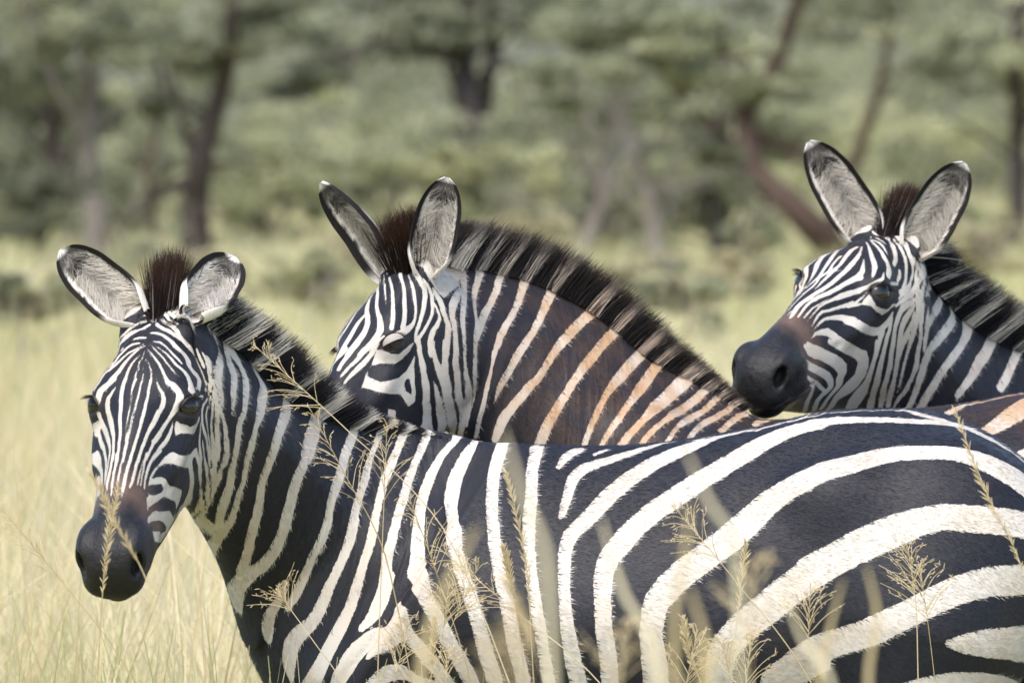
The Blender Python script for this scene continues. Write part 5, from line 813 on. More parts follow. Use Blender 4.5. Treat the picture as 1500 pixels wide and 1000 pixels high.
W -221,-16,1253,51 -238,-25,1254,53 -247,-30,1253,57 -264,-50,1242,57
W 336,-18,1273,38 329,-12,1274,38 319,-9,1273,41 299,-9,1269,46 293,-9,1268,49 284,-3,1267,51 273,-9,1264,51 260,-9,1261,51 247,-9,1258,51 230,-15,1254,51 221,-9,1253,50 202,-22,1249,48 195,-15,1249,56 177,-31,1244,76 159,-44,1239,88 144,-55,1233,91
W 313,-69,1254,291 290,-79,1245,255 266,-90,1234,223 243,-100,1222,195 221,-111,1211,165 197,-120,1201,129''',
'c': '''W -1107,44,1338,43 -1118,39,1327,43 -1129,35,1317,41
W -1037,50,1448,54 -1040,61,1438,69 -1043,70,1426,80 -1051,76,1410,73
W -983,21,1505,62 -998,36,1489,65 -1001,45,1478,64 -1005,53,1464,62 -1016,60,1449,54
W -966,68,1487,71 -951,70,1481,74 -944,71,1471,64 -948,73,1459,45
W -983,61,1478,46 -978,65,1470,57 -976,69,1459,63 -979,73,1447,59 -986,78,1431,53 -994,82,1416,49
W -1001,67,1445,44 -1003,72,1435,51 -1011,75,1421,45
WP -1029,80,1402 -1006,78,1414 -1009,76,1420 -1040,80,1406 -1059,85,1390
W -1061,71,1412,20 -1068,77,1397,37
W -952,73,1458,36 -959,78,1444,48 -984,83,1421,51 -1000,83,1405,59
W -937,79,1447,41 -956,84,1431,53 -984,87,1407,48
W -920,64,1485,54 -925,68,1475,58 -930,72,1464,61 -931,76,1454,63 -930,81,1444,55 -929,85,1433,45 -929,88,1423,39
WP -953,70,1489 -929,67,1479 -913,66,1474 -926,75,1457 -925,79,1447 -905,72,1458 -880,60,1468 -884,54,1484 -905,58,1489 -915,63,1485 -930,66,1491 -969,66,1495
W -897,72,1456,24 -906,78,1445,49 -911,83,1434,62 -916,87,1424,65
W -1108,42,1340,49 -1119,38,1330,44 -1129,35,1319,39 -1138,32,1308,33
W -1165,26,1272,21 -1173,26,1258,17 -1181,26,1244,10
W -1096,54,1327,62 -1107,49,1318,45 -1119,45,1308,36 -1130,41,1298,32 -1141,37,1288,31 -1152,32,1279,32 -1161,31,1266,32 -1167,32,1252,27 -1173,34,1238,15
W -1113,52,1290,67 -1125,47,1284,52 -1136,42,1276,41 -1147,39,1268,32 -1156,37,1256,29 -1164,37,1243,23 -1171,37,1231,8
W -1068,69,1253,86 -1089,68,1248,84 -1102,64,1247,83 -1115,59,1247,84 -1125,53,1249,87 -1136,48,1249,80 -1150,44,1241,61 -1163,41,1231,37 -1172,41,1218,17
W -1061,63,1220,66 -1079,62,1219,78 -1099,60,1216,84 -1115,57,1212,88 -1133,54,1208,92 -1149,50,1205,95 -1165,47,1201,85 -1178,42,1203,52
W -1207,57,1158,76 -1170,51,1165,61 -1147,53,1171,44
W -1005,86,1374,26 -997,87,1386,41 -986,88,1400,52 -970,87,1417,63 -946,84,1434,62 -936,80,1446,45
W -1001,85,1391,29 -994,85,1403,40 -984,84,1416,52 -969,81,1434,60
W -1078,78,1293,92 -1057,79,1298,84 -1034,78,1307,83 -1020,81,1316,82 -1016,83,1327,74 -1011,86,1339,63 -1009,86,1351,46 -1008,87,1362,20
W -1014,83,1316,87 -1011,82,1306,72 -1006,82,1295,63 -1001,80,1285,61 -996,78,1276,61 -991,75,1267,59 -984,72,1259,54
W -1006,87,1350,49 -1003,88,1340,50 -999,88,1328,51 -996,87,1317,54 -992,86,1307,59 -988,85,1297,62 -982,83,1289,63 -976,81,1280,62 -969,79,1272,59
W -931,87,1427,32 -954,90,1414,58 -975,91,1396,70 -987,91,1380,72 -990,91,1367,73 -990,91,1355,71 -989,91,1344,67 -985,91,1335,66 -980,91,1326,68 -975,91,1318,69 -969,89,1309,71 -964,88,1302,71 -957,87,1294,67 -951,85,1286,63
W -941,91,1413,36 -953,94,1399,59 -963,95,1384,77 -969,95,1370,87 -970,95,1358,90 -968,94,1348,88 -964,94,1338,81 -959,94,1330,76 -953,93,1322,73 -948,91,1312,68 -942,89,1302,61 -938,87,1292,54
W -938,95,1397,60 -940,96,1386,67 -942,97,1375,70 -947,97,1363,69 -951,96,1351,65 -953,95,1341,60 -952,94,1330,59 -948,93,1320,61
W -930,80,1446,36 -932,84,1436,39 -933,87,1425,43 -931,91,1414,48 -928,93,1405,55 -926,95,1394,63 -926,96,1383,71 -928,97,1372,74 -929,97,1362,71 -929,96,1351,62 -929,96,1340,51 -928,94,1329,42 -926,93,1319,36 -923,90,1307,34 -920,88,1297,34
W -923,79,1447,45 -925,83,1437,51 -926,87,1427,56 -926,90,1417,61 -926,92,1407,63 -925,94,1397,65
W -903,77,1448,51 -913,83,1437,64 -919,87,1426,76 -917,90,1415,86 -913,92,1404,86 -911,93,1393,76 -909,95,1381,65 -906,95,1370,58 -902,95,1358,57 -900,95,1347,63 -898,94,1336,68 -894,92,1324,69 -888,90,1313,68 -881,87,1301,66
W -907,89,1411,45 -908,91,1401,56 -908,93,1390,66
W -886,89,1392,76 -886,91,1381,84 -884,92,1369,88 -884,93,1358,82 -881,93,1347,63 -878,92,1336,35
W -1089,67,1246,86 -1054,69,1254,101 -1025,71,1257,136 -1011,67,1242,175
W -1128,53,1235,58 -1113,58,1238,63 -1100,63,1240,71 -1084,66,1243,78 -1064,68,1249,86 -1045,70,1255,104 -1027,71,1258,137 -1017,70,1251,171 -1008,67,1243,190 -1001,63,1234,199 -1000,60,1224,207 -1003,56,1212,209 -1008,53,1202,200 -1012,49,1191,176 -1015,44,1180,144 -1009,38,1172,121 -997,28,1166,106
W -1184,42,1195,56 -1173,46,1192,90 -1158,49,1195,95 -1143,52,1200,89 -1126,55,1204,87 -1109,58,1207,88 -1091,60,1210,92 -1072,61,1212,106 -1057,60,1210,125 -1055,58,1200,126 -1043,54,1193,107 -1042,51,1184,86 -1043,47,1174,76 -1042,42,1164,75 -1037,36,1156,76 -1027,29,1150,76
W -1205,57,1158,90 -1172,51,1167,90 -1154,52,1170,84 -1136,54,1174,82 -1116,55,1179,83 -1095,55,1183,85 -1077,54,1182,87 -1063,51,1177,86 -1065,48,1167,83 -1070,44,1157,85 -1069,39,1147,86 -1059,33,1140,77 -1038,22,1138,60
W -1194,57,1142,37 -1167,54,1146,42 -1145,55,1150,47 -1117,52,1157,49 -1089,49,1161,45 -1064,47,1165,36
W -1153,55,1148,43 -1127,49,1149,50 -1116,48,1144,68 -1106,42,1137,76 -1098,36,1129,73 -1083,28,1125,65 -1055,14,1124,54
W -1016,80,1297,45 -1009,80,1289,51 -1001,79,1281,57 -995,77,1272,61 -989,74,1264,65 -983,71,1257,67 -977,68,1249,70 -971,63,1242,79 -967,58,1234,104 -964,52,1226,135 -963,47,1217,159 -961,42,1208,159 -957,35,1201,132
W -978,80,1278,43 -973,78,1271,52 -967,75,1264,57 -961,72,1257,58 -954,68,1250,56 -947,62,1242,55 -939,55,1234,55 -933,48,1225,54 -925,41,1215,54
W -999,87,1321,49 -995,86,1311,53 -990,85,1302,56 -984,84,1293,61 -980,82,1284,65 -974,80,1276,68 -969,77,1268,67 -961,74,1262,63 -954,70,1253,59 -948,64,1245,58 -940,56,1236,57 -932,49,1226,57 -924,43,1217,52
W -982,92,1332,65 -977,91,1324,67 -971,91,1316,65 -967,89,1307,64 -961,88,1299,62 -956,86,1290,59 -951,83,1282,58 -946,80,1273,56 -941,76,1263,56 -935,70,1253,57 -926,63,1244,57 -916,55,1233,56 -909,49,1222,53
W -964,95,1346,66 -959,94,1338,60 -954,94,1328,57 -950,92,1319,54 -946,91,1309,51 -942,88,1299,47 -936,86,1290,46 -931,83,1280,46 -925,78,1269,51 -919,73,1258,60 -911,66,1247,64 -902,59,1236,56 -895,54,1224,46
W -944,97,1356,68 -947,96,1345,69 -948,95,1336,64 -947,94,1326,54 -944,92,1317,42
W -929,97,1361,80 -930,96,1350,59 -930,95,1339,44 -928,94,1328,36 -925,92,1317,32 -922,90,1306,32 -919,87,1295,35 -915,84,1284,36 -909,80,1273,31 -903,75,1262,21 -896,69,1251,9
W -903,95,1363,47 -901,95,1352,52 -899,94,1342,58 -896,93,1331,61 -891,91,1320,62 -887,89,1308,65 -884,86,1297,65 -883,84,1287,61 -882,80,1276,59 -881,77,1265,60 -881,72,1254,58 -884,67,1245,47 -884,62,1235,34 -885,57,1224,24
W -804,12,1462,50 -802,17,1454,83 -878,69,1443,70 -895,80,1433,26
W -756,10,1441,33 -756,16,1433,79 -776,29,1423,99 -801,43,1413,101 -852,74,1402,98 -871,85,1391,91 -880,90,1381,83 -882,92,1370,71 -881,92,1359,59 -880,92,1348,46 -877,92,1337,33
W -721,11,1423,33 -716,16,1413,73 -723,26,1402,95 -744,39,1392,101 -769,52,1382,98 -791,63,1372,101 -816,74,1363,111 -838,83,1353,115 -854,88,1343,117 -860,89,1333,123 -862,89,1321,124 -862,88,1311,115 -860,86,1299,102 -859,84,1288,91 -858,82,1276,83 -857,79,1265,77 -856,76,1254,71 -856,73,1242,65 -856,69,1231,62 -856,65,1220,60
W -673,20,1385,149 -687,32,1374,118 -704,45,1364,96 -726,57,1353,88 -747,68,1343,89 -767,77,1333,90 -784,83,1322,90 -797,87,1312,91 -807,88,1301,91 -813,87,1291,93 -817,87,1281,96 -821,85,1271,98 -825,83,1261,97 -829,81,1250,95 -831,78,1239,94 -833,75,1228,89 -835,71,1218,85
W -634,38,1340,120 -656,51,1331,122 -678,63,1322,122 -696,74,1311,115 -712,82,1300,104 -727,89,1289,94 -740,93,1279,86 -751,94,1268,80 -758,94,1258,74
W -607,64,1288,97 -621,73,1280,95 -636,81,1271,92
W -1046,49,1441,11 -1056,53,1432,18 -1063,59,1423,23 -1069,59,1416,25 -1071,64,1409,28 -1074,70,1399,31 -1078,74,1390,33 -1081,74,1383,32 -1084,70,1376,30 -1087,65,1359,31 -1085,68,1353,31 -1083,65,1343,22
W -1051,50,1437,8 -1060,53,1429,15 -1068,57,1418,22 -1070,63,1411,29 -1074,67,1402,37 -1077,71,1393,43 -1086,64,1380,45 -1089,58,1367,42 -1089,59,1356,38 -1086,61,1345,30
W -1022,40,1468,15 -1031,43,1458,18 -1043,46,1445,21 -1055,48,1434,26 -1065,51,1425,37 -1075,51,1413,56 -1085,49,1398,67 -1092,44,1383,67 -1097,42,1370,61 -1103,41,1356,53 -1104,43,1346,44 -1087,58,1344,34 -1081,69,1339,24 -1075,74,1330,17 -1082,72,1314,15
W -1028,41,1462,18 -1039,43,1450,31 -1066,34,1429,46 -1082,28,1411,51 -1093,25,1396,49 -1106,21,1379,47 -1119,16,1363,46 -1127,17,1350,45 -1133,19,1338,43 -1137,23,1327,39 -1090,56,1338,36 -1081,67,1333,29 -1083,69,1321,17
W -1076,15,1423,39 -1088,14,1408,34 -1101,11,1392,36 -1113,5,1375,39 -1121,8,1363,37 -1127,11,1353,33 -1139,8,1337,32 -1147,9,1324,32 -1152,12,1313,28 -1151,21,1305,21
W -1041,10,1460,45 -1054,11,1447,51 -1070,6,1431,51 -1085,1,1413,45 -1096,-2,1398,41 -1107,-2,1384,42 -1117,-2,1371,42 -1125,-2,1358,40 -1134,-1,1344,33 -1143,-1,1331,25 -1150,0,1319,19
W -1105,-14,1384,11 -1111,-6,1378,20 -1118,0,1368,29
W -1060,-12,1440,32 -1075,-18,1423,36 -1086,-20,1408,43 -1095,-20,1395,49 -1104,-20,1383,50 -1113,-19,1370,47 -1122,-18,1357,45 -1130,-17,1345,45 -1138,-15,1334,46 -1146,-12,1323,48 -1153,-8,1312,48 -1160,-5,1302,49 -1168,-3,1290,52
W -1092,-46,1381,69 -1097,-40,1375,60 -1104,-35,1365,53 -1113,-32,1354,48 -1121,-30,1343,47 -1130,-27,1333,47 -1139,-24,1322,47 -1147,-20,1313,47 -1155,-16,1304,46 -1163,-13,1293,44
W -1090,-55,1356,42 -1097,-48,1348,43 -1107,-44,1338,43 -1118,-39,1327,43 -1129,-35,1317,41
W -1075,77,1340,23 -1078,80,1354,9
W -1074,80,1342,9 -1079,73,1321,12
W -967,59,1519,23 -962,53,1526,23
W -975,61,1504,18 -974,56,1513,23 -966,53,1523,36
W -1036,3,1465,20 -1055,-8,1447,30 -1070,-14,1430,37 -1081,-17,1415,41 -1091,-18,1402,43 -1100,-19,1389,47
W -1068,-27,1429,12 -1080,-37,1410,36 -1088,-44,1395,53 -1094,-43,1381,60 -1100,-38,1370,55 -1109,-34,1359,45
W -1012,11,1485,23 -1036,-12,1464,34 -1049,-27,1448,46 -1061,-42,1431,57 -1071,-55,1416,58 -1078,-61,1401,43 -1083,-65,1386,18
W -998,13,1497,21 -1016,-8,1482,34 -1026,-25,1471,40 -1031,-38,1460,45 -1037,-50,1448,54 -1040,-61,1438,69 -1043,-70,1426,80 -1051,-76,1410,73
W -999,8,1497,30 -1004,-8,1492,36 -1013,-24,1482,35 -1021,-38,1469,25 -1026,-50,1457,10
W -965,28,1515,24 -986,8,1508,29 -996,-9,1499,27 -1004,-25,1490,15
W -949,32,1526,45 -941,18,1521,21
W -932,14,1523,23 -941,4,1522,48 -983,-21,1505,62 -998,-36,1489,65 -1001,-45,1478,64 -1005,-53,1464,62 -1016,-60,1449,54
W -926,5,1525,23 -924,-4,1525,49 -930,-19,1523,69 -978,-47,1510,62 -981,-57,1500,53 -977,-63,1491,59 -966,-68,1487,71 -951,-70,1481,74 -944,-71,1471,64 -948,-73,1459,45
W -941,-11,1521,24 -978,-33,1507,36 -988,-47,1494,38 -987,-55,1486,38 -983,-61,1478,46 -978,-65,1470,57 -976,-69,1459,63 -979,-73,1447,59 -986,-78,1431,53 -994,-82,1416,49
W -1001,-67,1445,44 -1003,-72,1435,51 -1011,-75,1421,45
WP -1059,-85,1390 -1040,-80,1406 -1009,-76,1420 -1006,-78,1414 -1029,-80,1402
W -1061,-71,1412,20 -1068,-77,1397,37 -1077,-76,1385,48 -1081,-71,1377,53 -1087,-66,1368,47 -1089,-58,1362,43 -1093,-51,1356,43 -1100,-46,1347,45 -1110,-41,1338,49
W -952,-73,1458,36 -959,-78,1444,48 -984,-83,1421,51 -1000,-83,1405,59
W -937,-79,1447,41 -956,-84,1431,53 -984,-87,1407,48
W -920,-64,1485,54 -925,-68,1475,58 -930,-72,1464,61 -931,-76,1454,63 -930,-81,1444,55 -929,-85,1433,45 -929,-88,1423,39
WP -969,-66,1495 -930,-66,1491 -915,-63,1485 -905,-58,1489 -884,-54,1484 -880,-60,1468 -905,-72,1458 -925,-79,1447 -926,-75,1457 -913,-66,1474 -929,-67,1479 -953,-70,1489
W -897,-72,1456,24 -906,-78,1445,49 -911,-83,1434,62 -916,-87,1424,65
W -1079,78,1350,6 -1073,79,1340,9 -1076,75,1324,11 -1087,70,1309,12 -1091,71,1295,12 -1184,23,1244,11 -1193,22,1233,11
W -1080,76,1349,43 -1074,78,1339,29 -1073,76,1327,20 -1085,71,1311,15 -1091,71,1297,12 -1184,23,1246,11 -1193,22,1233,11
W -1123,34,1333,30 -1086,60,1340,30 -1080,69,1334,26 -1081,70,1323,19 -1087,70,1309,15 -1166,28,1266,14 -1185,21,1247,12
W -1145,8,1326,36 -1151,12,1314,33 -1157,15,1302,32 -1162,18,1290,35 -1168,19,1277,38 -1177,19,1263,32 -1182,21,1251,12
W -1139,-14,1332,37 -1147,-11,1321,40 -1155,-8,1310,42 -1162,-4,1300,47 -1168,-1,1289,54 -1175,2,1278,60 -1182,3,1266,59 -1191,0,1251,48 -1199,-2,1237,31
W -1188,7,1255,30 -1196,8,1242,14
W -1123,-29,1342,47 -1132,-26,1330,43 -1141,-23,1319,40 -1151,-19,1309,38 -1159,-15,1298,35 -1168,-11,1286,33 -1176,-10,1274,32 -1184,-11,1259,30 -1192,-12,1244,26
W -1139,-29,1313,10 -1148,-26,1301,16 -1158,-23,1289,20 -1168,-20,1276,23 -1177,-20,1262,25 -1185,-20,1248,22
W -1098,-47,1349,51 -1108,-42,1340,49 -1119,-38,1330,44 -1129,-35,1319,39 -1138,-32,1308,33 -1148,-28,1297,27 -1157,-26,1285,23 -1165,-26,1272,21 -1173,-26,1258,17 -1181,-26,1244,10
W -1096,-54,1327,62 -1107,-49,1318,45 -1119,-45,1308,36 -1130,-41,1298,32 -1141,-37,1288,31 -1152,-32,1279,32 -1161,-31,1266,32 -1167,-32,1252,27 -1173,-34,1238,15
W -1096,-66,1294,105 -1104,-59,1292,85 -1113,-52,1290,67 -1125,-47,1284,52 -1136,-42,1276,41 -1147,-39,1268,32 -1156,-37,1256,29 -1164,-37,1243,23 -1171,-37,1231,8
W -1068,-69,1253,86 -1089,-68,1248,84 -1102,-64,1247,83 -1115,-59,1247,84 -1125,-53,1249,87 -1136,-48,1249,80 -1150,-44,1241,61 -1163,-41,1231,37 -1172,-41,1218,17
W -1061,-63,1220,66 -1079,-62,1219,78 -1099,-60,1216,84 -1115,-57,1212,88 -1133,-54,1208,92 -1149,-50,1205,95 -1165,-47,1201,85 -1178,-42,1203,52
W -1207,-57,1158,76 -1170,-51,1165,61 -1147,-53,1171,44
WP -1085,-69,1357 -1078,-80,1348 -1068,-84,1343 -1056,-87,1345 -1030,-86,1356 -1016,-84,1373 -1008,-85,1381 -1008,-86,1374 -1023,-84,1353 -1036,-83,1339 -1060,-83,1334 -1074,-76,1337 -1082,-65,1334 -1091,-59,1325 -1107,-51,1311 -1109,-47,1321 -1094,-54,1333 -1087,-61,1349 -1087,-64,1359 -1086,-67,1357 -1085,-63,1344 -1089,-58,1333 -1084,-63,1338 -1085,-67,1351
W -1005,-86,1374,26 -997,-87,1386,41 -986,-88,1400,52 -970,-87,1417,63 -946,-84,1434,62 -936,-80,1446,45
W -1001,-85,1391,29 -994,-85,1403,40 -984,-84,1416,52 -969,-81,1434,60
W -1106,-58,1290,94 -1097,-65,1293,103 -1089,-73,1293,102 -1078,-78,1293,92 -1057,-79,1298,84 -1034,-78,1307,83 -1020,-81,1316,82 -1016,-83,1327,74 -1011,-86,1339,63 -1009,-86,1351,46 -1008,-87,1362,20
W -1014,-83,1316,87 -1011,-82,1306,72 -1006,-82,1295,63 -1001,-80,1285,61 -996,-78,1276,61 -991,-75,1267,59 -984,-72,1259,54
W -1006,-87,1350,49 -1003,-88,1340,50 -999,-88,1328,51 -996,-87,1317,54 -992,-86,1307,59 -988,-85,1297,62 -982,-83,1289,63 -976,-81,1280,62 -969,-79,1272,59
W -931,-87,1427,32 -954,-90,1414,58 -975,-91,1396,70 -987,-91,1380,72 -990,-91,1367,73 -990,-91,1355,71 -989,-91,1344,67 -985,-91,1335,66 -980,-91,1326,68 -975,-91,1318,69 -969,-89,1309,71 -964,-88,1302,71 -957,-87,1294,67 -951,-85,1286,63
W -941,-91,1413,36 -953,-94,1399,59 -963,-95,1384,77 -969,-95,1370,87 -970,-95,1358,90 -968,-94,1348,88 -964,-94,1338,81 -959,-94,1330,76 -953,-93,1322,73 -948,-91,1312,68 -942,-89,1302,61 -938,-87,1292,54
W -938,-95,1397,60 -940,-96,1386,67 -942,-97,1375,70 -947,-97,1363,69 -951,-96,1351,65 -953,-95,1341,60 -952,-94,1330,59 -948,-93,1320,61
W -930,-80,1446,36 -932,-84,1436,39 -933,-87,1425,43 -931,-91,1414,48 -928,-93,1405,55 -926,-95,1394,63 -926,-96,1383,71 -928,-97,1372,74 -929,-97,1362,71 -929,-96,1351,62 -929,-96,1340,51 -928,-94,1329,42 -926,-93,1319,36 -923,-90,1307,34 -920,-88,1297,34
W -923,-79,1447,45 -925,-83,1437,51 -926,-87,1427,56 -926,-90,1417,61 -926,-92,1407,63 -925,-94,1397,65
W -903,-77,1448,51 -913,-83,1437,64 -919,-87,1426,76 -917,-90,1415,86 -913,-92,1404,86 -911,-93,1393,76 -909,-95,1381,65 -906,-95,1370,58 -902,-95,1358,57 -900,-95,1347,63 -898,-94,1336,68 -894,-92,1324,69 -888,-90,1313,68 -881,-87,1301,66
W -907,-89,1411,45 -908,-91,1401,56 -908,-93,1390,66
W -886,-89,1392,76 -886,-91,1381,84 -884,-92,1369,88 -884,-93,1358,82 -881,-93,1347,63 -878,-92,1336,35
W -1089,-67,1246,86 -1054,-69,1254,101 -1025,-71,1257,136 -1011,-67,1242,175
W -1128,-53,1235,58 -1113,-58,1238,63 -1100,-63,1240,71 -1084,-66,1243,78 -1064,-68,1249,86 -1045,-70,1255,104 -1027,-71,1258,137 -1017,-70,1251,171 -1008,-67,1243,190 -1001,-63,1234,199 -1000,-60,1224,207 -1003,-56,1212,209 -1008,-53,1202,200 -1012,-49,1191,176 -1015,-44,1180,144 -1009,-38,1172,121 -997,-28,1166,106
W -1184,-42,1195,56 -1173,-46,1192,90 -1158,-49,1195,95 -1143,-52,1200,89 -1126,-55,1204,87 -1109,-58,1207,88 -1091,-60,1210,92 -1072,-61,1212,106 -1057,-60,1210,125 -1055,-58,1200,126 -1043,-54,1193,107 -1042,-51,1184,86 -1043,-47,1174,76 -1042,-42,1164,75 -1037,-36,1156,76 -1027,-29,1150,76
W -1205,-57,1158,90 -1172,-51,1167,90 -1154,-52,1170,84 -1136,-54,1174,82 -1116,-55,1179,83 -1095,-55,1183,85 -1077,-54,1182,87 -1063,-51,1177,86 -1065,-48,1167,83 -1070,-44,1157,85 -1069,-39,1147,86 -1059,-33,1140,77 -1038,-22,1138,60
W -1194,-57,1142,37 -1167,-54,1146,42 -1145,-55,1150,47 -1117,-52,1157,49 -1089,-49,1161,45 -1064,-47,1165,36
W -1153,-55,1148,43 -1127,-49,1149,50 -1116,-48,1144,68 -1106,-42,1137,76 -1098,-36,1129,73 -1083,-28,1125,65 -1055,-14,1124,54
W -1016,-80,1297,45 -1009,-80,1289,51 -1001,-79,1281,57 -995,-77,1272,61 -989,-74,1264,65 -983,-71,1257,67 -977,-68,1249,70 -971,-63,1242,79 -967,-58,1234,104 -964,-52,1226,135 -963,-47,1217,159 -961,-42,1208,159 -957,-35,1201,132
W -978,-80,1278,43 -973,-78,1271,52 -967,-75,1264,57 -961,-72,1257,58 -954,-68,1250,56 -947,-62,1242,55 -939,-55,1234,55 -933,-48,1225,54 -925,-41,1215,54
W -999,-87,1321,49 -995,-86,1311,53 -990,-85,1302,56 -984,-84,1293,61 -980,-82,1284,65 -974,-80,1276,68 -969,-77,1268,67 -961,-74,1262,63 -954,-70,1253,59 -948,-64,1245,58 -940,-56,1236,57 -932,-49,1226,57 -924,-43,1217,52
W -982,-92,1332,65 -977,-91,1324,67 -971,-91,1316,65 -967,-89,1307,64 -961,-88,1299,62 -956,-86,1290,59 -951,-83,1282,58 -946,-80,1273,56 -941,-76,1263,56 -935,-70,1253,57 -926,-63,1244,57 -916,-55,1233,56 -909,-49,1222,53
W -964,-95,1346,66 -959,-94,1338,60 -954,-94,1328,57 -950,-92,1319,54 -946,-91,1309,51 -942,-88,1299,47 -936,-86,1290,46 -931,-83,1280,46 -925,-78,1269,51 -919,-73,1258,60 -911,-66,1247,64 -902,-59,1236,56 -895,-54,1224,46
W -944,-97,1356,68 -947,-96,1345,69 -948,-95,1336,64 -947,-94,1326,54 -944,-92,1317,42
W -929,-97,1361,80 -930,-96,1350,59 -930,-95,1339,44 -928,-94,1328,36 -925,-92,1317,32 -922,-90,1306,32 -919,-87,1295,35 -915,-84,1284,36 -909,-80,1273,31 -903,-75,1262,21 -896,-69,1251,9
W -903,-95,1363,47 -901,-95,1352,52 -899,-94,1342,58 -896,-93,1331,61 -891,-91,1320,62 -887,-89,1308,65 -884,-86,1297,65 -883,-84,1287,61 -882,-80,1276,59 -881,-77,1265,60 -881,-72,1254,58 -884,-67,1245,47 -884,-62,1235,34 -885,-57,1224,24
W -804,-12,1462,50 -802,-17,1454,83 -878,-69,1443,70 -895,-80,1433,26
W -756,-10,1441,33 -756,-16,1433,79 -776,-29,1423,99 -801,-43,1413,101 -852,-74,1402,98 -871,-85,1391,91 -880,-90,1381,83 -882,-92,1370,71 -881,-92,1359,59 -880,-92,1348,46 -877,-92,1337,33
W -721,-11,1423,33 -716,-16,1413,73 -723,-26,1402,95 -744,-39,1392,101 -769,-52,1382,98 -791,-63,1372,101 -816,-74,1363,111 -838,-83,1353,115 -854,-88,1343,117 -860,-89,1333,123 -862,-89,1321,124 -862,-88,1311,115 -860,-86,1299,102 -859,-84,1288,91 -858,-82,1276,83 -857,-79,1265,77 -856,-76,1254,71 -856,-73,1242,65 -856,-69,1231,62 -856,-65,1220,60
W -673,-20,1385,149 -687,-32,1374,118 -704,-45,1364,96 -726,-57,1353,88 -747,-68,1343,89 -767,-77,1333,90 -784,-83,1322,90 -797,-87,1312,91 -807,-88,1301,91 -813,-87,1291,93 -817,-87,1281,96 -821,-85,1271,98 -825,-83,1261,97 -829,-81,1250,95 -831,-78,1239,94 -833,-75,1228,89 -835,-71,1218,85
W -634,-38,1340,120 -656,-51,1331,122 -678,-63,1322,122 -696,-74,1311,115 -712,-82,1300,104 -727,-89,1289,94 -740,-93,1279,86 -751,-94,1268,80 -758,-94,1258,74
W -607,-64,1288,97 -621,-73,1280,95 -636,-81,1271,92''',
}
# ------------------------------------------------------------------ zebra materials
def coat_material(name, stain=0.):
    k = NT(name)
    rest = k.attr('rest', True); st = k.attr('stripe'); muz = k.attr('muzzle'); eye = k.attr('eyering'); dust = k.attr('dust')
    n1 = k.noise(rest, 1., 2., .6, (200., 480., 420.)); n2 = k.noise(rest, 95., 2.); n3 = k.noise(rest, 9., 3., .6); fur = k.noise(rest, 1., 4., .7, (150., 420., 420.))
    ed = k.math('ADD', k.math('MULTIPLY', k.math('SUBTRACT', n1, .5), .0060), k.math('MULTIPLY', k.math('SUBTRACT', n2, .5), .0036))
    e = k.math('ADD', st, k.math('MULTIPLY', ed, k.attr('rough_edge')))
    white = k.step(e, -.0008, .0008)
    cream = k.mix(k.step(n3, .38, .72), (.57, .535, .48), (.545, .465, .38))
    cream = k.mix(k.math('MULTIPLY', k.step(fur, .40, .75), .40), cream, (.37, .335, .29))
    black = k.mix(k.step(n3, .45, .75), (.0085, .0092, .0140), (.015, .0138, .0158))
    black = k.mix(k.math('MULTIPLY', k.step(fur, .45, .8), .5), black, (.030, .032, .044))
    # red earth rubbed into the coat
    df = k.math('MULTIPLY', dust, k.step(k.noise(rest, 22., 4., .7), .30, .70))
    cream = k.mix(k.math('MULTIPLY', dust, .70), cream, (.41, .25, .112)); cream = k.mix(k.math('MULTIPLY', df, .45), cream, (.36, .17, .085))
    black = k.mix(k.math('MULTIPLY', dust, .4), black, (.026, .018, .015))
    black = k.mix(k.math('MULTIPLY', df, .55), black, (.062, .034, .021))
    # muzzle: bare dark skin with a brown band above it
    mz = k.math('ADD', muz, k.math('MULTIPLY', k.math('SUBTRACT', k.noise(rest, 40., 3.), .5), .026))
    brown = k.mix(k.noise(rest, 70., 3.), (.085, .052, .040), (.15, .098, .074))
    skin = k.mix(k.noise(rest, 130., 5., .75), (.004, .0038, .0045), (.015, .0145, .016))
    dark = k.mix(k.step(mz, -.05, .012), black, brown); dark = k.mix(k.step(mz, -.004, .052), dark, skin)
    white = k.math('MULTIPLY', white, k.math('SUBTRACT', 1., k.step(mz, .022, .034)))
    col = k.mix(white, dark, cream)
    col = k.mix(k.step(eye, .35, .75), col, k.mix(n1, (.010, .008, .007), (.030, .022, .018)))
    k.P(Base_Color=col, Roughness=k.math('SUBTRACT', k.math('ADD', k.math('MULTIPLY', n2, .2), .42), k.math('MULTIPLY', k.step(mz, .01, .05), .12)), Specular_IOR_Level=.30, Sheen_Weight=.03, Sheen_Roughness=.45, Sheen_Tint=(.75, .82, 1.))
    folds = k.noise(rest, 1., 2., .5, (46., 9., 5.))
    h = k.math('ADD', k.math('MULTIPLY', fur, .45), k.math('MULTIPLY', k.math('MULTIPLY', folds, k.attr('folds')), 5.))
    h = k.math('ADD', h, k.math('MULTIPLY', n2, .35)); h = k.math('ADD', h, k.math('MULTIPLY', white, .25))
    h = k.math('ADD', h, k.math('MULTIPLY', k.math('MULTIPLY', k.step(mz, 0., .05), k.noise(rest, 55., 5., .7)), 2.2))
    k.bump(h, .8, .0020)
    return k.m
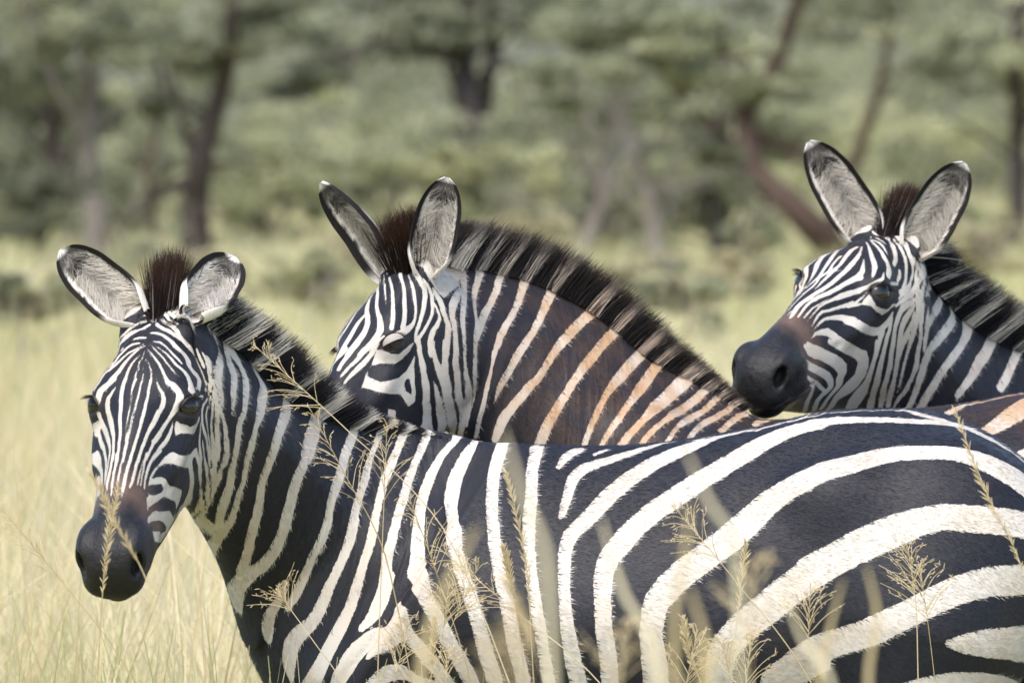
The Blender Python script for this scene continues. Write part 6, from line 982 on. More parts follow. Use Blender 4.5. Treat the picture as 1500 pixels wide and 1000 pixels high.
def ear_material():
    k = NT('ear_coat'); rest = k.attr('rest', True)
    c = k.n('ShaderNodeAttribute', attribute_name='earcol').outputs['Color']
    n = k.noise(rest, 1., 3., .6, (300., 300., 120.))
    mm = k.n('ShaderNodeMix', data_type='RGBA', blend_type='MULTIPLY'); mm.inputs[0].default_value = 1.; k.set(mm.inputs[6], c); k.set(mm.inputs[7], k.mix(n, (.45, .43, .41), (1.2, 1.2, 1.2)))
    k.P(Base_Color=mm.outputs[2], Roughness=.7, Specular_IOR_Level=.2)
    k.bump(n, .5, .002); return k.m
def hair_material(name, lo, hi, tip, fade=.72):
    k = NT(name); w = k.attr('w'); t = k.attr('t'); r = k.attr('rnd')
    d = k.mix(r, lo, hi); d = k.mix(k.math('MULTIPLY', k.step(t, .45, 1.), .8), d, tip)
    c = k.mix(r, (.84, .79, .71), (.93, .90, .84)); c = k.mix(k.attr('dust'), c, (.56, .36, .22))
    c = k.mix(k.math('MULTIPLY', k.step(t, fade, fade + .42), .80), c, tip)
    cc = k.mix(w, d, c); k.P(Base_Color=cc, Roughness=.5, Specular_IOR_Level=.25)
    tr = k.n('ShaderNodeBsdfTranslucent'); k.set(tr.inputs[0], cc); mx = k.n('ShaderNodeMixShader'); mx.inputs[0].default_value = .4
    k.t.links.new(k.b.outputs[0], mx.inputs[1]); k.t.links.new(tr.outputs[0], mx.inputs[2]); k.t.links.new(mx.outputs[0], k.out.inputs[0]); return k.m
def fur_material():
    k = NT('short_coat_hair'); w = k.attr('w'); r = k.attr('rnd'); d = k.attr('dust'); rest = k.attr('rest', True)
    n3 = k.noise(rest, 9., 3., .6)
    c = k.mix(r, (.45, .415, .365), (.63, .595, .54)); c = k.mix(k.math('MULTIPLY', k.step(n3, .38, .72), .8), c, k.mix(r, (.42, .36, .29), (.60, .53, .45)))
    c = k.mix(k.math('MULTIPLY', d, .75), c, k.mix(r, (.29, .165, .068), (.44, .27, .125)))
    b = k.mix(r, (.0085, .0095, .0155), (.0145, .0165, .0265)); b = k.mix(k.math('MULTIPLY', k.step(n3, .5, .75), .5), b, (.020, .017, .016))
    b = k.mix(k.math('MULTIPLY', d, .8), b, k.mix(r, (.016, .009, .006), (.088, .044, .025)))
    b = k.mix(k.step(k.attr('muzzle'), -.055, .004), b, k.mix(r, (.060, .036, .027), (.135, .086, .064)))
    b = k.mix(k.step(k.attr('muzzle'), .0, .05), b, k.mix(r, (.0035, .0035, .004), (.012, .0115, .013)))
    k.t.links.new(k.attr('nrm', True), k.b.inputs['Normal'])
    k.P(Base_Color=k.mix(w, b, c), Roughness=.5, Specular_IOR_Level=.28, Sheen_Weight=.08, Sheen_Roughness=.5, Sheen_Tint=(.6, .74, 1.)); return k.m
def plain(name, c, rough=.5, spec=.5, coat=0.):
    k = NT(name); n = k.noise(k.n('ShaderNodeTexCoord').outputs['Object'], 120., 2.)
    k.P(Base_Color=k.mix(n, tuple(x * .8 for x in c), tuple(min(1, x * 1.2) for x in c)), Roughness=rough, Specular_IOR_Level=spec, Coat_Weight=coat, Coat_Roughness=.03)
    return k.m
M_EYE = plain('eyeball_wet', (.006, .0032, .002), .05, .3, 1.0)
M_EYE.node_tree.nodes['Principled BSDF'].inputs['Coat Weight'].default_value = .7; M_EYE.node_tree.nodes['Principled BSDF'].inputs['Coat IOR'].default_value = 1.5
M_EAR = ear_material(); M_FUR = fur_material()
FUR_N = {'a': 230000, 'b': 110000, 'c': 90000}
M_EARHAIR = hair_material('ear_hair_mat', (.02, .017, .016), (.07, .06, .05), (.50, .47, .43), .9)

def hairs(root, direction, length, width, curve, rng, seg=3, w=None, dust=None, up=None):
    """tapered three-sided strands: all arrays per strand"""
    n = len(root); D = direction / (np.linalg.norm(direction, axis=1, keepdims=True) + 1e-9)
    a = np.cross(D, rng.normal(size=(n, 3))); a /= np.linalg.norm(a, axis=1, keepdims=True) + 1e-9
    b = np.cross(D, a); V = np.zeros((n, seg + 1, 3, 3)); T = np.zeros((n, seg + 1, 3))
    for i in range(seg + 1):
        t = i / seg
        c = root + D * (length * t)[:, None] + curve * (length * t * t)[:, None]
        r = width * (1 - t) ** .7 * .5 + width * .06
        for j in range(3):
            an = 2 * math.pi * j / 3
            V[:, i, j] = c + (a * math.cos(an) + b * math.sin(an)) * r[:, None]
        T[:, i] = t
    base = np.arange(n)[:, None, None] * (seg + 1) * 3
    q = []
    for i in range(seg):
        for j in range(3):
            k = (j + 1) % 3; q.append([i * 3 + j, i * 3 + k, (i + 1) * 3 + k, (i + 1) * 3 + j])
    Q = (base + np.array(q)[None]).reshape(-1, 4); m = (seg + 1) * 3
    rep = lambda x: np.repeat(x, m)
    at = dict(t=T.reshape(-1), rnd=rep(rng.random(n)), w=rep(w if w is not None else np.zeros(n)), dust=rep(dust if dust is not None else np.zeros(n)))
    return V.reshape(-1, 3), Q, at

# ------------------------------------------------------------------ stripes: distance fields on the rest pose
def parse(txt):
    out = []
    for ln in txt.strip().split('\n'):
        t, *ps = ln.split(); a = np.array([[float(v) for v in p.split(',')] for p in ps])
        a[:, :3] /= 1000.
        if t in ('W', 'B'): a[:, 3] /= 10000.
        out.append((t, a))
    return out
def seg_dist(P, a):
    """signed inside value (half width minus distance) of the stroke a (n,4) at the points P"""
    best = np.full(len(P), -1.)
    for p, q in zip(a[:-1], a[1:]):
        d = q[:3] - p[:3]; L = d @ d + 1e-12
        t = np.clip(((P - p[:3]) @ d) / L, 0, 1)
        r = p[3] + (q[3] - p[3]) * t
        best = np.maximum(best, r - np.linalg.norm(P - p[:3] - t[:, None] * d, axis=1))
    return best
def poly_field(P, a):
    c = a.mean(0); U, S, Vt = np.linalg.svd(a - c); e1, e2, n = Vt
    h = (P - c) @ n; A = np.stack([(a - c) @ e1, (a - c) @ e2], 1); X = np.stack([(P - c) @ e1, (P - c) @ e2], 1)
    d = np.full(len(P), 1e9); ins = np.zeros(len(P), bool)
    for i in range(len(A)):
        p, q = A[i], A[(i + 1) % len(A)]; e = q - p; L = e @ e + 1e-12
        t = np.clip(((X - p) @ e) / L, 0, 1); d = np.minimum(d, np.linalg.norm(X - p - t[:, None] * e, axis=1))
        cr = (p[1] > X[:, 1]) != (q[1] > X[:, 1])
        ins ^= cr & (X[:, 0] < (q[0] - p[0]) * (X[:, 1] - p[1]) / (q[1] - p[1] + 1e-12) + p[0])
    f = np.where(ins, d, -d)
    return np.where(np.abs(h) < .045, f, -1.)
def stripe_field(P, items):
    f = np.full(len(P), -.03)
    order = np.argsort(P[:, 0]); X = P[order, 0]
    for t, a in items:
        mg = .03 + (a[:, 3].max() if t in ('W', 'B') else .0)
        lo, hi = a[:, :3].min(0) - mg, a[:, :3].max(0) + mg
        s = order[np.searchsorted(X, lo[0]):np.searchsorted(X, hi[0])]
        s = s[(P[s, 1] > lo[1]) & (P[s, 1] < hi[1]) & (P[s, 2] > lo[2]) & (P[s, 2] < hi[2])]
        if len(s) == 0: continue
        v = seg_dist(P[s], a) if t in ('W', 'B') else poly_field(P[s], a[:, :3])
        if t[0] == 'W': f[s] = np.maximum(f[s], v)
        else: f[s] = np.minimum(f[s], -v)
    # legs and belly: rings and pale underside
    z = P[:, 2]; leg = np.clip((.62 - z) / .08, 0, 1)
    ring = (np.sin(z * 2 * math.pi / .085 + 2.2 * np.sin(P[:, 0] * 9)) - .1) * .012 - (1 - leg) * .04
    hoof = z < .075
    f = np.maximum(f, np.where(hoof, -.03, ring))
    bel = (.70 - z) * .35 - np.abs(P[:, 1]) * .25 + .02
    f = np.where((np.abs(P[:, 0]) < .42) & (z > .60), np.maximum(f, bel), f)
    return np.clip(f, -.03, .05)

def to_crest(items):
    """let the neck stripes that end just under the crest run on into the mane"""
    out = []
    for t, a in items:
        if t == 'W':
            for end in (0, -1):
                e = a[end]; q = a[1] if end == 0 else a[-2]; u, y, v = neck_uv(e[:3])
                if -.02 < u < .62:
                    cv = np.interp(u, CREST_U, CREST_V)
                    d = nrm(e[:3] - q[:3])
                    if cv - .115 < v and d @ NECK_B > .15:
                        du = np.clip((d @ NECK_A) / max(d @ NECK_B, .3), -.6, .6) * (cv - v)
                        n_ = NECK_O + NECK_A * (u + du) + NECK_B * (np.interp(u + du, CREST_U, CREST_V) + .002)
                        n_ = np.r_[n_, max(e[3], .008)]
                        a = np.vstack([n_, a]) if end == 0 else np.vstack([a, n_])
        out.append((t, a))
    return out
REST_V, REST_Q = build_rest(); REST_W = weights(REST_V)
_u, _y, _v = neck_uv(REST_V); _s = (np.abs(_y) < .02) & (_v > .03) & (_u > -.04) & (_u < .62)
CREST_U = np.linspace(-.03, .61, 33); CREST_V = np.array([_v[_s & (np.abs(_u - c) < .012)].max() for c in CREST_U])
TRUNK_STRIPES = [(t, a[(a[:, 0] > -.28) & (a[:, 2] < 1.17)]) for t, a in parse(STRIPES_AND_HIGHLIGHT['a']) if t == 'W']
TRUNK_STRIPES = [(t, a) for t, a in TRUNK_STRIPES if len(a) > 1]

def make_zebra(key, label, hair, mane_len, dust_fn=None, coat='zebra_coat', extra=()):
    rng = np.random.default_rng(ord(key)); p = POSES[key]; M = pose_mats(p); sc = p['scale']
    root_loc = np.array([p['x'], p['y'], 0.])
    root = tag(empty('zebra', root_loc), label, 'zebra', 'zebras standing in the long grass')
    place = lambda P, Wt=None: pose(adjust(P, p), M, Wt)
    headW = lambda n: np.tile(np.eye(NJ + 2)[-1], (n, 1))
    items = list(extra) + to_crest(parse(STRIPES_AND_HIGHLIGHT[key]))
    V = place(REST_V, REST_W); f = stripe_field(REST_V, items)
    u, y, v = head_uv(REST_V); nu, ny, nv = neck_uv(REST_V)
    hw = REST_W[:, NJ + 1]; f = f - .0008 * hw
    for s, nm in ((-1, 'L'), (1, 'R')):             # pale fur round the foot of each ear
        eb = head_pt(EAR_BASE[0], s * EAR_BASE[1], EAR_BASE[2]) + nrm(EARS[key + nm]['ax']) * .012
        f = np.maximum(f, np.clip(.030 - np.linalg.norm((REST_V - eb) * np.array([1, 1.2, 1]), axis=1), -.03, .03))
    muz = np.where(hw > .5, u - (.372 + .30 * np.clip(-v - .005, 0, .07) + .10 * np.clip(np.abs(y) - .02, 0, .05)), -.2)
    ring = np.zeros(len(REST_V))
    for s in (-1, 1):
        d = REST_V - eye_pos(s); n = eye_dir(s); a = HEAD_A * math.cos(.62) + HEAD_B * math.sin(.62); a = nrm(a - n * (a @ n)); b = np.cross(a, n)
        du, dv, dn = d @ a, d @ b, d @ n
        q = np.sqrt((du / .034) ** 2 + (dv / .0185) ** 2)
        ring = np.maximum(ring, np.where(dn > -.005, np.clip(1.42 - q, 0, 1), 0))
    dust = np.clip(dust_fn(REST_V, u, nu, nv), 0, 1) if dust_fn else np.zeros(len(V))
    X_ = REST_V; dust = dust * np.clip(.92 + .40 * np.sin(X_[:, 0] * 31 + 2 * np.sin(X_[:, 2] * 23)) * np.sin(X_[:, 2] * 37 + 1.5 * np.sin(X_[:, 0] * 19)) + .25 * np.sin(X_[:, 0] * 83 + X_[:, 2] * 61), .25, 1.15)
    folds = np.clip(1 - np.abs(nu - .22) / .3, 0, 1) * (1 - hw)
    att = dict(stripe=f, muzzle=muz, eyering=ring, dust=dust, rest=REST_V, folds=folds, rough_edge=1 - .62 * hw)
    Vs, Qs, mi = [V], [REST_Q], [np.zeros(len(REST_Q))]
    ec = [np.zeros((len(V), 3))]; off = len(V); earfur = []
    for s, nm in ((-1, 'L'), (1, 'R')):
        E = EARS[key + nm]; ev, eq, S, A, inner = ear_mesh(s)
        er = ear_place(ev, s, E['ax'], E['face'], E['ln'], E['wd'])
        Vs.append(pose(er, M, headW(len(er)))); Qs.append(eq + off); mi.append(np.ones(len(eq)))
        off += len(er)
        c = np.zeros((len(er), 3)); wht = np.array([.74, .70, .64]); blk = np.array([.012, .010, .010]); gry = np.array([.30, .27, .235])
        aa = np.abs(A); sm = lambda x, l, h: np.clip((x - l) / (h - l), 0, 1) ** 2 * (3 - 2 * np.clip((x - l) / (h - l), 0, 1))
        rim = sm(aa + rng.normal(size=len(aa)) * .02, .64, .74) * sm(S, .10, .26)
        core = sm(.70 - aa, .0, .4) * sm(S, .02, .2) * (1 - sm(S, .55, .85))
        ci = wht * 1.05 * (1 - core[:, None]) + gry * .22 * core[:, None]
        topdark = sm(S + aa * .06, .80, .92); ci = ci * (1 - .9 * topdark[:, None])
        ci = ci * (1 - rim[:, None]) + blk * rim[:, None]
        band = np.maximum(sm(S, .60, .68), sm(aa, .70, .80) * sm(S, .18, .30))
        co = wht * (1 - band[:, None]) + blk * band[:, None]
        c = np.where(inner[:, None] > .5, ci, co)
        tip = sm(S + rng.normal(size=len(S)) * .006, .955, .975)[:, None]; c = c * (1 - tip) + np.array([.82, .80, .76]) * tip
        ec.append(c)
        for k_, vv in (('stripe', -.03), ('muzzle', -.2), ('eyering', 0.), ('dust', 0.), ('folds', 0.), ('rough_edge', 0.)):
            att[k_] = np.r_[att[k_], np.full(len(er), vv)]
        att['rest'] = np.vstack([att['rest'], er])
        # hair inside the ear
        n = 2600; ss = rng.uniform(.12, .84, n) ; al = rng.uniform(-.62, .62, n)
        na_ = EAR_NA; ns_ = EAR_NS
        i = np.clip((ss * (ns_ - 1)).astype(int), 0, ns_ - 1); j = np.clip(((al + 1) / 2 * (na_ - 1)).astype(int), 0, na_ - 1)
        idx = i * na_ + j; rt = er[idx]
        axd = nrm(E['ax']); fc = np.array(E['face']); fc = nrm(fc - axd * (fc @ axd)); acr = np.cross(fc, axd)
        inward = -np.sign(al)[:, None] * acr * (.35 + .75 * np.abs(al)[:, None])
        dr = axd * (.35 + .5 * rng.random((n, 1))) + inward + fc * .42 + rng.normal(size=(n, 3)) * .22
        ln = rng.uniform(.018, .048, n) * (1 - .45 * ss); wt = np.clip(rng.normal(.50, .28, n) + 1.0 * np.abs(al) + .55 * (ss < .25) - .9 * (ss > .72), 0, 1)
        hv, hq, ha = hairs(rt, dr, ln, np.full(n, .0011), axd[None] * .25 - fc[None] * .35, rng, w=wt)
        earfur.append((pose(hv, M, headW(len(hv))), hq, ha))
    att['earcol'] = np.vstack(ec)
    mesh_from('body', np.vstack(Vs), np.concatenate(Qs), [COATS[coat], M_EAR], root, attrs=att, loc=root_loc, midx=np.concatenate(mi))
    for hv, hq, ha in earfur: mesh_from('ear_hair', hv, hq, M_EARHAIR, root, attrs=ha, loc=root_loc)
    # the coat itself: short hairs lying along the body, coloured by the stripe they grow from
    A, B, C_, D_ = (REST_V[REST_Q[:, k]] for k in range(4))
    nf = np.cross(C_ - A, D_ - B); ar = np.linalg.norm(nf, axis=1) * .5; nf /= ar[:, None] * 2 + 1e-12; cf = (A + B + C_ + D_) / 4
    hq_ = hw[REST_Q].mean(1); muz_q = muz[REST_Q].mean(1); rg = ring[REST_Q].mean(1)
    shown = ((nf[:, 1] < .35) | (nf[:, 2] > .3) | (hq_ > .2)) & (muz_q < .2) & (rg < .2) & (cf[:, 2] > .55)
    if key != 'a': shown &= (neck_uv(cf)[0] > -.25) | (cf[:, 2] > 1.1)
    pr = np.where(shown, ar * (1 + 1.6 * hq_), 0); pr /= pr.sum(); n = FUR_N[key]
    fi = rng.choice(len(pr), n, p=pr); w2 = rng.random((n, 2)); w4 = np.stack([(1 - w2[:, 0]) * (1 - w2[:, 1]), w2[:, 0] * (1 - w2[:, 1]), w2[:, 0] * w2[:, 1], (1 - w2[:, 0]) * w2[:, 1]], 1)
    rt = (REST_V[REST_Q[fi]] * w4[:, :, None]).sum(1); nn = nf[fi]; hh = hq_[fi]
    ff = (f[REST_Q[fi]] * w4).sum(1); dd = (dust[REST_Q[fi]] * w4).sum(1)
    un = neck_uv(rt)[0]; kn = np.clip((un + .05) / .2, 0, 1)[:, None] * (1 - hh[:, None])
    flow = np.array([1., 0, -.35]) * (1 - kn) * (1 - hh[:, None]) + (-NECK_A * .6 + np.array([0, 0, -.7])) * kn + HEAD_A * hh[:, None]
    sw = np.sin(rt[:, 0] * 17 + 3 * np.sin(rt[:, 2] * 13)) * .25; flow = flow + np.stack([0 * sw, 0 * sw, sw], 1) + rng.normal(size=(n, 3)) * .16
    flow -= nn * (flow * nn).sum(1)[:, None]; flow /= np.linalg.norm(flow, axis=1, keepdims=True) + 1e-9
    mzr = np.clip((muz_q[fi] + .01) / .04, 0, 1); ln = (.0105 - .005 * hh - .0028 * mzr) * rng.uniform(.6, 1.2, n); wd = (.0011 - .0005 * hh) * rng.uniform(.7, 1.3, n)
    sd = np.cross(nn, flow) + nn * rng.normal(0, .35, n)[:, None]
    tip_ = rt + flow * ln[:, None] + nn * (ln * rng.uniform(.10, .28, n))[:, None]; r0 = rt - nn * .0004
    fv = np.stack([r0 - sd * wd[:, None] * .5, r0 + sd * wd[:, None] * .5, tip_], 1).reshape(-1, 3)
    w_ = (ff - .02 * mzr + rng.normal(0, .0012, n) * (1 - .6 * hh) > 0).astype(float)
    Wt = np.repeat((REST_W[REST_Q[fi]] * w4[:, :, None]).sum(1), 3, axis=0)
    rep3 = lambda x: np.repeat(x, 3)
    mesh_from('coat_hair', place(fv, Wt), np.arange(n * 3).reshape(-1, 3), M_FUR, root, smooth=False, loc=root_loc,
              attrs=dict(w=rep3(w_), rnd=rep3(rng.random(n)), nrm=np.repeat(pose_dirs(rt, nn, M, Wt[::3]), 3, axis=0), dust=rep3(dd), muzzle=rep3((muz[REST_Q[fi]] * w4).sum(1)), rest=np.repeat(rt, 3, axis=0)))
    # eyes
    for s in (-1, 1):
        n, m = 28, 18; th = np.linspace(0, math.pi, m); ph = np.linspace(0, 2 * math.pi, n, endpoint=False)
        T, Pp = np.meshgrid(th, ph, indexing='ij'); sp = np.stack([np.sin(T) * np.cos(Pp), np.sin(T) * np.sin(Pp), np.cos(T)], -1).reshape(-1, 3)
        i, j = np.meshgrid(np.arange(m - 1), np.arange(n), indexing='ij')
        q = np.stack([i * n + j, (i + 1) * n + j, (i + 1) * n + (j + 1) % n, i * n + (j + 1) % n], -1).reshape(-1, 4)
        ev = eye_pos(s) + sp * EYE_R
        mesh_from('eye', pose(ev, M, headW(len(ev))), q, M_EYE, root, loc=root_loc)
        n_ = eye_dir(s); e1 = nrm(HEAD_A * math.cos(.62) + HEAD_B * math.sin(.62)); e1 = nrm(e1 - n_ * (e1 @ n_)); e2 = np.cross(n_, e1); e2 = e2 * np.sign(e2 @ HEAD_B)
        UP, LO = LIDS[key]
        lid = lambda al, be: n_ * (np.cos(be) * np.cos(al))[..., None] + e1 * np.sin(al)[..., None] + e2 * (np.sin(be) * np.cos(al))[..., None]
        for sg, op in ((1, UP), (-1, LO)):
            aa_, tt = np.meshgrid(np.linspace(-1.45, 1.45, 23), np.linspace(0, 1, 9), indexing='ij')
            b0 = R(op) * np.cos(aa_ * 1.05); be = sg * (b0 + (R(105) - b0) * tt)
            rr_ = EYE_R * (1.05 - .02 * (tt < .05))
            lv = eye_pos(s) + lid(aa_, be).reshape(-1, 3) * rr_.reshape(-1, 1)
            i, j = np.meshgrid(np.arange(22), np.arange(8), indexing='ij')
            q = np.stack([i * 9 + j, (i + 1) * 9 + j, (i + 1) * 9 + j + 1, i * 9 + j + 1], -1).reshape(-1, 4)
            mesh_from('eyelid', pose(lv, M, headW(len(lv))), q, M_LID_PALE if key == 'b' and sg > 0 else M_LID, root, loc=root_loc)
        # lashes along the upper lid
        k = 60; a = np.linspace(-.95, .95, k)
        rt = eye_pos(s) + lid(a, R(UP) * np.cos(a * 1.05)) * EYE_R * 1.07
        dr = n_[None] * .9 - e2[None] * LASH[key] + e1[None] * (a * .45)[:, None] + rng.normal(size=(k, 3)) * .12
        hv, hq, ha = hairs(rt, dr, rng.uniform(.010, .019, k), np.full(k, .0008), -e2[None] * .25, rng)
        mesh_from('eyelash', pose(hv, M, headW(len(hv))), hq, hair, root, attrs=ha, loc=root_loc)
    # mane: strands rooted along the crest from the poll to the withers
    n = MANE_N[key]
    mid = np.where((np.abs(ny) < .02) & (nv > .03) & (REST_V[:, 2] > 1.15) & (nu > -.02) & (hw < .8))[0]
    bins = np.linspace(-.02, .70, 60); cr_u, cr_v = [], []
    for a, b in zip(bins[:-1], bins[1:]):
        s = mid[(nu[mid] >= a) & (nu[mid] < b)]
        if len(s): cr_u.append((a + b) / 2); cr_v.append(nv[s].max())
    cr_u = np.array(cr_u); cr_v = np.array(cr_v); umax = cr_u[-1]
    uu = rng.uniform(-.01, umax - .01, n); yy = rng.normal(0, .009, n)
    rt = NECK_O + NECK_A * uu[:, None] + NECK_B * (np.interp(uu, cr_u, cr_v) - .006 - 8 * yy * yy)[:, None] + np.array([0, 1., 0]) * yy[:, None]
    ff = stripe_field(rt + NECK_B * 0, [(t, a) for t, a in items if a[:, 2].max() > 1.15])
    # widen the pale bands a little as they rise from the skin
    wv = np.clip((ff + .001 + rng.normal(size=n) * .0035) / .002, 0, 1)
    x = uu / umax
    ln = mane_len * np.interp(x, [0, .12, .3, .6, .85, 1], MANE_PROFILE[key]) * rng.uniform(.78, 1.08, n)
    dr = NECK_B[None] * .86 - NECK_A[None] * (MANE_LEAN[key] + np.interp(x, [0, .55, .8, 1], [.12, 0, .28, .9]))[:, None] + rng.normal(size=(n, 3)) * .045 + np.array([0, 1., 0]) * (yy * 12)[:, None]
    dd = np.clip(dust_fn(rt, *(head_uv(rt)[0], uu, np.interp(uu, cr_u, cr_v))), 0, 1) * .55 if dust_fn else None
    hv, hq, ha = hairs(rt, dr, ln, rng.uniform(.0010, .0016, n), -NECK_A[None] * .10 + rng.normal(size=(n, 3)) * .03, rng, seg=4, w=wv, dust=dd)
    mesh_from('mane', place(hv, np.repeat(weights(rt), 15, axis=0)), hq, hair, root, attrs=ha, loc=root_loc)
    # forelock: upright tuft between the ears
    n = 3200; F = FORELOCK[key]
    au = rng.uniform(F['u0'], F['u1'], n); ay = rng.normal(0, F['w'], n)
    rt = HEAD_O + HEAD_A * au[:, None] + HEAD_B * (np.interp(au, [-.06, -.03, 0, .03, .06], [.020, .046, .062, .074, .080]) - 6 * ay * ay)[:, None] + np.array([0, 1., 0]) * ay[:, None]
    dr = HEAD_B[None] * F['b'] - HEAD_A[None] * F['a'] + rng.normal(size=(n, 3)) * .07 + np.array([0, 1., 0]) * (ay * F['fan'])[:, None]
    hv, hq, ha = hairs(rt, dr, F['len'] * rng.uniform(.7, 1.05, n), rng.uniform(.0009, .0013, n), rng.normal(size=(n, 3)) * .04, rng, seg=4, w=np.clip(rng.normal(-.6, .4, n), 0, 1))
    mesh_from('forelock', pose(hv, M, headW(len(hv))), hq, HAIRS['fore'], root, attrs=ha, loc=root_loc)
    # whiskers on the lips and chin
    n = 34; au = rng.uniform(.44, .515, n); s = np.linspace(-1, 1, n); av = rng.uniform(-.090, -.078, n)
    rt = HEAD_O + HEAD_A * au[:, None] + HEAD_B * av[:, None] + np.array([0, 1., 0]) * (s * .044)[:, None]
    dr = np.array([0, 1., 0]) * s[:, None] + HEAD_A * .5 - HEAD_B * .5 + rng.normal(size=(n, 3)) * .3
    hv, hq, ha = hairs(rt, dr, rng.uniform(.02, .05, n), np.full(n, .0003), np.array([[0, 0, -.3]]), rng, w=np.full(n, .7))
    mesh_from('whiskers', pose(hv, M, headW(len(hv))), hq, M_EARHAIR, root, attrs=ha, loc=root_loc)
    # tail tuft
    n = 900; rt = np.array([.795, 0, .78]) + rng.normal(size=(n, 3)) * np.array([.010, .010, .05])
    dr = np.array([.05, 0, -1.]) + rng.normal(size=(n, 3)) * .07
    hv, hq, ha = hairs(rt, dr, rng.uniform(.22, .36, n), np.full(n, .0014), np.array([[0, 0, -.05]]), rng)
    mesh_from('tail_tuft', place(hv), hq, hair, root, attrs=ha, loc=root_loc)
    return root

COATS = {'zebra_coat': coat_material('zebra_coat')}
HAIRS = {'a': hair_material('mane_hair_blue', (.011, .011, .015), (.024, .023, .028), (.036, .032, .036), .82),
         'b': hair_material('mane_hair_brown', (.010, .009, .009), (.024, .019, .017), (.050, .036, .029), .42),
         'c': hair_material('mane_hair_dark', (.011, .011, .015), (.024, .022, .026), (.036, .031, .034), .60),
         'fore': hair_material('forelock_hair', (.010, .006, .005), (.022, .012, .009), (.075, .035, .020))}
LIDS = {'a': (33, 36), 'b': (0, 28), 'c': (33, 36)}; LASH = {'a': .25, 'b': .75, 'c': .2}
M_LID = plain('eyelid_skin', (.030, .025, .023), .5, .4)
M_LID_PALE = plain('eyelid_fur', (.34, .31, .28), .7, .2)
MANE_N = {'a': 12000, 'b': 13000, 'c': 11000}
MANE_PROFILE = {'a': [0, .06, .5, 1.0, 1, .95], 'b': [.25, .5, .85, 1, 1, .95], 'c': [.3, .6, .85, 1, 1, .95]}
MANE_LEAN = {'a': .16, 'b': .06, 'c': .10}
FORELOCK = {'a': dict(u0=-.035, u1=.03, w=.0075, b=.55, a=.95, fan=9., len=.118),
            'b': dict(u0=-.045, u1=.035, w=.014, b=.85, a=.55, fan=16., len=.122),
            'c': dict(u0=-.035, u1=.025, w=.0085, b=.72, a=.80, fan=9., len=.125)}
make_zebra('a', 'nearest zebra, flank in full view, facing the camera behind a pale grass head', HAIRS['a'], .094)
def dust_b(P, u, nu, nv):
    neck = np.clip(1.2 - np.abs(nu - .22) / .34, 0, 1) * np.clip((nv + .16) / .1, 0, 1) * (nu < .58)
    back = np.clip((P[:, 2] - 1.12) / .12, 0, 1) * (P[:, 0] > -.38)
    return np.maximum(neck, back * .9)
make_zebra('b', 'middle zebra with half closed eye and rust stained neck, muzzle hidden behind another', HAIRS['b'], .104, dust_b, extra=TRUNK_STRIPES)
make_zebra('c', 'farthest zebra, resting its black chin on the back of the rust stained one', HAIRS['c'], .100, extra=TRUNK_STRIPES)
# ------------------------------------------------------------------ ground
def ground_material():
    k = NT('dry_ground'); co = k.n('ShaderNodeTexCoord').outputs['Object']
    n = k.noise(co, .35, 4., .6); m = k.noise(co, 6., 4., .7)
    c = k.mix(k.step(n, .35, .65), (.36, .33, .16), (.26, .28, .11)); c = k.mix(k.math('MULTIPLY', m, .5), c, (.40, .35, .20))
    k.P(Base_Color=c, Roughness=.95, Specular_IOR_Level=.1); k.bump(m, .6, .03); return k.m
n = 61; gx = np.linspace(-300, 300, n); gy = np.linspace(-60, 620, n)
X, Y = np.meshgrid(gx, gy, indexing='ij'); Zg = .0 * X
i, j = np.meshgrid(np.arange(n - 1), np.arange(n - 1), indexing='ij')
gq = np.stack([i * n + j, (i + 1) * n + j, (i + 1) * n + j + 1, i * n + j + 1], -1).reshape(-1, 4)
tag(mesh_from('ground', np.stack([X, Y, Zg], -1).reshape(-1, 3), gq, ground_material()), kind='structure')

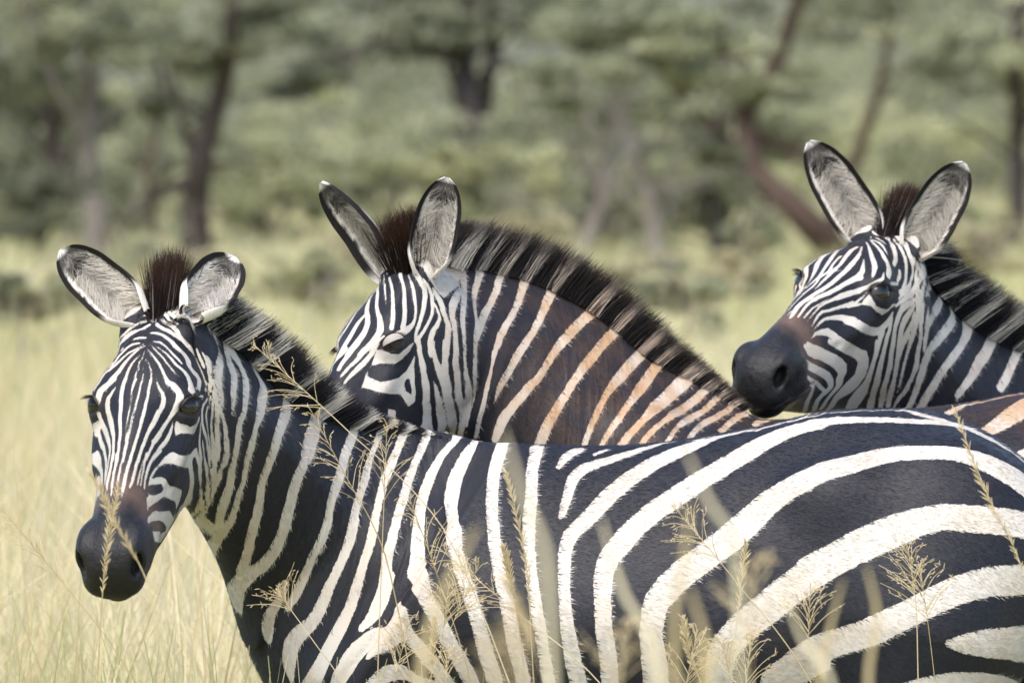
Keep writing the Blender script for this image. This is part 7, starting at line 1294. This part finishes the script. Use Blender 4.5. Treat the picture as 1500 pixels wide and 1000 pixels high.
# ------------------------------------------------------------------ long grass
def grass_material(name, a, b, c):
    k = NT(name); r = k.attr('rnd'); t = k.attr('t')
    col = k.mix(k.step(r, .25, .75), a, b); col = k.mix(k.step(t, .15, .95), k.mix(.55, col, c), col)
    k.P(Base_Color=col, Roughness=.6, Specular_IOR_Level=.25)
    tr = k.n('ShaderNodeBsdfTranslucent'); k.set(tr.inputs[0], col)
    mx = k.n('ShaderNodeMixShader'); mx.inputs[0].default_value = .45
    k.t.links.new(k.b.outputs[0], mx.inputs[1]); k.t.links.new(tr.outputs[0], mx.inputs[2]); k.t.links.new(mx.outputs[0], k.out.inputs[0])
    return k.m
M_GRASS = grass_material('long_grass', (.50, .49, .225), (.84, .755, .49), (.39, .45, .16))
M_STRAW = grass_material('dry_straw', (.62, .50, .28), (.82, .72, .50), (.5, .42, .22))
def blades(x, y, h, w, rng, lean=.35, name='grass', mat=None):
    n = len(x); seg = 3
    az = rng.uniform(0, 2 * math.pi, n); le = rng.uniform(.05, lean, n); face = rng.uniform(0, math.pi, n)
    V = np.zeros((n, (seg + 1) * 2, 3)); T = np.zeros((n, (seg + 1) * 2))
    for i in range(seg + 1):
        t = i / seg; ww = w * (1 - t) ** .6 * .5 + .0006
        cx = x + np.cos(az) * le * h * t * t; cy = y + np.sin(az) * le * h * t * t; cz = h * t * (1 - .25 * le * t)
        V[:, i * 2] = np.stack([cx - np.cos(face) * ww, cy - np.sin(face) * ww, cz], 1)
        V[:, i * 2 + 1] = np.stack([cx + np.cos(face) * ww, cy + np.sin(face) * ww, cz], 1); T[:, i * 2:i * 2 + 2] = t
    q = np.array([[i * 2, i * 2 + 1, i * 2 + 3, i * 2 + 2] for i in range(seg)])
    Q = (np.arange(n)[:, None, None] * (seg + 1) * 2 + q[None]).reshape(-1, 4)
    # patches of greener and of drier grass
    pt = .5 + .5 * np.sin(x * 1.1 + 1.7 * np.sin(y * .35)) * np.cos(y * .28 + .8 * np.sin(x * .7)) + rng.normal(0, .25, n)
    return mesh_from(name, V.reshape(-1, 3), Q, mat or M_GRASS, attrs=dict(t=T.reshape(-1), rnd=np.clip(np.repeat(pt, (seg + 1) * 2), 0, 1)))
rng = np.random.default_rng(5)
n = 144000
D = 13.0 + (100 - 13.0) * rng.random(n) ** 1.25
gy = D - 14; gx = rng.uniform(-1, 1, n) * (.075 * D + .9)
k_ = n * 5 // 6; gx[k_:] = np.sign(gx[k_:]) * (.075 * D[k_:] + .9 + rng.random(n - k_) * (.17 * D[k_:] + 1.5))      # sparser to the sides
hmod = .80 + .22 * np.sin(gx * .9 + 2.1) * np.cos(gy * .23) 
gh = rng.uniform(.42, .95, n) * hmod
gw = (.0032 + .00014 * D) * rng.uniform(.6, 1.5, n); gw[k_:] *= 2.
tag(blades(gx, gy, gh, gw, rng), 'long pale yellow green grass filling the field behind and below the zebras', 'grass', kind='stuff')

n = 9000
D = 15.5 + 26 * rng.random(n) ** 1.6; gx = rng.uniform(-1, 1, n) * (.075 * D + .7)
tag(blades(gx, D - 14, rng.uniform(.75, 1.22, n), rng.uniform(.004, .008, n), rng, .8, 'straw', M_STRAW), 'bleached straw stems standing out of the green grass behind the zebras', 'straw', kind='stuff')
# ------------------------------------------------------------------ single stalks with seed heads
def tube_path(P, r, sides=5):
    P = np.asarray(P, float); n = len(P); r = np.broadcast_to(r, n)
    T = np.gradient(P, axis=0); T /= np.linalg.norm(T, axis=1, keepdims=True) + 1e-9
    ref = np.array([.3, .9, .2]); a = np.cross(T, ref); a /= np.linalg.norm(a, axis=1, keepdims=True) + 1e-9; b = np.cross(T, a)
    V = np.stack([P + (a * math.cos(k * 2 * math.pi / sides) + b * math.sin(k * 2 * math.pi / sides)) * r[:, None] for k in range(sides)], 1)
    i, j = np.meshgrid(np.arange(n - 1), np.arange(sides), indexing='ij'); k = (j + 1) % sides
    return V.reshape(-1, 3), np.stack([i * sides + j, i * sides + k, (i + 1) * sides + k, (i + 1) * sides + j], -1).reshape(-1, 4)
class Acc:
    def __init__(s): s.V, s.F, s.n = [], [], 0
    def add(s, V, F): s.V.append(V); s.F.append(F + s.n); s.n += len(V)
    def get(s): return np.vstack(s.V), np.concatenate(s.F)
def curve_pts(pts, n=24):
    pts = np.array(pts, float); t = np.linspace(0, 1, len(pts)); u = np.linspace(0, 1, n)
    P = np.stack([np.interp(u, *table(t, pts[:, k])) for k in range(3)], 1)
    return P
def at(px, py, y):
    """point of the vertical plane at depth y that the photo shows at (px, py)"""
    c, s = math.cos(PITCH), math.sin(PITCH); x = (px - 750) / 11200.; z = (500 - py) / 11200.
    d = np.array([x, c - z * s, s + z * c]); return CAM + d * ((y - CAM[1]) / d[1])
PL = .82
def stalk(top_px, bend_px, y, kind, label, seed, head=.22, r=.0011):
    rng = np.random.default_rng(seed)
    a = at(*top_px, y); b = at(*bend_px, y + .02)
    d = b - a; foot = b + d / abs(d[2]) * .25 if abs(d[2]) > .02 else b + np.array([.1, 0, -.2])
    foot = np.array([foot[0] + (b[0] - a[0]) * .5, y + .05, -.02])
    P = curve_pts([foot, b * .35 + foot * .65 + (0, 0, .05), b, (a + b) / 2 + rng.normal(size=3) * .004, a], 40)
    root = tag(empty('grass_stalk', foot), label, 'grass stalk', 'tall seeding grass stalks in front of the zebras')
    rr = np.linspace(r * 1.4, r * .55, 40)
    V, F = tube_path(P, rr); mesh_from('stem', V, F, M_STRAW, root, loc=foot, attrs=dict(t=np.ones(len(V)), rnd=np.full(len(V), rng.random())))
    s = np.r_[0, np.cumsum(np.linalg.norm(np.diff(P, axis=0), axis=1))]; L = s[-1]
    A = Acc(); ax = lambda q: np.array([np.interp(q, s, P[:, k]) for k in range(3)])
    if kind == 'plume':                 # close feathery head
        m = 84
        for k in range(m):
            q = L - head * (k + .5) / m; o = ax(q); t = nrm(ax(min(L, q + .01)) - ax(q - .01)); f = (L - q) / head
            side = nrm(np.cross(t, rng.normal(size=3))); ln = (.009 + .017 * math.sin(math.pi * min(1, f * .8 + .12)) * rng.uniform(.6, 1.2)) * PL
            e = o + nrm(t * 1.3 + side * .8) * ln
            V, F = tube_path([o, (o + e) / 2 + t * .001, e], [.0004, .0011, .0003], 4); A.add(V, F)
    else:                               # open panicle with thin branches
        m = 22
        for k in range(m):
            q = L - head * (k + .5) / m; o = ax(q); t = nrm(ax(min(L, q + .01)) - ax(q - .01)); f = (L - q) / head
            side = nrm(np.cross(t, rng.normal(size=3))); ln = (.02 + .085 * f) * rng.uniform(.6, 1.15)
            e = o + nrm(t * .9 + side) * ln; mdl = (o + e) / 2 + t * .006
            V, F = tube_path(curve_pts([o, mdl, e + t * -.002], 7), np.linspace(.0007, .0004, 7), 4); A.add(V, F)
            for g in range(3):
                w = rng.uniform(.35, 1.); o2 = o + (e - o) * w; e2 = o2 + nrm((e - o) / ln + rng.normal(size=3) * .6) * rng.uniform(.005, .011)
                V, F = tube_path([o2, (o2 + e2) / 2, e2], [.0004, .0008, .0003], 4); A.add(V, F)
    V, F = A.get(); mesh_from('seed_head', V, F, M_STRAW, root, loc=foot, attrs=dict(t=np.ones(len(V)), rnd=np.clip(rng.normal(.6, .25, len(V)), 0, 1)))
    return root
def leaf_blade(p0, p1, y, w, label, seed):
    rng = np.random.default_rng(seed); a = at(*p0, y); b = at(*p1, y)
    foot = np.array([b[0] + (b[0] - a[0]) * .9, y + .03, -.02]); root = tag(empty('grass_stalk', foot), label, 'grass stalk', 'broad dry grass blades in front of the zebras')
    P = curve_pts([foot, b * .5 + foot * .5 + np.array([0, 0, .1]), b, (a + b) / 2 + rng.normal(size=3) * .006, a], 30)
    n = len(P); ww = w * np.sin(np.linspace(.25, 1, n) * math.pi * .98) ** .6 * .5 + .0004
    T = np.gradient(P, axis=0); T /= np.linalg.norm(T, axis=1, keepdims=True)
    sd = np.cross(T, np.array([rng.normal() * .5, 1., 0.])); sd /= np.linalg.norm(sd, axis=1, keepdims=True)
    up = np.cross(sd, T)
    V = np.stack([P - sd * ww[:, None] + up * ww[:, None] * .35, P, P + sd * ww[:, None] + up * ww[:, None] * .35], 1).reshape(-1, 3)
    q = np.array([[[i * 3 + c, i * 3 + c + 1, i * 3 + c + 4, i * 3 + c + 3] for c in (0, 1)] for i in range(n - 1)]).reshape(-1, 4)
    mesh_from('leaf', V, q, M_STRAW, root, attrs=dict(t=np.ones(len(V)), rnd=np.full(len(V), rng.random())), loc=foot)
    return root
STALKS = [((174, 712), (150, 872), -.92, 'plume', 'seed head standing right across the nearest zebra\'s dark muzzle', .19),
          ((133, 690), (215, 850), -1.5, 'plume', 'blurred seed head leaning across the nose of the nearest zebra', .17),
          ((0, 742), (190, 985), -.75, 'open', 'thin stalk crossing the lower left corner in front of the nearest zebra', .20),
          ((372, 505), (640, 760), -.50, 'open', 'thin stalk leaning from the nearest zebra\'s mane down over its shoulder', .17),
          ((455, 600), (560, 800), -.45, 'open', 'wiry open stalk over the shoulder of the nearest zebra', .20),
          ((567, 620), (553, 1000), -.48, 'open', 'upright open stalk below the mane on the shoulder of the nearest zebra', .14),
          ((600, 730), (690, 1000), -.46, 'open', 'open stalk leaning left over the ribs of the nearest zebra', .16),
          ((640, 800), (870, 990), -.5, 'open', 'low slanting stalk across the ribs of the nearest zebra', .20),
          ((742, 690), (782, 1000), -.85, 'plume', 'brown feathery seed head on the ribs behind the shoulder of the nearest zebra', .24),
          ((738, 800), (770, 1000), -.52, 'plume', 'small green seed head on the lower ribs of the nearest zebra', .09),
          ((990, 745), (1180, 985), -.6, 'open', 'arching stalk over the flank of the nearest zebra', .12),
          ((1093, 795), (1070, 1000), -.55, 'plume', 'upright green seed head on the lower flank of the nearest zebra', .12),
          ((1000, 905), (1030, 1010), -.8, 'plume', 'short blurred seed head at the bottom edge under the flank of the nearest zebra', .10),
          ((1330, 800), (1345, 1000), -.5, 'open', 'forked thin stalk on the thigh of the nearest zebra', .09),
          ((1398, 600), (1500, 840), -1.0, 'plume', 'tall feathery seed head arching over the rump of the nearest zebra', .30),
          ((408, 868), (505, 1005), -.42, 'open', 'straight bare stalk over the chest of the nearest zebra', .04)]
for i, (a, b, y, kd, lb, hd) in enumerate(STALKS): stalk(a, b, y, kd, lb, 100 + i, hd)
BLADES = [((735, 630), (800, 820), -7.0, .006, 'broad blurred blade crossing the ribs of the nearest zebra below its withers'),
          ((1005, 660), (1075, 790), -6.4, .006, 'brown blurred blade over the upper flank of the nearest zebra'),
          ((1012, 735), (990, 880), -6.2, .006, 'upright pale blurred blade on the flank of the nearest zebra'),
          ((880, 760), (960, 960), -6.0, .007, 'pale blurred blade leaning left on the flank of the nearest zebra'),
          ((700, 770), (620, 960), -6.4, .008, 'blurred blade leaning right over the ribs of the nearest zebra'),
          ((1270, 830), (1272, 1000), -5.6, .006, 'upright blurred blade on the thigh of the nearest zebra'),
          ((1150, 870), (1220, 1000), -5.8, .008, 'brown blurred blade in front of the belly of the nearest zebra'),
          ((1235, 850), (1200, 1000), -5.4, .006, 'pale blurred blade leaning right before the thigh of the nearest zebra'),
          ((1010, 860), (1035, 1000), -6.3, .008, 'pale blurred blade at the bottom below the flank of the nearest zebra')]
for i, (a, b, y, w, lb) in enumerate(BLADES): leaf_blade(a, b, y, w, lb, 300 + i)

rng = np.random.default_rng(41)
for i in range(15):
    px = 560 + 560 * rng.random() + (i % 4 == 0) * 330 * rng.random(); py = 810 + 150 * rng.random(); dx = rng.normal() * 60
    y = rng.choice([-.5, -.7, -4.5, -6.]) + rng.normal() * .1
    stalk((px, py), (px + dx, py + 260), y, 'open' if rng.random() < .85 else 'plume', 'one of many fine dry stalks low before the flank of the nearest zebra', 500 + i, rng.uniform(.06, .12), .0008)
# ------------------------------------------------------------------ trees of the bush behind
def bark_material(name, a, b):
    k = NT(name); co = k.n('ShaderNodeTexCoord').outputs['Object']
    n = k.noise(co, 1., 4., .6, (14., 14., 3.)); k.P(Base_Color=k.mix(n, a, b), Roughness=.9); k.bump(n, .8, .03); return k.m
def leaf_material(name, a, b, c):
    k = NT(name); r = k.attr('rnd')
    col = k.mix(k.step(r, .1, .6), a, b); col = k.mix(k.step(r, .75, 1.), col, c)
    k.P(Base_Color=col, Roughness=.55, Specular_IOR_Level=.3)
    tr = k.n('ShaderNodeBsdfTranslucent'); k.set(tr.inputs[0], col); mx = k.n('ShaderNodeMixShader'); mx.inputs[0].default_value = .35
    k.t.links.new(k.b.outputs[0], mx.inputs[1]); k.t.links.new(tr.outputs[0], mx.inputs[2]); k.t.links.new(mx.outputs[0], k.out.inputs[0])
    return k.m
M_BARK = {'dark': bark_material('bark_dark', (.022, .016, .013), (.060, .045, .036)), 'red': bark_material('bark_red', (.045, .028, .020), (.105, .066, .048)),
          'grey': bark_material('bark_grey', (.14, .12, .10), (.26, .23, .20))}
M_LEAF = {'sage': leaf_material('leaf_sage', (0.118, 0.126, 0.076), (0.330, 0.344, 0.213), (0.571, 0.561, 0.373)),
          'deep': leaf_material('leaf_deep', (0.059, 0.065, 0.041), (0.196, 0.210, 0.133), (0.376, 0.378, 0.240)),
          'fresh': leaf_material('leaf_fresh', (0.163, 0.176, 0.092), (0.465, 0.470, 0.267), (0.642, 0.600, 0.426)),
          'dry': leaf_material('leaf_dry', (0.188, 0.169, 0.100), (0.495, 0.442, 0.267), (0.642, 0.600, 0.426))}
def leaves(centres, radii, per, size, rng):
    """leaf sprays scattered through flattened clumps"""
    C = np.repeat(centres, per, axis=0); Rr = np.repeat(radii, per, axis=0); n = len(C)
    d = rng.normal(size=(n, 3)); d /= np.linalg.norm(d, axis=1, keepdims=True); d *= (rng.random((n, 1)) ** .45)
    p = C + d * Rr; nn = rng.normal(size=(n, 3)) + np.array([0, 0, .8]); nn /= np.linalg.norm(nn, axis=1, keepdims=True)
    a = np.cross(nn, rng.normal(size=(n, 3))); a /= np.linalg.norm(a, axis=1, keepdims=True); b = np.cross(nn, a)
    s = (size * rng.uniform(.5, 1.4, n))[:, None]
    V = np.stack([p - a * s, p + b * s * .45, p + a * s, p - b * s * .45], 1).reshape(-1, 3)
    clump = np.repeat(rng.random(len(centres)), per); r = np.clip(clump * .6 + rng.random(n) * .4, 0, 1)
    return V, np.arange(n * 4).reshape(-1, 4), np.repeat(r, 4)
def tree(px, D, limbs, bark, leaf, clumps, label, name='acacia_tree', group='acacia trees behind the field', per=170, size=.055, seed=0, cat='tree'):
    """limbs: list of (radius at foot, [(px, py), ...]) read at distance D; clumps: (px, py, rx px, rz px)"""
    rng = np.random.default_rng(seed); y = D - 14.
    foot = np.array([at(px, 400, y)[0], y, 0.]); root = tag(empty(name, foot), label, cat, group)
    A = Acc(); tips = []
    for k, (r, pts) in enumerate(limbs):
        W = [at(*q, y) + np.array([0, rng.normal() * .25 * (0 if i == 0 and k == 0 else 1), 0]) for i, q in enumerate(pts)]
        if k == 0: W = [np.array([W[0][0], y, -.1])] + W
        P = curve_pts(W, 26); P += np.cumsum(rng.normal(size=P.shape) * .008, axis=0) * np.linspace(0, 1, 26)[:, None]
        V, F = tube_path(P, r * np.linspace(1.15, .35, 26), 9); A.add(V, F)
        for q in rng.uniform(.35, 1., 7):               # side twigs
            i = int(q * 25); d = nrm(rng.normal(size=3) + np.array([0, 0, .5])); ln = rng.uniform(.5, 1.3)
            T = curve_pts([P[i], P[i] + d * ln * .5, P[i] + d * ln + np.array([0, 0, -.1])], 8)
            V, F = tube_path(T, r * .3 * np.linspace(1, .25, 8), 5); A.add(V, F)
    V, F = A.get(); mesh_from('trunk', V, F, M_BARK[bark], root, loc=foot)
    cs, rs = [], []
    for (cx, cy, rx, rz) in clumps:
        c = at(cx, cy, y); m = D / 11200.
        for _ in range(7):
            o = rng.normal(size=3) * np.array([rx * m * .55, rx * m * .6, rz * m * .55])
            cs.append(c + o); rs.append(np.array([rx * m * .52, rx * m * .52, rz * m * .42]) * rng.uniform(.6, 1.1))
    V, F, r = leaves(np.array(cs), np.array(rs), per, size, rng)
    mesh_from('crown', V, F, M_LEAF[leaf], root, smooth=False, loc=foot, attrs=dict(rnd=r))
    return root
T = tree
T(130, 74, [(.12, [(140, 330), (128, 200), (138, 80), (120, -40)]), (.05, [(128, 210), (70, 90), (40, -20)])], 'grey', 'sage',
  [(60, -10, 150, 60), (150, 60, 120, 45), (20, 120, 110, 50), (200, -60, 160, 60)], 'thin grey leaning acacia above the left ear of the nearest zebra', seed=1)
T(295, 70, [(.14, [(285, 300), (292, 240), (320, 130), (335, 20), (330, -80)]), (.05, [(290, 250), (270, 190), (240, 60)])], 'dark', 'deep',
  [(330, 30, 130, 50), (230, 20, 120, 50), (400, 110, 100, 40), (380, -60, 180, 60)], 'dark forked acacia above the gap between the two left zebras', seed=2)
T(680, 82, [(.22, [(680, 300), (682, 200), (678, 90), (690, -60)]), (.09, [(705, 170), (720, 60), (700, -60)]), (.07, [(680, 90), (560, 60), (470, 130)])], 'dark', 'deep',
  [(560, 60, 150, 40), (700, -10, 190, 60), (520, -30, 150, 60), (640, 40, 90, 30)], 'thick dark trunked acacia right behind the middle zebra', seed=3)
T(940, 66, [(.07, [(960, 340), (935, 240), (915, 170), (930, 90)]), (.035, [(930, 230), (985, 320)])], 'grey', 'sage',
  [(900, 60, 120, 45), (1010, 90, 110, 40), (840, 110, 90, 35)], 'pale grey bare stemmed small acacia between the middle and the farthest zebra', seed=4)
T(1210, 72, [(.17, [(1225, 380), (1180, 320), (1105, 240), (1100, 170), (1150, 80), (1190, -40)]), (.11, [(1150, 300), (1050, 200), (960, 90), (900, 30)]), (.06, [(1215, 350), (1290, 120), (1310, 20)])], 'red', 'sage',
  [(1010, 60, 130, 40), (1180, -20, 160, 50), (1320, 40, 150, 50), (1080, 130, 80, 30), (1400, 100, 100, 50)], 'red brown leaning acacia left of the farthest zebra', seed=5)
T(1485, 76, [(.11, [(1490, 330), (1492, 210), (1480, 90), (1500, -40)]), (.05, [(1490, 200), (1560, 80)])], 'dark', 'fresh',
  [(1440, 60, 130, 55), (1530, 100, 110, 50), (1500, -40, 150, 60)], 'dark trunked acacia at the right edge beyond the farthest zebra', seed=6)
T(30, 88, [(.10, [(20, 420), (15, 300), (60, 120), (50, -40)])], 'dark', 'deep', [(10, 240, 110, 60), (60, 150, 120, 60), (0, 60, 150, 60)], 'dense dark acacia at the left edge of the field', seed=7)
T(870, 92, [(.08, [(870, 380), (880, 250), (860, 120), (880, 0)])], 'grey', 'deep', [(820, 170, 120, 50), (900, 100, 140, 50), (780, 40, 160, 60), (930, 210, 100, 50)], 'far acacia with low foliage behind the mane of the middle zebra', seed=8)
T(1040, 84, [(.08, [(1045, 360), (1030, 250), (1060, 120), (1050, 0)])], 'grey', 'sage', [(1040, 170, 120, 50), (1120, 200, 110, 45), (960, 150, 90, 40)], 'bushy acacia behind the leaning red brown one', seed=9)
def bush(px, D, clumps, leaf, label, seed):
    return tree(px, D, [(.035, [(px, 380), (px - 15, 300), (px + 10, 230)]), (.025, [(px, 360), (px + 45, 280)]), (.025, [(px, 360), (px - 45, 290)])], 'dark', leaf, clumps, label, 'bush', 'low bushes at the edge of the field', 150, .05, seed, 'bush')
bush(590, 80, [(590, 220, 110, 45), (540, 270, 90, 40), (650, 280, 100, 35)], 'sage', 'broad grey green bush behind the ears of the middle zebra', 21)
bush(430, 86, [(430, 210, 100, 45), (380, 260, 90, 40), (480, 290, 80, 35)], 'fresh', 'light green bush left of the middle zebra', 22)
bush(190, 90, [(190, 240, 110, 45), (250, 200, 100, 45), (140, 290, 80, 35)], 'sage', 'grey green bush behind the thin grey acacia', 23)
bush(800, 78, [(790, 280, 110, 40), (850, 250, 80, 40)], 'sage', 'low bush over the neck of the middle zebra', 24)
bush(1180, 88, [(1180, 240, 90, 45), (1230, 190, 90, 40)], 'fresh', 'light bush beside the left ear of the farthest zebra', 25)
bush(1360, 95, [(1350, 190, 120, 40), (1430, 210, 90, 40)], 'fresh', 'light green bush between the ears of the farthest zebra and the right edge', 26)
bush(60, 72, [(40, 330, 100, 45), (0, 280, 90, 50)], 'deep', 'dark bush at the left edge of the field', 27)
bush(395, 76, [(360, 300, 70, 60), (420, 340, 60, 50), (450, 260, 70, 50), (330, 360, 60, 40)], 'fresh', 'pale green bush right of the forked dark acacia', 28)
bush(880, 74, [(830, 320, 80, 50), (900, 350, 70, 40), (960, 300, 80, 50), (790, 350, 60, 40)], 'sage', 'grey green bush behind the crest of the middle zebra', 29)
bush(1060, 70, [(1040, 320, 70, 60), (1090, 350, 60, 40), (1010, 280, 60, 40)], 'sage', 'grey green bush left of the farthest zebra, before the leaning trunk', 30)
bush(110, 78, [(100, 350, 80, 50), (150, 310, 60, 50), (60, 390, 60, 40)], 'sage', 'grey green bush above the right ear of the nearest zebra', 31)
bush(240, 84, [(230, 330, 70, 50), (270, 360, 60, 40)], 'fresh', 'pale bush left of the forked dark acacia', 32)
bush(700, 72, [(640, 250, 80, 40), (740, 250, 90, 45), (690, 290, 60, 30)], 'fresh', 'light green bush below the thick dark trunk', 33)
T(95, 80, [(.12, [(100, 420), (92, 280), (70, 140), (40, 0)]), (.04, [(92, 270), (140, 120)])], 'dark', 'deep', [(90, 90, 90, 50), (150, 150, 70, 40)], 'slim dark acacia behind the right ear of the nearest zebra', seed=10)
T(865, 70, [(.07, [(850, 400), (880, 290), (900, 200), (890, 60)]), (.04, [(880, 280), (820, 200)])], 'grey', 'sage', [(860, 60, 90, 40), (930, 30, 100, 45)], 'crooked grey stem above the mane of the middle zebra', seed=11)
T(1040, 68, [(.06, [(1050, 380), (1040, 280), (1010, 190)])], 'dark', 'sage', [(1000, 210, 70, 35), (1060, 240, 60, 30)], 'short dark stemmed acacia left of the leaning trunk', seed=12)
T(225, 78, [(.05, [(225, 360), (222, 250), (235, 150), (215, 40)])], 'red', 'sage', [(225, 130, 70, 40), (200, 60, 90, 40)], 'slim brown stem between the grey and the forked acacia', seed=13)
for i, (px, D, py, lf, lb) in enumerate([(120, 46, 400, 'dry', 'dry olive bush just behind the right ear of the nearest zebra'), (300, 52, 385, 'dry', 'low dry bush between the ears of the nearest zebra'),
        (455, 44, 395, 'fresh', 'low pale bush left of the middle zebra\'s brow'), (30, 40, 420, 'sage', 'low grey bush at the left edge in the grass'), (880, 48, 390, 'dry', 'low dry bush above the crest of the middle zebra'),
        (1010, 42, 410, 'sage', 'low grey green bush between the middle crest and the farthest muzzle'), (1090, 52, 385, 'dry', 'dry bush over the nose of the farthest zebra'), (1440, 50, 350, 'dry', 'dry bush right of the farthest zebra\'s left ear'),
        (1380, 62, 320, 'sage', 'grey bush behind the left ear of the farthest zebra'), (210, 60, 370, 'sage', 'grey green bush behind the forelock of the nearest zebra'), (760, 58, 330, 'dry', 'dry bush right behind the left ear of the middle zebra'), (540, 60, 340, 'dry', 'dry bush between the ears of the middle zebra')]):
    tree(px, D, [(.02, [(px, py + 60), (px - 10, py)]), (.014, [(px, py + 50), (px + 30, py + 10)])], 'grey', lf, [(px - 35, py + 25, 60, 30), (px + 35, py + 30, 60, 28), (px, py, 55, 26)], lb, 'bush', 'low dry bushes standing in the grass', 90, .03, 700 + i, 'bush')
# the wood beyond, one mass
rng = np.random.default_rng(77); nC = 1000
c = np.stack([rng.uniform(-16, 16, nC), rng.uniform(96, 140, nC), 9. * rng.random(nC) ** 1.9 + .35], 1)
rr = np.stack([rng.uniform(.7, 1.6, nC), rng.uniform(.7, 1.6, nC), rng.uniform(.35, .8, nC)], 1)
V, F, r = leaves(c, rr, 130, .10, rng)
nO = 1500                                              # the wood runs on to both sides
c = np.stack([rng.choice([-1, 1], nO) * rng.uniform(13, 60, nO), rng.uniform(80, 125, nO), 10. * rng.random(nO) ** 1.6 + .35], 1)
rr = np.stack([rng.uniform(.9, 2.2, nO), rng.uniform(.9, 2.2, nO), rng.uniform(.5, 1.1, nO)], 1)
V2, F2, r2 = leaves(c, rr, 75, .19, rng); F = np.concatenate([F, F2 + len(V)]); V = np.vstack([V, V2]); r = np.r_[r, r2]
tag(mesh_from('far_wood', V, F, M_LEAF['sage'], smooth=False, attrs=dict(rnd=r)), 'hazy grey green wood closing the view behind the acacias', 'wood', kind='stuff')
